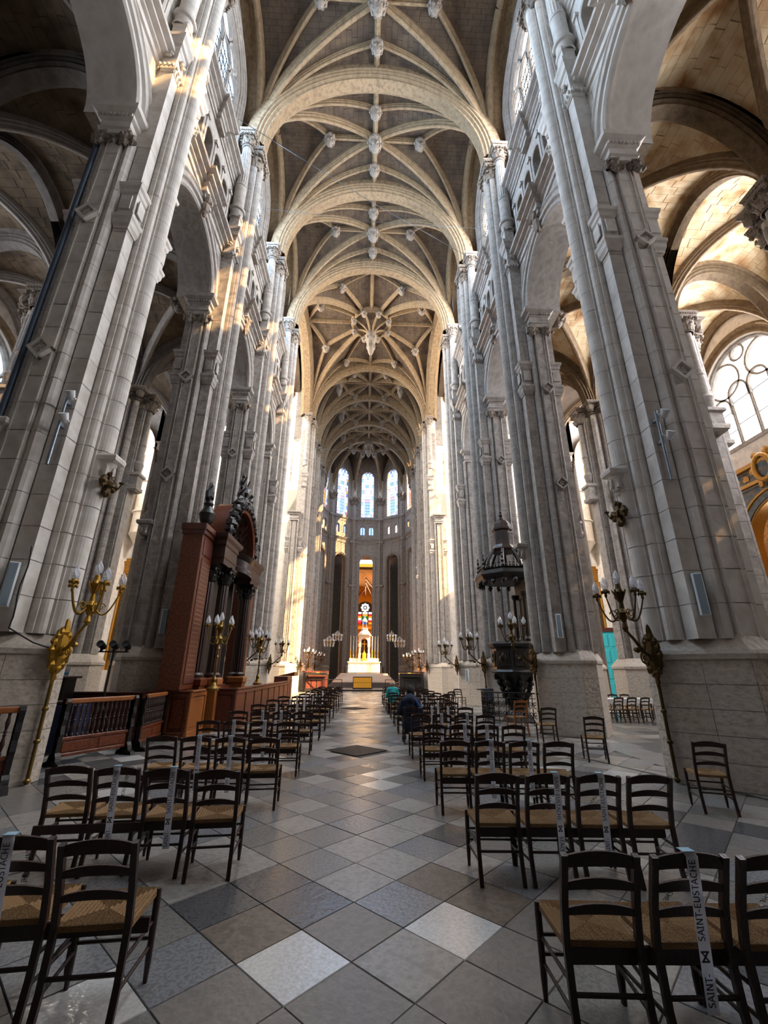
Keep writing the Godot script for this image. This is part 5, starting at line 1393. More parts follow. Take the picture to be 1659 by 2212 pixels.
func sconce(label: String, pos: Vector3, turn: float, mat: String, scale := 1.0) -> Node3D:
	# local +z points out of the pier; the wall plate stands at the origin
	var t := thing("candelabra_sconce", label, "lamp", pos, turn, "candelabra sconces on the piers")
	t.scale = Vector3.ONE * scale
	if not G.has("plate_" + mat):
		var b := B.new()
		b.ball(Vector3(0, 0, 0.03), Vector3(0.13, 0.34, 0.07), 10, 8, 0.12, 5)
		for k in 14:
			var a := TAU * k / 14
			b.ball(Vector3(cos(a) * 0.14, sin(a) * 0.33 + 0.02, 0.03), Vector3(0.06, 0.09, 0.05), 6, 4, 0.3, k)
		b.ball(Vector3(0.02, 0.42, 0.03), Vector3(0.06, 0.16, 0.05), 6, 5, 0.3, 31)
		b.ball(Vector3(0, -0.42, 0.02), Vector3(0.05, 0.16, 0.04), 6, 5, 0.3, 32)
		b.ball(Vector3(0, 0.0, 0.12), Vector3(0.07, 0.09, 0.06), 8, 5, 0.15, 33)
		G["plate_" + mat] = b.mesh()
		b = B.new()
		var p := PackedVector3Array()
		for k in 15:
			var f := k / 14.0
			p.append(Vector3(0, 0.02 + 0.18 * sin(f * 2.2) - 0.1 * sin(f * PI * 2) * 0.6 + 0.32 * pow(f, 5), 0.1 + 0.72 * f))
		b.tube(p, 0.035, 0.025, 8)
		var sc := PackedVector3Array()
		for k in 16:
			var th := k * 0.62
			sc.append(Vector3(0, -0.02 - (0.13 - 0.007 * k) * cos(th) * 0.9, 0.34 + (0.13 - 0.007 * k) * sin(th)))
		b.tube(sc, 0.018, 0.01, 6)
		b.ball(Vector3(0, 0.1, 0.55), Vector3(0.05, 0.05, 0.09), 6, 4, 0.3, 3)
		G["arm_" + mat] = b.mesh()
	put("wall_plate", G["plate_" + mat], mat, t)
	put("arm", G["arm_" + mat], mat, t)
	branch_head(t, mat, 5, 0.42, 0.62, Vector3(0, 0.72, 0.82))
	return t
func standing_candelabrum(label: String, pos: Vector3, h: float) -> void:
	var t := thing("standing_candelabrum", label, "lamp", pos, 0, "standing candelabra on the churchwardens' pew")
	var b := B.new()
	b.lathe([Vector2(0.0, 0), Vector2(0.17, 0.0), Vector2(0.17, 0.06), Vector2(0.1, 0.12), Vector2(0.06, 0.22), Vector2(0.07, 0.3), Vector2(0.03, 0.4), Vector2(0.028, h - 0.5), Vector2(0.05, h - 0.45), Vector2(0.028, h - 0.4), Vector2(0.03, h - 0.25)], 12)
	put("shaft", b, "brass", t)
	branch_head(t, "brass", 5, 0.36, 0.55, Vector3(0, h, 0))
func line_speaker(label: String, pos: Vector3, turn: float, h := 0.72) -> void:
	var t := thing("column_speaker", label, "speaker", pos, turn, "column loudspeakers on the piers")
	var b := B.new(); b.slab(Vector3(0, 0, 0), Vector3(0.15, h, 0.11), 0.012); put("case", b, "speaker_case", t)
	b = B.new(); b.slab(Vector3(0, 0, 0.058), Vector3(0.118, h - 0.035, 0.012), 0.004); put("grille", b, "speaker", t)
	b = B.new()
	for y in [-0.3, 0.3]: b.box(Vector3(0, y * h / 0.72, -0.1), Vector3(0.04, 0.04, 0.12))
	put("bracket", b, "steel", t)
func flood_pipe(label: String, pos: Vector3, turn: float) -> void:
	var t := thing("floodlight_pipe", label, "light fitting", pos, turn, "floodlight pipes on the piers")
	var b := B.new(); b.tube(PackedVector3Array([Vector3(0, 0, 0.12), Vector3(0, 1.55, 0.12)]), 0.03, -1, 8); put("pipe", b, "steel", t)
	for y in [0.95, 1.45]:
		b = B.new()
		b.lathe([Vector2(0.0, -0.1), Vector2(0.05, -0.1), Vector2(0.07, 0.0), Vector2(0.085, 0.08), Vector2(0.0, 0.07)], 10, Transform3D(Basis(Vector3(1, 0, 0), 0.7), Vector3(0.12, y, 0.2)))
		b.box(Vector3(0.06, y, 0.14), Vector3(0.1, 0.04, 0.04)); b.box(Vector3(0.12, y - 0.06, 0.16), Vector3(0.16, 0.02, 0.04))
		put("floodlight", b, "white_box", t)
		b = B.new(); b.box(Vector3(0, y - 0.1, 0.04), Vector3(0.06, 0.06, 0.14)); put("bracket", b, "steel", t)
func bronze_cross(label: String, pos: Vector3, turn: float) -> void:
	var t := thing("bronze_cross", label, "cross", pos, turn, "consecration crosses on the piers")
	var b := B.new()
	for k in 4:
		var q := Basis(Vector3(0, 0, 1), PI / 2 * k)
		var p := PackedVector2Array([Vector2(-0.05, 0.0), Vector2(0.05, 0.0), Vector2(0.07, 0.16), Vector2(0.12, 0.2), Vector2(0.07, 0.24), Vector2(0.0, 0.29), Vector2(-0.07, 0.24), Vector2(-0.12, 0.2), Vector2(-0.07, 0.16)])
		b.plate(p, Transform3D(q, Vector3(0, 0, 0.08)), 0.07)
		b.ball(q * Vector3(0, 0.22, 0) + Vector3(0, 0, 0.09), Vector3(0.05, 0.05, 0.03), 6, 4, 0.2, k)
	b.ball(Vector3(0, 0, 0.09), Vector3(0.09, 0.09, 0.05), 8, 5, 0.2, 8)
	put("cross_arms", b, "bronze", t)
	b = B.new(); b.tube(PackedVector3Array([Vector3(0, -0.05, 0.1), Vector3(0, -0.1, 0.26), Vector3(0, 0.0, 0.3)]), 0.015); b.lathe([Vector2(0.0, 0.0), Vector2(0.04, 0.0), Vector2(0.05, 0.03), Vector2(0.0, 0.03)], 8, Transform3D(Basis.IDENTITY, Vector3(0, 0.0, 0.3))); put("candle_bracket", b, "bronze", t)
func brass_pole(label: String, pos: Vector3, mat: String) -> void:
	var t := thing("gas_pipe", label, "pipe", pos, 0, "brass poles on the plinth corners")
	var b := B.new(); b.tube(PackedVector3Array([Vector3(0, 0.02, 0), Vector3(0, 1.72, 0)]), 0.028, -1, 8); put("pole", b, mat, t)
	b = B.new()
	for y in [0.06, 0.62, 1.1, 1.66]: b.lathe([Vector2(0.028, -0.03), Vector2(0.05, -0.01), Vector2(0.05, 0.02), Vector2(0.028, 0.04)], 8, Transform3D(Basis.IDENTITY, Vector3(0, y, 0)))
	put("collar", b, mat, t)
func fittings() -> void:
	var ordn := ["", "nearest", "second", "third", "fourth", "fifth", "sixth", "seventh"]
	for i in range(1, 8):
		for s in [-1.0, 1.0]:
			var side := "left" if s < 0 else "right"
			if s < 0 and i == 2: continue
			var pos := Vector3(s * 5.24, 2.02, PZ[i] + 0.24)
			var turn: float = 0.95 if s < 0 else -1.05
			if i > 1: turn = 1.2 if s < 0 else -1.2
			sconce("%s candelabra sconce with white flame globes on the %s %s pier" % ["gilded" if i == 1 and s < 0 else "dark gilt", ordn[i], side], pos, turn, "gilt" if i == 1 and s < 0 else "bronze", 0.92)
			if i < 4: brass_pole("%s pole running down the corner of the %s %s plinth" % ["brass" if s < 0 else "dark brass", ordn[i], side], Vector3(s * 5.26, 0, PZ[i] + 0.2), "brass" if s < 0 else "bronze")
	for q in [[1, 3.05, 0.74], [2, 3.05, 0.7], [3, 1.5, 0.62], [4, 1.5, 0.6]]:
		for s in [-1.0, 1.0]:
			var x: float = 5.92 if q[0] < 3 else 5.6
			line_speaker("slim grey column loudspeaker on the %s %s pier" % [ordn[q[0]], "left" if s < 0 else "right"], Vector3(s * x, q[1], PZ[q[0]] + (0.86 if q[0] < 3 else 1.04)), 0.5 if s < 0 else -0.5, q[2])
	for s in [-1.0, 1.0]:
		var side := "left" if s < 0 else "right"
		flood_pipe("steel pipe with two small floodlights on the nearest %s pier" % side, Vector3(s * 5.88, 5.25, PZ[1] + 0.76), 0.0)
		bronze_cross("dark bronze cross bracket on the nave face of the nearest %s pier" % side, Vector3(s * 5.3, 4.85 if s > 0 else 5.25, PZ[1] + 0.0), PI / 2 if s < 0 else -PI / 2)
	# downpipe on the aisle side of the nearest left pier
	var b := B.new(); b.tube(PackedVector3Array([Vector3(-6.98, 2.2, -7.38), Vector3(-6.98, 14.2, -7.38)]), 0.06, -1, 8); tag(put("downpipe", b, "pipe_grey"), "dark grey pipe running up the nearest left pier", "pipe")
	# cables
	var cb := B.new()
	var p := PackedVector3Array()
	for k in 9: p.append(Vector3(-5.75 + 0.02 * sin(k * 1.3), 2.35 + 0.17 * k, -7.48))
	p.insert(0, Vector3(-5.5, 2.14, -7.75)); p.insert(0, Vector3(-5.3, 2.05, -7.95))
	cb.tube(p, 0.012, -1, 5); tag(put("cable", cb, "black"), "black cable looping up the nearest left pier from the gilded sconce", "cable")
	for q in [["thin wire stretched across the nave below the second vault bay", Vector3(-5.5, 22.5, -11.2), Vector3(5.6, 20.9, -16.0)], ["thin pale wires across the nave above the third piers", Vector3(-5.6, 24.5, -16.2), Vector3(5.7, 24.3, -16.6)], ["thin wire across the crossing before the apse windows", Vector3(-5.5, 22.0, -38.0), Vector3(5.4, 22.2, -37.6)]]:
		cb = B.new(); cb.tube(PackedVector3Array([q[1], q[1].lerp(q[2], 0.5) + Vector3(0, -0.25, 0), q[2]]), 0.012, -1, 4); tag(put("wire", cb, "steel"), q[0], "wire")
# ---------------------------------------------------------------- wooden furniture
func panelled(t: Node3D, x0: float, x1: float, y0: float, y1: float, n: int, z: float, q: Transform3D, mat := "wood") -> void:
	# framed panelling in local xy of q: rails, stiles and raised panels
	var b := B.new()
	b.box(Vector3((x0 + x1) / 2, (y0 + y1) / 2, z - 0.03), Vector3(x1 - x0, y1 - y0, 0.04))
	put("panel_back", b, mat, t, q)
	var w := (x1 - x0) / n
	for i in n + 1:
		b = B.new(); b.slab(Vector3(x0 + w * i + (0.03 if i == 0 else -0.03 if i == n else 0.0), (y0 + y1) / 2, z), Vector3(0.09, y1 - y0, 0.05), 0.008); put("stile", b, mat, t, q)
	b = B.new(); b.slab(Vector3((x0 + x1) / 2, y0 + 0.09, z + 0.008), Vector3(x1 - x0, 0.18, 0.06), 0.01); put("bottom_rail", b, mat, t, q)
	b = B.new(); b.slab(Vector3((x0 + x1) / 2, y1 - 0.07, z + 0.004), Vector3(x1 - x0, 0.1, 0.055), 0.01); put("top_rail", b, mat, t, q)
	for i in n:
		b = B.new(); b.slab(Vector3(x0 + w * (i + 0.5), (y0 + y1) / 2 + 0.05, z - 0.006), Vector3(w - 0.2, y1 - y0 - 0.42, 0.03), 0.02); put("panel", b, mat, t, q)
	b = B.new(); b.slab(Vector3((x0 + x1) / 2, y1 + 0.02, z - 0.01), Vector3(x1 - x0 + 0.06, 0.05, 0.14), 0.012); put("cap_rail", b, mat, t, q)
func figure(b: B, p: Vector3, h: float, sd: int, lean := 0.0) -> void:
	# small carved figure: robe, torso, head, arms, all overlapping
	b.lathe([Vector2(0.0, 0), Vector2(0.2, 0.0), Vector2(0.17, 0.2), Vector2(0.13, 0.42), Vector2(0.16, 0.6), Vector2(0.06, 0.74), Vector2(0.05, 0.8)], 8, Transform3D(Basis(Vector3(1, 0, 0), lean).scaled(Vector3.ONE * h), p))
	b.ball(p + Basis(Vector3(1, 0, 0), lean) * Vector3(0, 0.88 * h, 0), Vector3(0.08, 0.1, 0.09) * h, 8, 6)
	for s in [-1.0, 1.0]: b.tube(PackedVector3Array([p + Vector3(0.12 * s, 0.62, 0) * h, p + Vector3(0.26 * s, 0.5 + 0.1 * (sd % 3), 0.12) * h, p + Vector3(0.22 * s, 0.7 + 0.06 * (sd % 2), 0.22) * h]), 0.05 * h, 0.03 * h, 6)
	b.ball(p + Vector3(0.1, 0.3, 0.08) * h, Vector3(0.14, 0.24, 0.12) * h, 7, 5, 0.25, sd)
func wardens_pew() -> void:
	var t := thing("churchwardens_pew", "tall carved dark wooden pew canopy with inscribed red panels and a domed niche", "carved pew", Vector3(-4.87, 0, -16.0), PI / 2)
	var b := B.new()
	b.box(Vector3(0, 0.6, -0.15), Vector3(5.6, 1.2, 0.3)); put("base", b, "wood", t)
	b = B.new(); b.box(Vector3(0, 3.3, -0.42), Vector3(2.8, 4.2, 0.1)); put("back_panel", b, "wood_black", t)
	for s in [-1.0, 1.0]:
		var x: float = 2.85 * s
		b = B.new(); b.slab(Vector3(x, 3.45, -0.32), Vector3(0.95, 4.5, 0.6), 0.02); put("side_slab", b, "wood", t)
		b = B.new(); b.slab(Vector3(x, 5.78, -0.3), Vector3(1.1, 0.2, 0.76), 0.03); b.slab(Vector3(x, 5.62, -0.31), Vector3(1.02, 0.14, 0.68), 0.02); put("slab_cornice", b, "wood_red", t)
		b = B.new(); b.slab(Vector3(x, 3.1, -0.01), Vector3(0.7, 3.5, 0.03), 0.012); b.slab(Vector3(x, 5.2, -0.01), Vector3(0.7, 0.5, 0.03), 0.012); put("inscribed_panel", b, "wood_red", t)
		var lines := 26
		for k in lines:
			var row := B.new()
			var xx := -0.28
			while xx < 0.26:
				var w := 0.03 + 0.05 * fmod(absf(sin(k * 12.9 + xx * 78.2)) * 43.7, 1.0)
				row.box(Vector3(xx + w / 2, 0, 0), Vector3(w, 0.028, 0.004)); xx += w + 0.02
			put("inscription_line", row, "gold_ink", t, at(Vector3(x, 4.72 - 0.125 * k, 0.008)))
		for e in [0.62, 1.25]:
			var cx: float = (1.35 + e - 0.5) * s
			var cz := 0.18 if e < 1 else -0.1
			b = B.new(); b.stack(rect(0.5, 0.5), [[0.0, 1.05], [0.25, 1.0], [1.25, 0.95], [1.3, 1.1], [1.45, 1.12], [1.5, 0.9]]); put("pedestal", b, "wood_light" if e < 1 else "wood", t, at(Vector3(cx, 0, cz)))
			b = B.new(); b.lathe([Vector2(0.24, 1.5), Vector2(0.25, 1.58), Vector2(0.2, 1.64)], 14); b.lathe([Vector2(0.19, 1.62), Vector2(0.165, 4.35)], 28, Transform3D.IDENTITY, 0.1); put("column", b, "wood_dark", t, at(Vector3(cx, 0, cz)))
			put("column_capital", capital_mesh(0.18, 0.55), "wood_black", t, at(Vector3(cx, 4.33, cz)))
		b = B.new(); b.stack(rect(1.3, 0.62), [[4.88, 1.0], [5.05, 1.0], [5.1, 1.05], [5.45, 1.02], [5.5, 1.12], [5.62, 1.16], [5.72, 1.34], [5.84, 1.38], [5.88, 1.2]]); put("entablature", b, "wood_dark", t, at(Vector3(1.72 * s, 0, 0.05)))
	# niche: coffered half dome
	b = B.new()
	var rows := 7; var cols := 12
	for i in cols:
		for j in rows:
			var f := func(u: float, v: float) -> Vector3: return Vector3(-cos(PI * u) * cos(v * PI / 2 * 0.98) * 1.4, 5.6 + sin(v * PI / 2) * 1.75, -sin(PI * u) * cos(v * PI / 2 * 0.98) * 0.75 + 0.1)
			b.quad(f.call(i / 12.0, j / 7.0), f.call((i + 1) / 12.0, j / 7.0), f.call((i + 1) / 12.0, (j + 1) / 7.0), f.call(i / 12.0, (j + 1) / 7.0))
	put("niche_dome", b, "wood_dark", t)
	for i in 10:
		for j in 5:
			var u := (i + 1.0) / 11.0; var v := (j + 0.6) / 7.0
			var c := Vector3(-cos(PI * u) * cos(v * PI / 2 * 0.98) * 1.36, 5.6 + sin(v * PI / 2) * 1.72, -sin(PI * u) * cos(v * PI / 2) * 0.72 + 0.1)
			b = B.new()
			for k in 4: b.box(Basis(Vector3(0, 0, 1), PI / 4 + PI / 2 * k) * Vector3(0, 0.085, 0), Vector3(0.2, 0.03, 0.03), Basis(Vector3(0, 0, 1), PI / 4 + PI / 2 * k))
			b.ball(Vector3.ZERO, Vector3(0.05, 0.05, 0.03), 6, 4, 0.2, i)
			put("coffer", b, "wood", t, Transform3D(Basis(Vector3.UP, (0.5 - u) * -2.6), c))
	b = B.new(); b.box(Vector3(0, 5.35, -0.2), Vector3(2.7, 0.5, 0.2)); b.lathe([Vector2(1.3, 4.95), Vector2(1.3, 5.1), Vector2(1.24, 5.15), Vector2(1.24, 5.4), Vector2(1.34, 5.5), Vector2(1.42, 5.62)], 24, Transform3D(Basis.IDENTITY.scaled(Vector3(1, 1, 0.45)), Vector3(0, 0, 0.0))); put("niche_cornice", b, "wood_dark", t)
	b = B.new(); arch_moulding(b, arch_path(0, 1.5, 5.85, 5.9, 0.2), PackedVector2Array([Vector2(-0.75, -0.06), Vector2(0.05, -0.06), Vector2(0.1, 0.02), Vector2(0.04, 0.1), Vector2(0.1, 0.18), Vector2(0.0, 0.26), Vector2(-0.75, 0.26)])); put("arch_hood", b, "wood", t)
	for k in 15:
		var a := PI * (k + 0.5) / 15
		b = B.new()
		b.ball(Vector3(cos(a) * 1.75, 5.95 + sin(a) * 1.75, 0.22), Vector3(0.17, 0.2, 0.14), 7, 5, 0.35, k); b.ball(Vector3(cos(a) * 1.6, 5.95 + sin(a) * 1.6, 0.32), Vector3(0.1, 0.12, 0.09), 6, 4, 0.35, k + 20)
		put("garland", b, "wood_black", t)
	b = B.new(); figure(b, Vector3(-0.15, 7.55, -0.05), 1.0, 1); figure(b, Vector3(0.3, 7.5, 0.1), 0.85, 2, 0.2); figure(b, Vector3(0.05, 8.15, -0.1), 0.95, 3); b.ball(Vector3(0.0, 7.7, 0.05), Vector3(0.55, 0.35, 0.35), 9, 6, 0.25, 44); b.ball(Vector3(0.1, 8.2, 0.0), Vector3(0.3, 0.4, 0.25), 8, 6, 0.3, 45)
	put("figure_group", b, "wood_black", t)
	b = B.new(); figure(b, Vector3(1.75, 5.9, 0.1), 1.0, 4); b.tube(PackedVector3Array([Vector3(1.9, 6.7, 0.2), Vector3(2.2, 6.75, 0.25), Vector3(2.3, 6.5, 0.3)]), 0.06, 0.03); put("cherub", b, "wood_black", t)
	b = B.new(); b.lathe([Vector2(0.0, 5.88), Vector2(0.16, 5.9), Vector2(0.08, 6.02), Vector2(0.2, 6.2), Vector2(0.26, 6.45), Vector2(0.12, 6.7), Vector2(0.16, 6.8), Vector2(0.06, 6.95)], 10); b.ball(Vector3(0, 7.2, 0), Vector3(0.16, 0.34, 0.14), 8, 6, 0.3, 12); put("urn", b, "wood_black", t, at(Vector3(-2.55, 0, -0.3)))
	for k in 9:
		b = B.new(); b.ball(Vector3(0.05 * sin(k * 2.0), 1.9 + 0.32 * k, -0.34), Vector3(0.2 - 0.01 * k, 0.17, 0.07), 7, 5, 0.4, k); put("trophy_carving", b, "wood_black", t)
	# enclosure: long panelled front, end wall and corner block
	var e := thing("panelled_enclosure", "long panelled oak parapet of the churchwardens' pew beside the left chairs", "parapet", Vector3.ZERO)
	var nave := Transform3D(Basis(Vector3.UP, PI / 2), Vector3(-3.9, 0, -19.3))
	panelled(e, -4.7, 5.0, 0.0, 1.15, 8, 0.0, nave)
	panelled(e, -0.75, 0.75, 0.0, 1.15, 1, 0.0, Transform3D(Basis.IDENTITY, Vector3(-4.65, 0, -14.55)), "wood_red")
	var c := thing("panelled_pew_end", "light oak corner block with a tall panel at the near end of the pew", "parapet", Vector3.ZERO)
	panelled(c, -0.6, 0.6, 0.0, 1.15, 1, 0.0, Transform3D(Basis(Vector3.UP, PI / 2), Vector3(-4.62, 0, -13.4)), "wood_light")
	panelled(c, -0.55, 0.5, 0.0, 1.15, 2, 0.0, Transform3D(Basis.IDENTITY, Vector3(-5.15, 0, -12.8)), "wood")
	var w := thing("panelled_screen", "low dark panelled wooden screen behind the balustrades in the left aisle", "screen", Vector3.ZERO)
	panelled(w, -1.7, 1.6, 0.0, 1.12, 3, 0.0, Transform3D(Basis.IDENTITY, Vector3(-7.35, 0, -12.7)), "wood_red")
	var d := thing("reading_desk", "dark red wooden desk with a slanted top at the far end of the pew parapet", "desk", Vector3(-4.3, 0, -25.1), PI / 2)
	b = B.new(); b.box(Vector3(0, 0.7, 0), Vector3(1.5, 1.4, 0.7)); put("body", b, "wood_red", d)
	b = B.new(); b.plate(PackedVector2Array([Vector2(-0.4, 1.4), Vector2(0.45, 1.4), Vector2(0.45, 1.62), Vector2(-0.4, 1.42)]), Transform3D(Basis(Vector3.UP, -PI / 2), Vector3(0.8, 0, 0)), 1.6); put("slanted_top", b, "wood", d)
	for k in 2:
		b = B.new(); b.slab(Vector3(-0.38 + 0.76 * k, 0.75, 0.36), Vector3(0.6, 1.0, 0.03), 0.02); put("panel", b, "wood", d)
	standing_candelabrum("brass standing candelabrum with flame globes at the near end of the pew", Vector3(-4.25, 1.17, -13.4), 1.35)
	standing_candelabrum("brass standing candelabrum with flame globes at the far end of the pew", Vector3(-4.2, 1.17, -18.6), 1.3)
# turned-baluster rail with carved feet; local x along the rail
func balustrade(label: String, a: Vector3, c: Vector3, n: int) -> void:
	var dir := c - a
	var L := dir.length()
	var t := thing("baluster_rail", label, "balustrade", a, atan2(-dir.z, dir.x), "wooden baluster rails in the left aisle")
	if not G.has("balu"):
		var b := B.new()
		b.lathe([Vector2(0.02, 0), Vector2(0.028, 0.03), Vector2(0.018, 0.06), Vector2(0.034, 0.16), Vector2(0.016, 0.26), Vector2(0.026, 0.29), Vector2(0.016, 0.31), Vector2(0.024, 0.335), Vector2(0.016, 0.36), Vector2(0.032, 0.46), Vector2(0.018, 0.56), Vector2(0.026, 0.58), Vector2(0.02, 0.6)], 8)
		G.balu = b.mesh()
		b = B.new()
		b.plate(PackedVector2Array([Vector2(-0.055, 0.1), Vector2(0.055, 0.1), Vector2(0.055, 0.5), Vector2(0.075, 0.55), Vector2(0.05, 0.7), Vector2(0.075, 0.82), Vector2(0.06, 0.95), Vector2(0.085, 1.12), Vector2(0.06, 1.18), Vector2(-0.06, 1.18), Vector2(-0.085, 1.12), Vector2(-0.06, 0.95), Vector2(-0.075, 0.82), Vector2(-0.05, 0.7), Vector2(-0.075, 0.55), Vector2(-0.055, 0.5)]), Transform3D(Basis(Vector3.UP, PI / 2), Vector3(0.04, 0, 0)), 0.08, 0.01)
		b.plate(PackedVector2Array([Vector2(-0.24, 0.0), Vector2(0.24, 0.0), Vector2(0.22, 0.06), Vector2(0.12, 0.1), Vector2(0.1, 0.18), Vector2(0.055, 0.24), Vector2(-0.055, 0.24), Vector2(-0.1, 0.18), Vector2(-0.12, 0.1), Vector2(-0.22, 0.06)]), Transform3D(Basis(Vector3.UP, PI / 2), Vector3(0.05, 0, 0)), 0.1, 0.012)
		G.balu_post = b.mesh()
	for x in [0.05, L - 0.05]: put("end_post", G.balu_post, "wood_black", t, at(Vector3(x, 0, 0)))
	var b := B.new(); b.slab(Vector3(L / 2, 1.13, 0), Vector3(L - 0.1, 0.09, 0.09), 0.015); put("top_rail", b, "wood_light", t)
	b = B.new(); b.slab(Vector3(L / 2, 0.46, 0), Vector3(L - 0.1, 0.06, 0.07), 0.01); put("middle_rail", b, "wood", t)
	for k in n: put("baluster", G.balu, "wood_dark", t, at(Vector3(0.12 + (L - 0.24) * (k + 0.5) / n, 0.49, 0)))
	b = B.new(); b.box(Vector3(L / 2, 0.3, -0.005), Vector3(L - 0.1, 0.3, 0.03)); b.slab(Vector3(L / 2, 0.18, 0), Vector3(L - 0.1, 0.06, 0.06), 0.01); put("bottom_rail", b, "wood", t)
	for s in [0.27, 0.73]:
		b = B.new(); b.slab(Vector3(L * s, 0.32, 0.012), Vector3(L * 0.38, 0.18, 0.03), 0.012); put("panel", b, "wood", t)
func pulpit() -> void:
	var t := thing("pulpit", "dark carved wooden pulpit with a spired canopy against the right nave piers", "pulpit", Vector3(5.75, 0, -17.4), -PI / 2)
	var oct := ngon(1.0, 8, 0.5)
	var b := B.new()
	b.stack(oct, [[0.0, 0.6], [0.2, 0.5], [0.4, 0.34], [1.0, 0.3], [1.2, 0.4], [1.45, 0.62], [1.6, 0.78], [1.68, 0.84]])
	put("foot", b, "wood_black", t)
	for k in 8:
		b = B.new()
		var a := TAU * k / 8
		for j in 5: b.ball(Vector3(cos(a) * (0.35 + 0.09 * j), 0.7 + 0.22 * j, sin(a) * (0.35 + 0.09 * j)), Vector3(0.1, 0.14, 0.1), 6, 4, 0.3, j)
		put("console", b, "wood_black", t)
	b = B.new(); b.stack(oct, [[1.66, 0.8], [1.72, 0.9], [1.8, 0.82], [2.55, 0.8], [2.62, 0.9], [2.72, 0.96], [2.8, 0.92]]); put("tub", b, "wood_black", t)
	for k in 8:
		var q := Basis(Vector3.UP, -TAU * k / 8)
		b = B.new(); b.slab(Vector3(0, 2.18, 0.78), Vector3(0.44, 0.56, 0.03), 0.02, Basis.IDENTITY)
		for j in 3: b.ball(Vector3(-0.1 + 0.1 * j, 2.18 + 0.08 * (j % 2), 0.8), Vector3(0.07, 0.14, 0.04), 6, 4, 0.3, j)
		put("tub_panel", b, "wood_black", t, Transform3D(q, Vector3.ZERO))
	for s in [-1.0, 1.0]:
		b = B.new(); b.lathe([Vector2(0.11, 2.8), Vector2(0.12, 2.9), Vector2(0.08, 3.0), Vector2(0.07, 4.5), Vector2(0.12, 4.6), Vector2(0.12, 4.7)], 10, at(Vector3(0.55 * s, 0, -0.45))); put("column", b, "wood_black", t)
	b = B.new(); b.box(Vector3(0, 3.7, -0.62), Vector3(0.85, 1.8, 0.06)); b.plate(PackedVector2Array([Vector2(-0.6, 4.5), Vector2(0.6, 4.5), Vector2(0.75, 5.2), Vector2(-0.75, 5.2)]), Transform3D(Basis.IDENTITY, Vector3(0, 0, -0.55)), 0.12); put("back_board", b, "wood_black", t)
	b = B.new(); b.stack(oct, [[5.1, 0.8], [5.15, 1.12], [5.3, 1.2], [5.36, 1.26], [5.5, 1.22], [5.56, 1.1], [5.6, 1.14]]); put("sounding_board", b, "wood_black", t)
	for k in 16:
		var a := TAU * k / 16
		b = B.new(); b.ball(Vector3(cos(a) * 1.08, 5.06, sin(a) * 1.08), Vector3(0.1, 0.12, 0.1), 6, 4, 0.3, k); put("lambrequin", b, "wood_black", t)
	for k in 8:
		var a := TAU * (k + 0.5) / 8
		b = B.new(); b.lathe([Vector2(0.06, 5.58), Vector2(0.08, 5.66), Vector2(0.04, 5.74), Vector2(0.07, 5.84), Vector2(0.03, 5.92), Vector2(0.05, 6.0), Vector2(0.02, 6.1), Vector2(0.04, 6.16), Vector2(0.0, 6.26)], 8, at(Vector3(cos(a) * 1.1, 0, sin(a) * 1.1))); put("finial", b, "wood_black", t)
		b = B.new()
		var p := PackedVector3Array()
		for j in 8: p.append(Vector3(cos(a) * lerpf(0.95, 0.42, j / 7.0), 5.6 + 0.95 * pow(j / 7.0, 0.6), sin(a) * lerpf(0.95, 0.42, j / 7.0)))
		b.tube(p, 0.07, 0.05, 6); put("flying_rib", b, "wood_black", t)
		for j in 5:
			b = B.new(); b.lathe([Vector2(0.02, 0), Vector2(0.035, 0.06), Vector2(0.015, 0.12), Vector2(0.025, 0.18)], 6, at(Vector3(cos(a), 0, sin(a)).rotated(Vector3.UP, 0.12 + 0.13 * j) * 1.06 + Vector3(0, 5.6, 0))); put("gallery_baluster", b, "wood_black", t)
	b = B.new(); b.stack(oct, [[6.4, 0.5], [6.5, 0.55], [6.58, 0.46], [6.7, 0.4], [7.3, 0.36], [7.36, 0.44], [7.44, 0.44], [7.46, 0.4], [7.62, 0.38], [7.76, 0.26], [7.84, 0.1]]); put("lantern", b, "wood_dark", t)
	for k in 8:
		var q := Basis(Vector3.UP, -TAU * k / 8)
		b = B.new(); b.slab(Vector3(0, 7.0, 0.35), Vector3(0.2, 0.42, 0.02), 0.01); put("lantern_panel", b, "wood_black", t, Transform3D(q, Vector3.ZERO))
	b = B.new(); b.lathe([Vector2(0.08, 7.8), Vector2(0.1, 7.88), Vector2(0.03, 7.94), Vector2(0.08, 8.04), Vector2(0.02, 8.12), Vector2(0.05, 8.2), Vector2(0.0, 8.42)], 10); put("spire", b, "wood_black", t)
	# wrought iron railing round the foot
	var r := thing("iron_railing", "black wrought iron railing curving round the foot of the pulpit", "railing", Vector3(6.3, 0, -17.7), 0)
	b = B.new()
	var top := PackedVector3Array(); var low := PackedVector3Array(); var mid := PackedVector3Array()
	for k in 33:
		var a := PI * 0.42 + PI * 0.9 * k / 32
		var d := Vector3(cos(a) * 1.75, 0, sin(a) * 1.75)
		top.append(d + Vector3(0, 1.02, 0)); low.append(d + Vector3(0, 0.1, 0)); mid.append(d + Vector3(0, 0.85, 0))
	b.tube(top, 0.025); b.tube(low, 0.02); b.tube(mid, 0.014); put("rails", b, "iron", r)
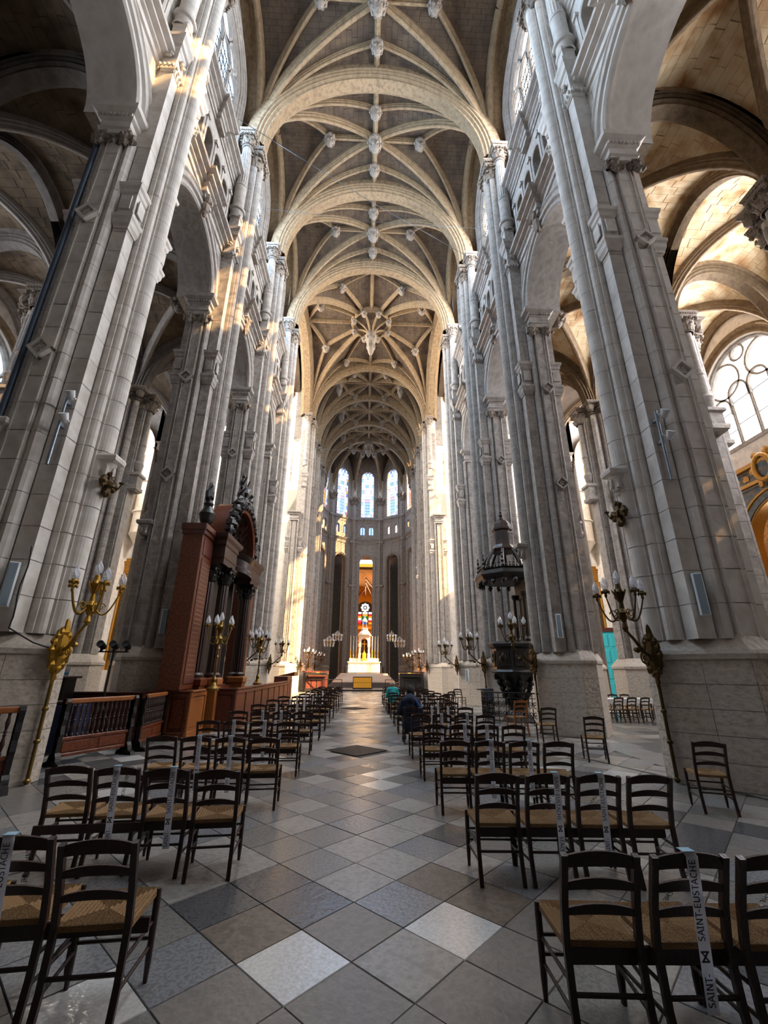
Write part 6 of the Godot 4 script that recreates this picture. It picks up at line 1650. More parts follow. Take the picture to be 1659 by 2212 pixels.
	for k in 17:
		var a := PI * 0.42 + PI * 0.9 * k / 16
		var d := Vector3(cos(a) * 1.75, 0, sin(a) * 1.75)
		b = B.new(); b.tube(PackedVector3Array([d + Vector3(0, 0.0, 0), d + Vector3(0, 1.02, 0)]), 0.014); put("post", b, "iron", r)
		if k < 16:
			var am := a + PI * 0.9 / 32
			var dm := Vector3(cos(am) * 1.75, 0, sin(am) * 1.75); var tg := Vector3(-sin(am), 0, cos(am))
			for s in [-1.0, 1.0]:
				for yy in [0.3, 0.62]:
					b = B.new()
					var p := PackedVector3Array()
					for j in 14: p.append(dm + tg * s * (0.075 + (0.075 - 0.005 * j) * cos(j * 0.75)) + Vector3(0, yy + (0.13 - 0.008 * j) * sin(j * 0.75), 0))
					b.tube(p, 0.016, 0.011, 5); put("scroll", b, "iron", r)
	var bl := thing("folded_cloth", "dark blue cloth folded over the pulpit railing", "cloth", Vector3(4.9, 0, -18.75), 0.9)
	b = B.new(); b.slab(Vector3(0, 1.05, 0), Vector3(0.9, 0.03, 0.3), 0.01); b.slab(Vector3(0, 0.85, 0.14), Vector3(0.9, 0.4, 0.02), 0.005); put("cloth", b, "navy_coat", bl)
# ---------------------------------------------------------------- choir furniture, people, odds and ends
func chancel() -> void:
	var t := structure("trim_90", Vector3.ZERO, 0, "platform and steps of the chancel")
	var b := B.new(); b.box(Vector3(0, 0.06, -46.5), Vector3(11.0, 0.12, 11.0)); put("platform", b, "tile4", t)
	b = B.new(); b.box(Vector3(0, 0.06, -40.97), Vector3(11.0, 0.1, 0.06)); put("platform_edge", b, "black", t)
	for k in 8:
		b = B.new(); b.box(Vector3(0, 0.12 + 0.08 * (k + 1), -44.6 - 0.36 * k - 3.0), Vector3(7.0 - 0.3 * k, 0.16 * (k + 1), 6.0 - 0.0 * k)); put("step", b, "tile4" if k > 2 else "tile2", t)
	# altar block at the crossing
	var y := thing("front_altar", "ochre and gold block altar in a dark frame at the head of the nave", "altar", Vector3(-0.1, 0.12, -42.6))
	b = B.new(); b.box(Vector3(0, 0.52, -0.03), Vector3(1.75, 1.04, 0.75)); put("frame", b, "wood_dark", y)
	for k in 2:
		b = B.new(); b.slab(Vector3(0, 0.32 + 0.44 * k, 0.36), Vector3(1.62, 0.42 if k == 0 else 0.4, 0.03), 0.006); put("gold_panel", b, "ochre", y)
	for j in 2:
		for i in 14:
			b = B.new(); b.box(Vector3(-0.73 + 0.112 * i, 0.32 + 0.44 * j, 0.378), Vector3(0.012, 0.36, 0.004), Basis(Vector3(0, 0, 1), 0.5 if (i + j) % 2 else -0.5)); put("relief_line", b, "gold_ink", y)
	# high altar
	var a := thing("high_altar", "white marble high altar with an arched canopy below the apse", "altar", Vector3(0.0, 1.48, -49.6))
	b = B.new(); b.slab(Vector3(0, 0.5, 0), Vector3(3.4, 1.0, 0.8), 0.02); put("mensa_block", b, "marble", a)
	b = B.new(); b.slab(Vector3(0, 1.05, 0.02), Vector3(3.6, 0.1, 0.95), 0.02); put("mensa", b, "marble", a)
	for k in 5:
		b = B.new(); b.slab(Vector3(-1.3 + 0.65 * k, 0.5, 0.41), Vector3(0.5, 0.7, 0.03), 0.03); b.ball(Vector3(-1.3 + 0.65 * k, 0.5, 0.42), Vector3(0.16, 0.16, 0.03), 10, 4); put("front_panel", b, "marble", a)
	b = B.new(); b.box(Vector3(0, 1.28, -0.3), Vector3(3.2, 0.34, 0.35)); put("gradine", b, "marble", a)
	for s in [-1.0, 1.0]:
		b = B.new(); b.box(Vector3(0.5 * s, 1.5, -0.2), Vector3(0.3, 0.9, 0.34)); b.box(Vector3(0.5 * s, 2.6, -0.2), Vector3(0.2, 1.5, 0.24)); put("canopy_pier", b, "marble", a)
	b = B.new(); arcade_plate(b, -0.64, 0.64, 2.6, 3.8, [[0, 0.7, 2.6, 3.2]], 0.4, 0.0); b.box(Vector3(0, 3.86, -0.2), Vector3(1.5, 0.14, 0.6)); put("canopy_arch", b, "marble", a)
	b = B.new(); b.stack(ngon(0.7, 8, 0.5), [[3.92, 1.0], [4.05, 0.95], [4.35, 0.55], [4.5, 0.5], [4.55, 0.6], [4.62, 0.45]]); put("canopy_dome", b, "marble", a)
	for k in 4:
		b = B.new(); b.box(Vector3(0.2 * (1 if k % 2 else -1), 4.95, -0.2 + 0.2 * (1 if k > 1 else -1) + 0.2), Vector3(0.09, 0.7, 0.09)); put("lantern_pier", b, "marble", a)
	b = B.new(); b.stack(ngon(0.36, 8, 0.5), [[5.3, 1.0], [5.4, 1.0], [5.6, 0.5], [5.75, 0.2], [5.9, 0.25], [6.1, 0.08]]); b.box(Vector3(0, 6.25, 0), Vector3(0.06, 0.36, 0.06)); b.box(Vector3(0, 6.28, 0), Vector3(0.24, 0.06, 0.06)); put("crown", b, "marble", a)
	b = B.new(); b.box(Vector3(0, 2.3, -0.42), Vector3(0.8, 2.2, 0.06)); put("niche_back", b, "wood_dark", a)
	b = B.new(); b.slab(Vector3(0, 1.6, -0.1), Vector3(0.42, 0.72, 0.3), 0.04); put("tabernacle", b, "ochre", a)
	b = B.new(); b.box(Vector3(0, 2.75, -0.2), Vector3(0.07, 1.1, 0.06)); b.box(Vector3(0, 2.95, -0.2), Vector3(0.5, 0.07, 0.06)); b.lathe([Vector2(0.16, 2.0), Vector2(0.06, 2.1), Vector2(0.05, 2.3)], 8, at(Vector3(0, 0, -0.2))); put("crucifix", b, "ochre", a)
	for k in 6:
		var x: float = [-1.5, -1.18, -0.86, 0.86, 1.18, 1.5][k]
		var c := thing("altar_candle", "tall white candle on a gilt stick, %s of the altar canopy" % ["outermost on the left", "second on the left", "nearest on the left", "nearest on the right", "second on the right", "outermost on the right"][k], "candle", Vector3(x, 2.94, -49.88), 0, "candles on the high altar")
		b = B.new(); b.lathe([Vector2(0.0, 0), Vector2(0.11, 0.0), Vector2(0.1, 0.05), Vector2(0.03, 0.14), Vector2(0.06, 0.3), Vector2(0.025, 0.42), Vector2(0.045, 0.7), Vector2(0.08, 0.78), Vector2(0.03, 0.8)], 10); put("candlestick", b, "ochre", c)
		b = B.new(); b.lathe([Vector2(0.035, 0.78), Vector2(0.032, 2.3), Vector2(0.0, 2.34)], 8); put("taper", b, "candle", c)
	# pierced chancel screens and stalls
	for s in [-1.0, 1.0]:
		var side := "left" if s < 0 else "right"
		var w := thing("pierced_screen", "white pierced stone screen on the %s of the altar steps" % side, "screen", Vector3(4.4 * s, 0.12, -45.5))
		b = B.new(); b.box(Vector3(0, 1.3, 0), Vector3(1.9, 0.12, 0.2)); b.box(Vector3(0, 0.1, 0), Vector3(1.9, 0.2, 0.2)); put("rails", b, "marble", w)
		for k in 6:
			b = B.new(); b.box(Vector3(-0.85 + 0.34 * k, 0.7, 0), Vector3(0.09, 1.1, 0.14))
			if k < 5:
				for yy in [0.45, 0.95]:
					var ring := PackedVector3Array()
					for j in 13: ring.append(Vector3(-0.68 + 0.34 * k + cos(TAU * j / 12) * 0.12, yy + sin(TAU * j / 12) * 0.2, 0))
					b.tube(ring, 0.03, -1, 5)
			put("piercing", b, "marble", w)
		var o := thing("organ_console" if s < 0 else "grand_piano", "dark %s beside the altar platform on the %s" % ["wooden organ console" if s < 0 else "covered keyboard case", side], "organ console" if s < 0 else "piano", Vector3(4.1 * s, 0.0, -39.6), 0.35 * -s)
		b = B.new(); b.box(Vector3(0, 0.75, 0), Vector3(1.9, 1.5, 0.9)); put("case", b, "wood_black", o)
		b = B.new(); b.slab(Vector3(0, 1.58, 0.0), Vector3(2.05, 0.1, 1.0), 0.02); b.box(Vector3(0, 1.25, 0.6), Vector3(1.6, 0.08, 0.4)); put("lid", b, "wood_red" if s < 0 else "wood_black", o)
		for k in 4:
			b = B.new(); b.slab(Vector3(-0.7 + 0.47 * k, 0.7, 0.46), Vector3(0.4, 0.9, 0.03), 0.02); put("panel", b, "wood_red" if s < 0 else "black", o)
		var rl := thing("barrier_rail", "thin dark metal barrier before the altar platform on the %s" % side, "barrier", Vector3(3.4 * s, 0, -38.8))
		for x in [-1.6, 1.6]:
			b = B.new(); b.box(Vector3(x, 0.5, 0), Vector3(0.05, 1.0, 0.05)); put("post", b, "black", rl)
		b = B.new(); b.box(Vector3(0, 0.98, 0), Vector3(3.2, 0.05, 0.04)); b.box(Vector3(0, 0.1, 0), Vector3(3.2, 0.04, 0.04)); put("rail", b, "black", rl)
		# row of choir stalls
		for k in 4:
			var st := thing("choir_stall", "dark wooden choir stall on the %s, %s from the crossing" % [side, ["first", "second", "third", "fourth"][k]], "stall", Vector3(4.9 * s, 0.12, -41.9 - 1.0 * k), -s * PI / 2, "choir stalls")
			b = B.new(); b.box(Vector3(0, 0.45, 0.1), Vector3(0.9, 0.08, 0.5)); put("seat", b, "wood_dark", st)
			b = B.new(); b.slab(Vector3(0, 0.8, -0.2), Vector3(0.95, 1.4, 0.06), 0.02); put("backrest", b, "wood_dark", st)
			for e in [-0.47, 0.47]:
				b = B.new(); b.box(Vector3(e, 0.5, 0.1), Vector3(0.06, 1.0, 0.6)); put("arm", b, "wood_dark", st)
		for k in 2:
			var am := thing("amber_lamp", "small glowing amber lamp on the %s side of the chancel, %s one" % [side, ["nearer", "farther"][k]], "lamp", Vector3((4.3 + 0.1 * k) * s, 1.3, -43.2 - 1.5 * k), 0, "amber lamps in the chancel")
			b = B.new(); b.lathe([Vector2(0.0, 0.0), Vector2(0.12, 0.0), Vector2(0.14, 0.3), Vector2(0.0, 0.3)], 10); put("glowing_shade", b, "lamp_amber", am)
			b = B.new(); b.lathe([Vector2(0.1, -1.18), Vector2(0.03, -1.1), Vector2(0.02, 0.0)], 8); put("stand", b, "iron", am)
			var l := OmniLight3D.new(); l.name = numbered("amber_glow"); l.light_color = Color(1.0, 0.6, 0.25); l.light_energy = 1.6; l.light_size = 0.12; l.omni_range = 60.0; l.omni_attenuation = 2.0; l.shadow_enabled = true
			add_child(l); l.position = am.position + Vector3(0, 0.45, 0)
		for k in 2:
			var z := -43.0 - 3.5 * k
			var x: float = (3.35 - 0.55 * k) * s
			var ch := thing("crystal_chandelier", "glass chandelier hanging in the choir on the %s, the %s of two" % [side, ["nearer", "farther"][k]], "chandelier", Vector3(x, 4.35 + 0.75 * k, z), 0, "crystal chandeliers in the choir")
			b = B.new(); b.tube(PackedVector3Array([Vector3(0, 0.5, 0), Vector3(0, 21.0 - 0.7 * k, 0)]), 0.012, -1, 4); put("chain", b, "iron", ch)
			b = B.new(); b.lathe([Vector2(0.0, -0.5), Vector2(0.06, -0.42), Vector2(0.03, -0.3), Vector2(0.09, -0.1), Vector2(0.04, 0.1), Vector2(0.07, 0.3), Vector2(0.02, 0.5)], 8); put("stem", b, "brass", ch)
			for j in 10:
				var an := TAU * j / 10
				var d := Vector3(cos(an), 0, sin(an))
				b = B.new(); b.tube(PackedVector3Array([d * 0.05 + Vector3(0, -0.1, 0), d * 0.3 + Vector3(0, -0.28, 0), d * 0.52 + Vector3(0, -0.1, 0)]), 0.014, -1, 5); var arm := put("arm", b, "brass", ch)
				b = B.new()
				for m in 5: b.ball(d * (0.52 - 0.02 * m) + Vector3(0, -0.16 - 0.09 * m, 0), Vector3(0.03, 0.05, 0.03), 5, 4)
				for m in 4: b.ball(d * (0.12 + 0.1 * m) + Vector3(0, 0.32 - 0.1 * m, 0), Vector3(0.025, 0.04, 0.025), 5, 4)
				put("crystal_drop", b, "crystal", arm)
				put("bulb", flame_globe(), "globe", arm, at(d * 0.52 + Vector3(0, -0.08, 0), 0, Vector3(0.5, 0.8, 0.5)))
# one continuous body: tapered capsules joined by a smooth minimum, meshed as surface nets
func body_mesh(bones: Array, cell: float, lo: Vector3, hi: Vector3) -> Mesh:
	var nx := int((hi.x - lo.x) / cell) + 2; var ny := int((hi.y - lo.y) / cell) + 2; var nz := int((hi.z - lo.z) / cell) + 2
	var f := PackedFloat32Array(); f.resize(nx * ny * nz)
	for i in nx:
		for j in ny:
			for k in nz:
				var p := lo + Vector3(i, j, k) * cell
				var s := 0.0
				for q in bones:
					var a: Vector3 = q[0]; var ab: Vector3 = q[1] - a
					var h := clampf((p - a).dot(ab) / maxf(ab.length_squared(), 1e-6), 0, 1)
					var d := p.distance_to(a + ab * h) - lerpf(q[2], q[3], h)
					if d < 0.25: s += exp(-d * 45.0)
				f[(i * ny + j) * nz + k] = -log(maxf(s, 1e-9)) / 45.0
	var idx := {}
	var pts := PackedVector3Array()
	var F := func(i: int, j: int, k: int) -> float: return f[(i * ny + j) * nz + k]
	for i in nx - 1:
		for j in ny - 1:
			for k in nz - 1:
				var m := 0; var c := Vector3.ZERO; var n := 0
				for e in 8:
					if f[((i + (e & 1)) * ny + j + ((e >> 1) & 1)) * nz + k + ((e >> 2) & 1)] < 0: m |= 1 << e
				if m == 0 or m == 255: continue
				for e in [[0, 1], [2, 3], [4, 5], [6, 7], [0, 2], [1, 3], [4, 6], [5, 7], [0, 4], [1, 5], [2, 6], [3, 7]]:
					if ((m >> e[0]) & 1) != ((m >> e[1]) & 1):
						var A := Vector3(e[0] & 1, (e[0] >> 1) & 1, (e[0] >> 2) & 1); var Bq := Vector3(e[1] & 1, (e[1] >> 1) & 1, (e[1] >> 2) & 1)
						var fa: float = F.call(i + int(A.x), j + int(A.y), k + int(A.z)); var fb: float = F.call(i + int(Bq.x), j + int(Bq.y), k + int(Bq.z))
						c += A.lerp(Bq, fa / (fa - fb)); n += 1
				idx[(i * ny + j) * nz + k] = pts.size()
				pts.append(lo + (Vector3(i, j, k) + c / n) * cell)
	var nm := PackedVector3Array(); nm.resize(pts.size())
	var quads := []
	for i in range(1, nx - 1):
		for j in range(1, ny - 1):
			for k in range(1, nz - 1):
				var a: float = F.call(i, j, k)
				for ax in 3:
					var b: float = F.call(i + (1 if ax == 0 else 0), j + (1 if ax == 1 else 0), k + (1 if ax == 2 else 0))
					if (a < 0) == (b < 0): continue
					var o := [[0, 1, 0], [0, 0, 1]] if ax == 0 else [[1, 0, 0], [0, 0, 1]] if ax == 1 else [[1, 0, 0], [0, 1, 0]]
					var q := []
					for e in [[0, 0], [1, 0], [1, 1], [0, 1]]:
						var key: int = ((i - o[0][0] * e[0] - o[1][0] * e[1]) * ny + j - o[0][1] * e[0] - o[1][1] * e[1]) * nz + k - o[0][2] * e[0] - o[1][2] * e[1]
						if idx.has(key): q.append(idx[key])
					if q.size() < 4: continue
					var g := (pts[q[2]] - pts[q[0]]).cross(pts[q[3]] - pts[q[1]])
					var dir := Vector3(1 if ax == 0 else 0, 1 if ax == 1 else 0, 1 if ax == 2 else 0) * (1.0 if a < 0 else -1.0)
					if g.dot(dir) < 0: g = -g
					for e in q: nm[e] += g
					quads.append(q)
	var m := B.new()
	for q in quads:
		m.tri(pts[q[0]], pts[q[1]], pts[q[2]], nm[q[0]].normalized(), nm[q[1]].normalized(), nm[q[2]].normalized())
		m.tri(pts[q[0]], pts[q[2]], pts[q[3]], nm[q[0]].normalized(), nm[q[2]].normalized(), nm[q[3]].normalized())
	return m.mesh()
func V3(x: float, y: float, z: float) -> Vector3: return Vector3(x, y, z)
func people() -> void:
	# seated, seen from behind (facing -z); seat 0.46 m high, back of the seat at z = 0
	for who in 2:
		var t := thing("person", ["person in a teal shirt with a bald grey head, sitting far up the right rows", "person in a dark navy coat with a hood, sitting bent forward in the right rows"][who], "person", Vector3(1.25, 0, [-19.8, -12.25][who]), 0.05)
		var s := 1.0 if who == 0 else 1.12
		var fat := 1.0 if who == 0 else 1.25
		var head := V3(0, 1.2, -0.16) if who == 0 else V3(0.02, 1.22, -0.24)
		var torso := [[V3(0, 0.56, -0.17), V3(0, 0.8, -0.14), 0.15 * fat, 0.15 * fat], [V3(0, 0.8, -0.14), V3(0, 0.98, -0.15), 0.15 * fat, 0.12 * fat], [V3(-0.14, 0.98, -0.15), V3(0.14, 0.98, -0.15), 0.08 * fat, 0.08 * fat]]
		for e in [-1.0, 1.0]:
			torso.append([V3(0.18 * e, 0.97, -0.15), V3(0.25 * e * s, 0.72, -0.2), 0.065 * fat, 0.055 * fat])
			torso.append([V3(0.25 * e * s, 0.72, -0.2), V3(0.14 * e, 0.62, -0.42), 0.052 * fat, 0.04 * fat])
		if who == 1:
			torso.append([V3(0, 1.02, -0.06), V3(0, 1.08, -0.12), 0.12, 0.1])
			torso.append([V3(0, 0.5, -0.15), V3(0, 0.44, -0.1), 0.2, 0.24])
		put("shirt" if who == 0 else "coat", body_mesh(torso, 0.03, V3(-0.45, 0.2, -0.6), V3(0.45, 1.25, 0.25)), "teal_shirt" if who == 0 else "navy_coat", t)
		var legs := []
		for e in [-1.0, 1.0]:
			legs.append([V3(0.09 * e, 0.53, -0.2), V3(0.11 * e, 0.53, -0.58), 0.085, 0.065])
			legs.append([V3(0.11 * e, 0.53, -0.58), V3(0.11 * e, 0.09, -0.56), 0.062, 0.042])
			legs.append([V3(0.11 * e, 0.05, -0.55), V3(0.12 * e, 0.04, -0.74), 0.05, 0.04])
		put("trousers", body_mesh(legs, 0.03, V3(-0.3, -0.06, -0.9), V3(0.3, 0.75, -0.02)), "trousers", t)
		var hb := [[V3(0, 1.02, -0.15), head - V3(0, 0.06, -0.01), 0.052, 0.055], [head + V3(0, 0.02, 0), head + V3(0, 0.05, -0.02), 0.085, 0.088], [head + V3(0, -0.04, -0.05), head + V3(0, -0.05, -0.06), 0.06, 0.055], [head + V3(0, -0.01, -0.1), head + V3(0, -0.03, -0.115), 0.014, 0.016]]
		for e in [-1.0, 1.0]: hb.append([head + V3(0.088 * e, 0.02, 0), head + V3(0.09 * e, -0.02, 0), 0.014, 0.012])
		for e in [-1.0, 1.0]:
			hb.append([V3(0.14 * e, 0.62, -0.42), V3(0.1 * e, 0.6, -0.5), 0.034, 0.03])
			for k in 4: hb.append([V3((0.07 + 0.02 * k) * e, 0.6, -0.5), V3((0.075 + 0.02 * k) * e, 0.585, -0.57 + 0.008 * absf(k - 1.5)), 0.0095, 0.008])
			hb.append([V3(0.08 * e, 0.61, -0.46), V3(0.05 * e, 0.6, -0.5), 0.011, 0.009])
		put("skin", body_mesh(hb, 0.014, V3(-0.26, 0.54, -0.64), V3(0.26, 1.36, -0.02)), "skin", t)
		var hair := [[head + V3(0, 0.0, 0.03), head + V3(0, 0.0, 0.04), 0.085, 0.08], [head + V3(-0.05, -0.02, 0.02), head + V3(0.05, -0.02, 0.02), 0.05, 0.05]]
		if who == 1: hair = [[head + V3(0, 0.05, 0.0), head + V3(0, 0.07, -0.01), 0.105, 0.1], [head + V3(0, -0.04, 0.04), head + V3(0, 0.0, 0.04), 0.08, 0.09]]
		put("hair", body_mesh(hair, 0.018, head - V3(0.2, 0.2, 0.2), head + V3(0.2, 0.24, 0.2)), "hair_grey" if who == 0 else "hair_dark", t)
		if who == 1:
			var sc := [[V3(0.1, 1.02, -0.02), V3(0.24, 0.8, 0.02), 0.05, 0.05], [V3(0.24, 0.8, 0.02), V3(0.27, 0.6, 0.02), 0.05, 0.045]]
			put("scarf", body_mesh(sc, 0.025, V3(-0.05, 0.45, -0.2), V3(0.45, 1.2, 0.2)), std("scarf_blue", col("1d3f66"), 0.9), t)
func odds() -> void:
	balustrade("wooden baluster rail at the left edge beside the nearest pier", Vector3(-6.5, 0, -6.5), Vector3(-5.3, 0, -7.72), 11)
	balustrade("wooden baluster rail behind the left chairs, nearer of the pair", Vector3(-5.8, 0, -9.45), Vector3(-5.12, 0, -10.9), 13)
	balustrade("wooden baluster rail behind the left chairs, farther of the pair", Vector3(-5.08, 0, -11.12), Vector3(-5.2, 0, -12.7), 13)
	var t := thing("lighting_stand", "black stand carrying three stage spotlights behind the balustrades", "light stand", Vector3(-6.55, 0, -12.2))
	var b := B.new(); b.tube(PackedVector3Array([Vector3(0, 0.4, 0), Vector3(0, 2.15, 0)]), 0.022, -1, 6); put("pole", b, "black", t)
	b = B.new(); b.tube(PackedVector3Array([Vector3(-0.38, 2.15, 0), Vector3(0.38, 2.15, 0)]), 0.02, -1, 6); put("crossbar", b, "black", t)
	for k in 3:
		b = B.new(); b.tube(PackedVector3Array([Vector3(0, 0.9, 0), Vector3(cos(TAU * k / 3) * 0.45, 0.0, sin(TAU * k / 3) * 0.45)]), 0.018, -1, 6); put("leg", b, "black", t)
		b = B.new(); b.lathe([Vector2(0.0, -0.12), Vector2(0.06, -0.12), Vector2(0.08, -0.02), Vector2(0.09, 0.14), Vector2(0.0, 0.12)], 10, Transform3D(Basis(Vector3(1, 0, 0), 1.2), Vector3(-0.32 + 0.32 * k, 2.3, 0))); b.box(Vector3(-0.32 + 0.32 * k, 2.2, 0), Vector3(0.05, 0.12, 0.05)); put("spotlight", b, "black", t)
	t = thing("upright_cabinet", "black upright cabinet topped by a leaflet rack in the left aisle", "cabinet", Vector3(-7.95, 0, -12.2), 0.05)
	b = B.new(); b.box(Vector3(0, 0.75, 0), Vector3(0.95, 1.5, 0.5)); put("body", b, "wood_black", t)
	b = B.new(); b.slab(Vector3(0, 1.52, 0), Vector3(1.15, 0.05, 0.6), 0.01); put("top", b, "wood_dark", t)
	b = B.new(); b.slab(Vector3(0, 0.75, 0.26), Vector3(0.8, 1.2, 0.03), 0.02); put("door", b, "wood_black", t)
	t = thing("leaflet_sign", "small white printed sign standing on the black cabinet", "sign", Vector3(-7.75, 1.55, -12.2), 0.05)
	b = B.new(); b.box(Vector3(0, 0.1, 0), Vector3(0.42, 0.2, 0.02)); put("board", b, "white_box", t)
	b = B.new(); b.box(Vector3(0, 0.06, 0.012), Vector3(0.38, 0.05, 0.004)); b.box(Vector3(0, 0.13, 0.012), Vector3(0.3, 0.02, 0.004)); put("print", b, "blue_sheen_and_print", t)
	t = thing("draped_table", "table hidden under a dark blue cloth beyond the nearest left plinth", "table", Vector3(-6.95, 0, -11.2), 0.1)
	b = B.new()
	var rp := PackedVector2Array()
	for k in 40:
		var a := TAU * k / 40
		rp.append(Vector2(clampf(cos(a) * 0.75, -0.55, 0.55) + 0.02 * sin(k * 2.6), clampf(sin(a) * 0.55, -0.35, 0.35) + 0.02 * cos(k * 2.6)))
	b.ring(rp, 0.0, 0.95, 1.06, 1.0); b.cap(rp, 0.95); put("blue_cloth", b, "blue_cloth", t)
	b = B.new(); b.box(Vector3(-0.1, 1.0, 0), Vector3(0.8, 0.05, 0.5)); put("table_top", b, "wood_dark", t)
	# right aisle: turquoise door curtain and gilt altarpiece
	t = thing("turquoise_door", "tall turquoise panelled door seen in the right aisle", "door", Vector3(16.2, 0, -29.2), -0.5)
	t.scale = Vector3(1.2, 1.25, 1.2)
	b = B.new(); b.box(Vector3(0, 1.7, 0), Vector3(1.3, 3.4, 0.08)); put("leaf", b, "turquoise", t)
	for k in 8:
		b = B.new(); b.slab(Vector3(-0.3 + 0.6 * (k % 2), 0.55 + 0.8 * (k / 2), 0.05), Vector3(0.46, 0.62, 0.03), 0.02); put("panel", b, "turquoise", t)
	b = B.new(); b.box(Vector3(0, 3.5, 0), Vector3(1.6, 0.2, 0.2)); b.box(Vector3(-0.75, 1.75, 0), Vector3(0.2, 3.5, 0.2)); b.box(Vector3(0.75, 1.75, 0), Vector3(0.2, 3.5, 0.2)); put("frame", b, "wood_red", t)
	for s in [-1.0, 1.0]:
		t = thing("gilt_altarpiece", "tall gilded altarpiece with dark paintings in the %s transept" % ("left" if s < 0 else "right"), "altarpiece", Vector3(s * 18.5, 0, -37.1), 0)
		t.scale = Vector3(0.8, 1.45, 0.8)
		b = B.new(); b.box(Vector3(0, 0.55, 0), Vector3(5.0, 1.1, 0.9)); put("altar_table", b, "marble", t)
		b = B.new(); b.box(Vector3(0, 4.2, -0.2), Vector3(5.2, 6.2, 0.2)); put("back", b, "gold_paint", t)
		for k in 2:
			b = B.new()
			var ap := PackedVector2Array([Vector2(-1.0, 1.6), Vector2(1.0, 1.6), Vector2(1.0, 5.0)])
			for j in range(1, 10): ap.append(Vector2(cos(PI * j / 10), 5.0 + sin(PI * j / 10)))
			ap.append(Vector2(-1.0, 5.0))
			b.plate(ap, Transform3D(Basis.IDENTITY, Vector3(-1.2 + 2.4 * k, 0, -0.05)), 0.04); put("painting", b, "painting", t)
		for k in 3:
			b = B.new(); b.lathe([Vector2(0.16, 1.1), Vector2(0.12, 1.3), Vector2(0.11, 6.0), Vector2(0.2, 6.3)], 10, at(Vector3(-2.4 + 2.4 * k, 0, 0.1))); put("column", b, "gold_paint", t)
		b = B.new(); run_moulding(b, -2.7, 2.7, 6.4, -0.1, CORNICE, 0.7); put("cornice", b, "gold_paint", t)
		# round stair turret corbelled out above
		var u := thing("stair_turret", "pale round turret corbelled from the %s transept wall" % ("left" if s < 0 else "right"), "turret", Vector3(s * 19.35, 2.9, -36.6), 0)
		b = B.new(); b.lathe([Vector2(0.2, 8.0), Vector2(0.5, 8.8), Vector2(0.9, 9.4), Vector2(1.05, 9.6)], 20); put("corbel", b, "stone", u)
		for k in 12:
			b = B.new(); b.lathe([Vector2(0.98, 9.6 + 0.62 * k), Vector2(0.98, 10.2 + 0.62 * k)], 20); put("drum_course", b, "stone", u)
		b = B.new()
		for y in [11.4, 14.2, 17.0]: b.lathe([Vector2(0.96, y), Vector2(1.12, y + 0.08), Vector2(1.12, y + 0.2), Vector2(0.96, y + 0.28)], 20)
		b.lathe([Vector2(0.93, 9.6), Vector2(0.93, 17.2)], 20); put("string_course", b, "stone", u)
func build_things() -> void:
	chairs()
	print("chairs")
	fittings()
	wardens_pew()
	pulpit()
	print("wood")
	chancel()
	people()
	print("people")
	odds()
func _ready() -> void:
	rng.seed = 7
	# ------------------------------------------------------------ camera, sky, sun, exposure
	var cam := Camera3D.new()
	cam.name = "camera"; cam.fov = 99.51; cam.near = 0.05; cam.far = 400.0; cam.keep_aspect = Camera3D.KEEP_HEIGHT
	add_child(cam)
	cam.transform = Transform3D(Basis(Vector3(0.99902, 0.00692, 0.04363), Vector3(-0.02144, 0.93946, 0.34198), Vector3(-0.03862, -0.34258, 0.93869)).orthonormalized(), Vector3(0, 1.75, 0))
	cam.current = true
	var env := Environment.new()
	env.background_mode = Environment.BG_SKY
	var sky := Sky.new(); var pm := ProceduralSkyMaterial.new()
	pm.sky_top_color = Color(0.55, 0.7, 0.95); pm.sky_horizon_color = Color(0.85, 0.9, 0.97); pm.ground_bottom_color = Color(0.5, 0.5, 0.48); pm.ground_horizon_color = Color(0.75, 0.77, 0.78)
	pm.sun_angle_max = 1.0; pm.energy_multiplier = 2.5
	sky.sky_material = pm; env.sky = sky
	env.tonemap_mode = Environment.TONE_MAPPER_LINEAR
	env.tonemap_exposure = EXPOSURE
	env.sdfgi_enabled = true; env.ssao_enabled = true; env.ssil_enabled = true
	var we := WorldEnvironment.new(); we.name = "environment"; we.environment = env; add_child(we)
	var sun := DirectionalLight3D.new()
	sun.name = "sun"; sun.light_color = Color(1.0, 0.8, 0.55); sun.light_energy = SUN_E; sun.light_angular_distance = 0.6; sun.shadow_enabled = true
	add_child(sun)
	sun.transform = Transform3D(Basis.looking_at(SUN.normalized(), Vector3.UP), Vector3(30, 40, 10))
	make_materials()
	print("mats")
	build_shell()
	print("shell")
	build_things()
	print("done ", get_child_count())
const EXPOSURE := 1.75
const SUN_E := 14.0
const COOL := Color(0.74, 0.87, 1.0)
const WARM := Color(0.95, 0.97, 1.0)
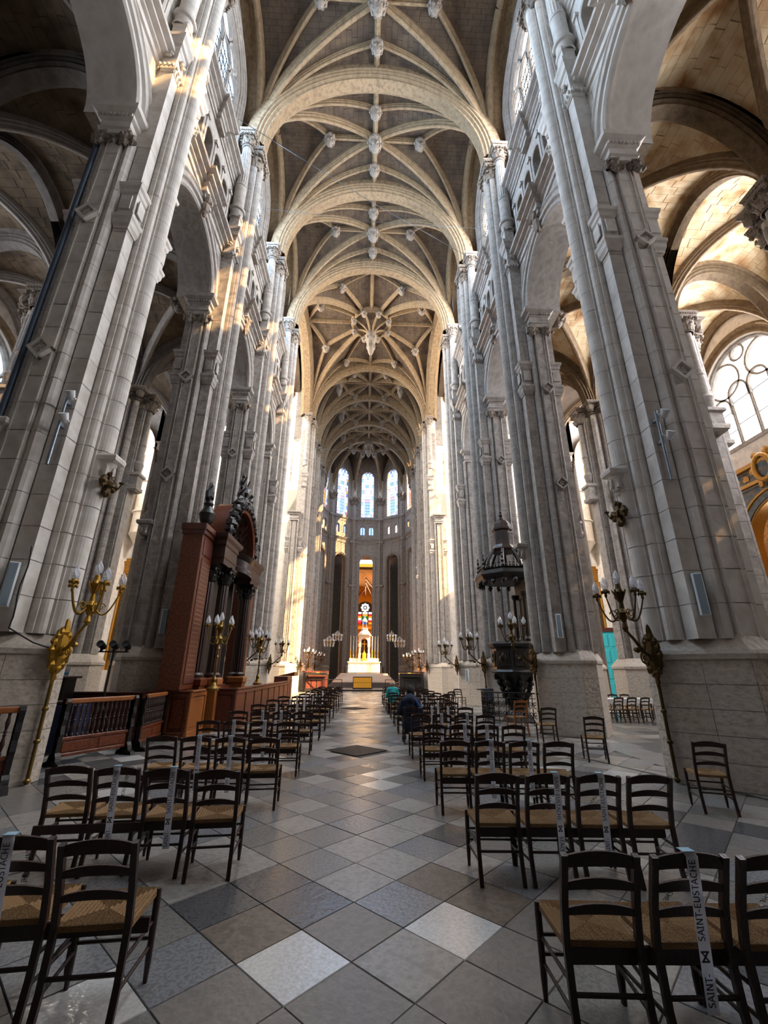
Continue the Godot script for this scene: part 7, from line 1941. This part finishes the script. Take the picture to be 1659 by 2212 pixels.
func build_shell() -> void:
	floor_all()
	# daylight of the clerestory and the aisle windows
	for i in 4:
		var zc: float = (PZ[i] + PZ[i + 1]) / 2
		for s in [-1.0, 1.0]:
			win_light(Vector3(s * 6.5, 26.4, zc), -s * PI / 2, 3.7, 6.2, CLER[0 if s < 0 else 1] * (0.32 if i == 0 else 1.0), COOL if s < 0 else WARM, 0.42)
			win_light(Vector3(s * (WX - 0.15), 15.0, zc), -s * PI / 2, 4.4, 4.6, AISLE[0 if s < 0 else 1] * (0.5 if i == 0 else 1.0), Color(0.97, 0.97, 1.0))
	for i in [5, 6]:
		var zc: float = (PZ[i] + PZ[i + 1]) / 2
		for s in [-1.0, 1.0]: win_light(Vector3(s * 6.5, 26.4, zc), -s * PI / 2, 3.2, 6.2, 0.55, COOL, 0.5)
	win_light(Vector3(0, 15.0, 1.4), PI, 5.0, 9.0, WEST, COOL)
	# piers
	var ord := ["behind the camera", "nearest", "second", "third", "at the near corner of the crossing", "at the far corner of the crossing", "first of the choir", "second of the choir"]
	for i in range(0, 8):
		for s in [-1.0, 1.0]:
			nave_pier("%s nave pier on the %s, %s" % ["tall pale" if i < 2 else "tall weathered grey", "left" if s < 0 else "right", ord[i]], Vector3(NX * s, 0, PZ[i]), 0.0 if s < 0 else PI, i < 2, true, 2 if i < 4 else 0)
	for i in range(1, 5):
		for s in [-1.0, 1.0]:
			aisle_pier("slim aisle pier on the %s, %s row" % ["left" if s < 0 else "right", ["", "nearest", "second", "third", "fourth"][i]], Vector3(AX * s, 0, PZ[i]))
	# nave walls and vaults
	for i in 4:
		var zc: float = (PZ[i] + PZ[i + 1]) / 2; var hz: float = (PZ[i] - PZ[i + 1]) / 2
		var nm: String = ["first", "second", "third", "fourth"][i]
		for s in [-1.0, 1.0]:
			nave_bay(s, zc, hz, "%s bay of the %s nave wall" % [nm, "left" if s < 0 else "right"], i < 1, 1 + i * 2 + (0 if s < 0 else 1), "glass_cool" if s < 0 else "glass")
			outer_bay(s, zc, hz, "%s bay of the %s outer aisle wall" % [nm, "left" if s < 0 else "right"], 20 + i * 2 + (0 if s < 0 else 1), "glass_frost_cool" if s < 0 else "glass_frost")
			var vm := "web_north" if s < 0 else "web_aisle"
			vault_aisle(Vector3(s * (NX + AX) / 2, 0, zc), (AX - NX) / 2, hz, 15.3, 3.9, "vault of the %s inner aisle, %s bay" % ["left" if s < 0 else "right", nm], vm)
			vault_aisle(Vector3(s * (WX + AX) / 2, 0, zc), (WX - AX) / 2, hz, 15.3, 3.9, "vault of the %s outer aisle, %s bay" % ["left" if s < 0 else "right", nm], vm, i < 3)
		vault_nave(zc, hz, "ribbed nave vault, %s bay from the camera" % nm)
	for i in 5:
		var a := structure("trim_%d" % (i + 1), Vector3(0, 0, PZ[i]), 0, "broad moulded arch across the nave vault")
		put("transverse_arch", transverse(5.9, 25.7, 6.4, 0.55, 0.5), "rib", a)
	vault_crossing((PZ[4] + PZ[5]) / 2, (PZ[4] - PZ[5]) / 2)
	for s in [-1.0, 1.0]:
		var a := structure("trim_%d" % (10 + int(s)), Vector3(6.3 * s, 0, (PZ[4] + PZ[5]) / 2), PI / 2, "broad moulded arch into the transept")
		put("transept_arch", transverse(6.0, 25.7, 6.5, 0.6, 0.5), "rib", a)
		transept(s)
	for i in [5, 6]:
		var zc: float = (PZ[i] + PZ[i + 1]) / 2; var hz: float = (PZ[i] - PZ[i + 1]) / 2
		vault_choir(zc, hz, "star vault of the choir, %s bay" % ["first", "second"][i - 5])
		for s in [-1.0, 1.0]: nave_bay(s, zc, hz, "%s bay of the %s choir wall" % [["first", "second"][i - 5], "left" if s < 0 else "right"], false, 50 + i * 2 + (0 if s < 0 else 1), "glass_cool", false)
	vault_choir((PZ[7] + APSE.y) / 2, (PZ[7] - APSE.y) / 2, "star vault of the choir, third bay")
	for s in [-1.0, 1.0]: nave_bay(s, (PZ[7] + APSE.y) / 2, (PZ[7] - APSE.y) / 2, "third bay of the %s choir wall" % ["left" if s < 0 else "right"], false, 70 + (0 if s < 0 else 1), "glass_cool", false)
	for z in [PZ[5], PZ[6], PZ[7], APSE.y]:
		var a := structure("trim_%d" % (20 + int(-z)), Vector3(0, 0, z), 0, "moulded arch across the choir vault")
		put("transverse_arch", transverse(5.9, 25.5, 6.6, 0.42, 0.45), "rib", a)
	apse()
	lady_chapel()
	# roofs and the west wall close the church
	var b := B.new()
	b.box(Vector3(0, 34.4, -30), Vector3(17.5, 0.4, 70)); b.box(Vector3(0, 34.4, (PZ[4] + PZ[5]) / 2), Vector3(43, 0.4, 16))
	for s in [-1.0, 1.0]:
		b.box(Vector3(13.2 * s, 20.9, -12), Vector3(12.6, 0.3, 30)); b.box(Vector3(10.0 * s, 20.9, -55), Vector3(6.4, 0.3, 33))
		b.box(Vector3(7.4 * s, 33.6, -30), Vector3(1.2, 1.4, 70))
	var rf := structure("ceiling", Vector3.ZERO, 0, "roof over the vaults"); put("roof", b, "lead", rf)
	var ww := structure("wall_west", Vector3(0, 0, 1.7), 0, "unseen organ loft wall behind the camera, kept dark to cut bounced light")
	b = B.new(); b.box(Vector3(0, 17.5, 0.3), Vector3(40, 36, 0.5)); put("west_wall_face", b, "wood_dark", ww)  # wood tone kept dark so little light bounces onto the west pier faces
	b = B.new()
	for s in [-1.0, 1.0]:
		b.box(Vector3(18.5 * s, 17.5, -0.3), Vector3(0.4, 36, 5.0)); b.box(Vector3(6.6 * s, 26, -0.3), Vector3(0.5, 18, 5.0))
	b.box(Vector3(0, 33.2, -0.3), Vector3(14, 0.3, 5.0))
	put("west_bay_walls", b, "wood_dark", ww, at(Vector3(0, 0, -1.7)))
	var ew := structure("wall_east", Vector3(0, 0, -80), 0, "east closing wall")
	b = B.new(); b.box(Vector3(0, 10, 0), Vector3(44, 21, 0.4))
	put("east_wall_face", b, "stone_old", ew)
const CLER := [4.8, 5.6]
const AISLE := [0.6, 5.5]
const WEST := 0.02
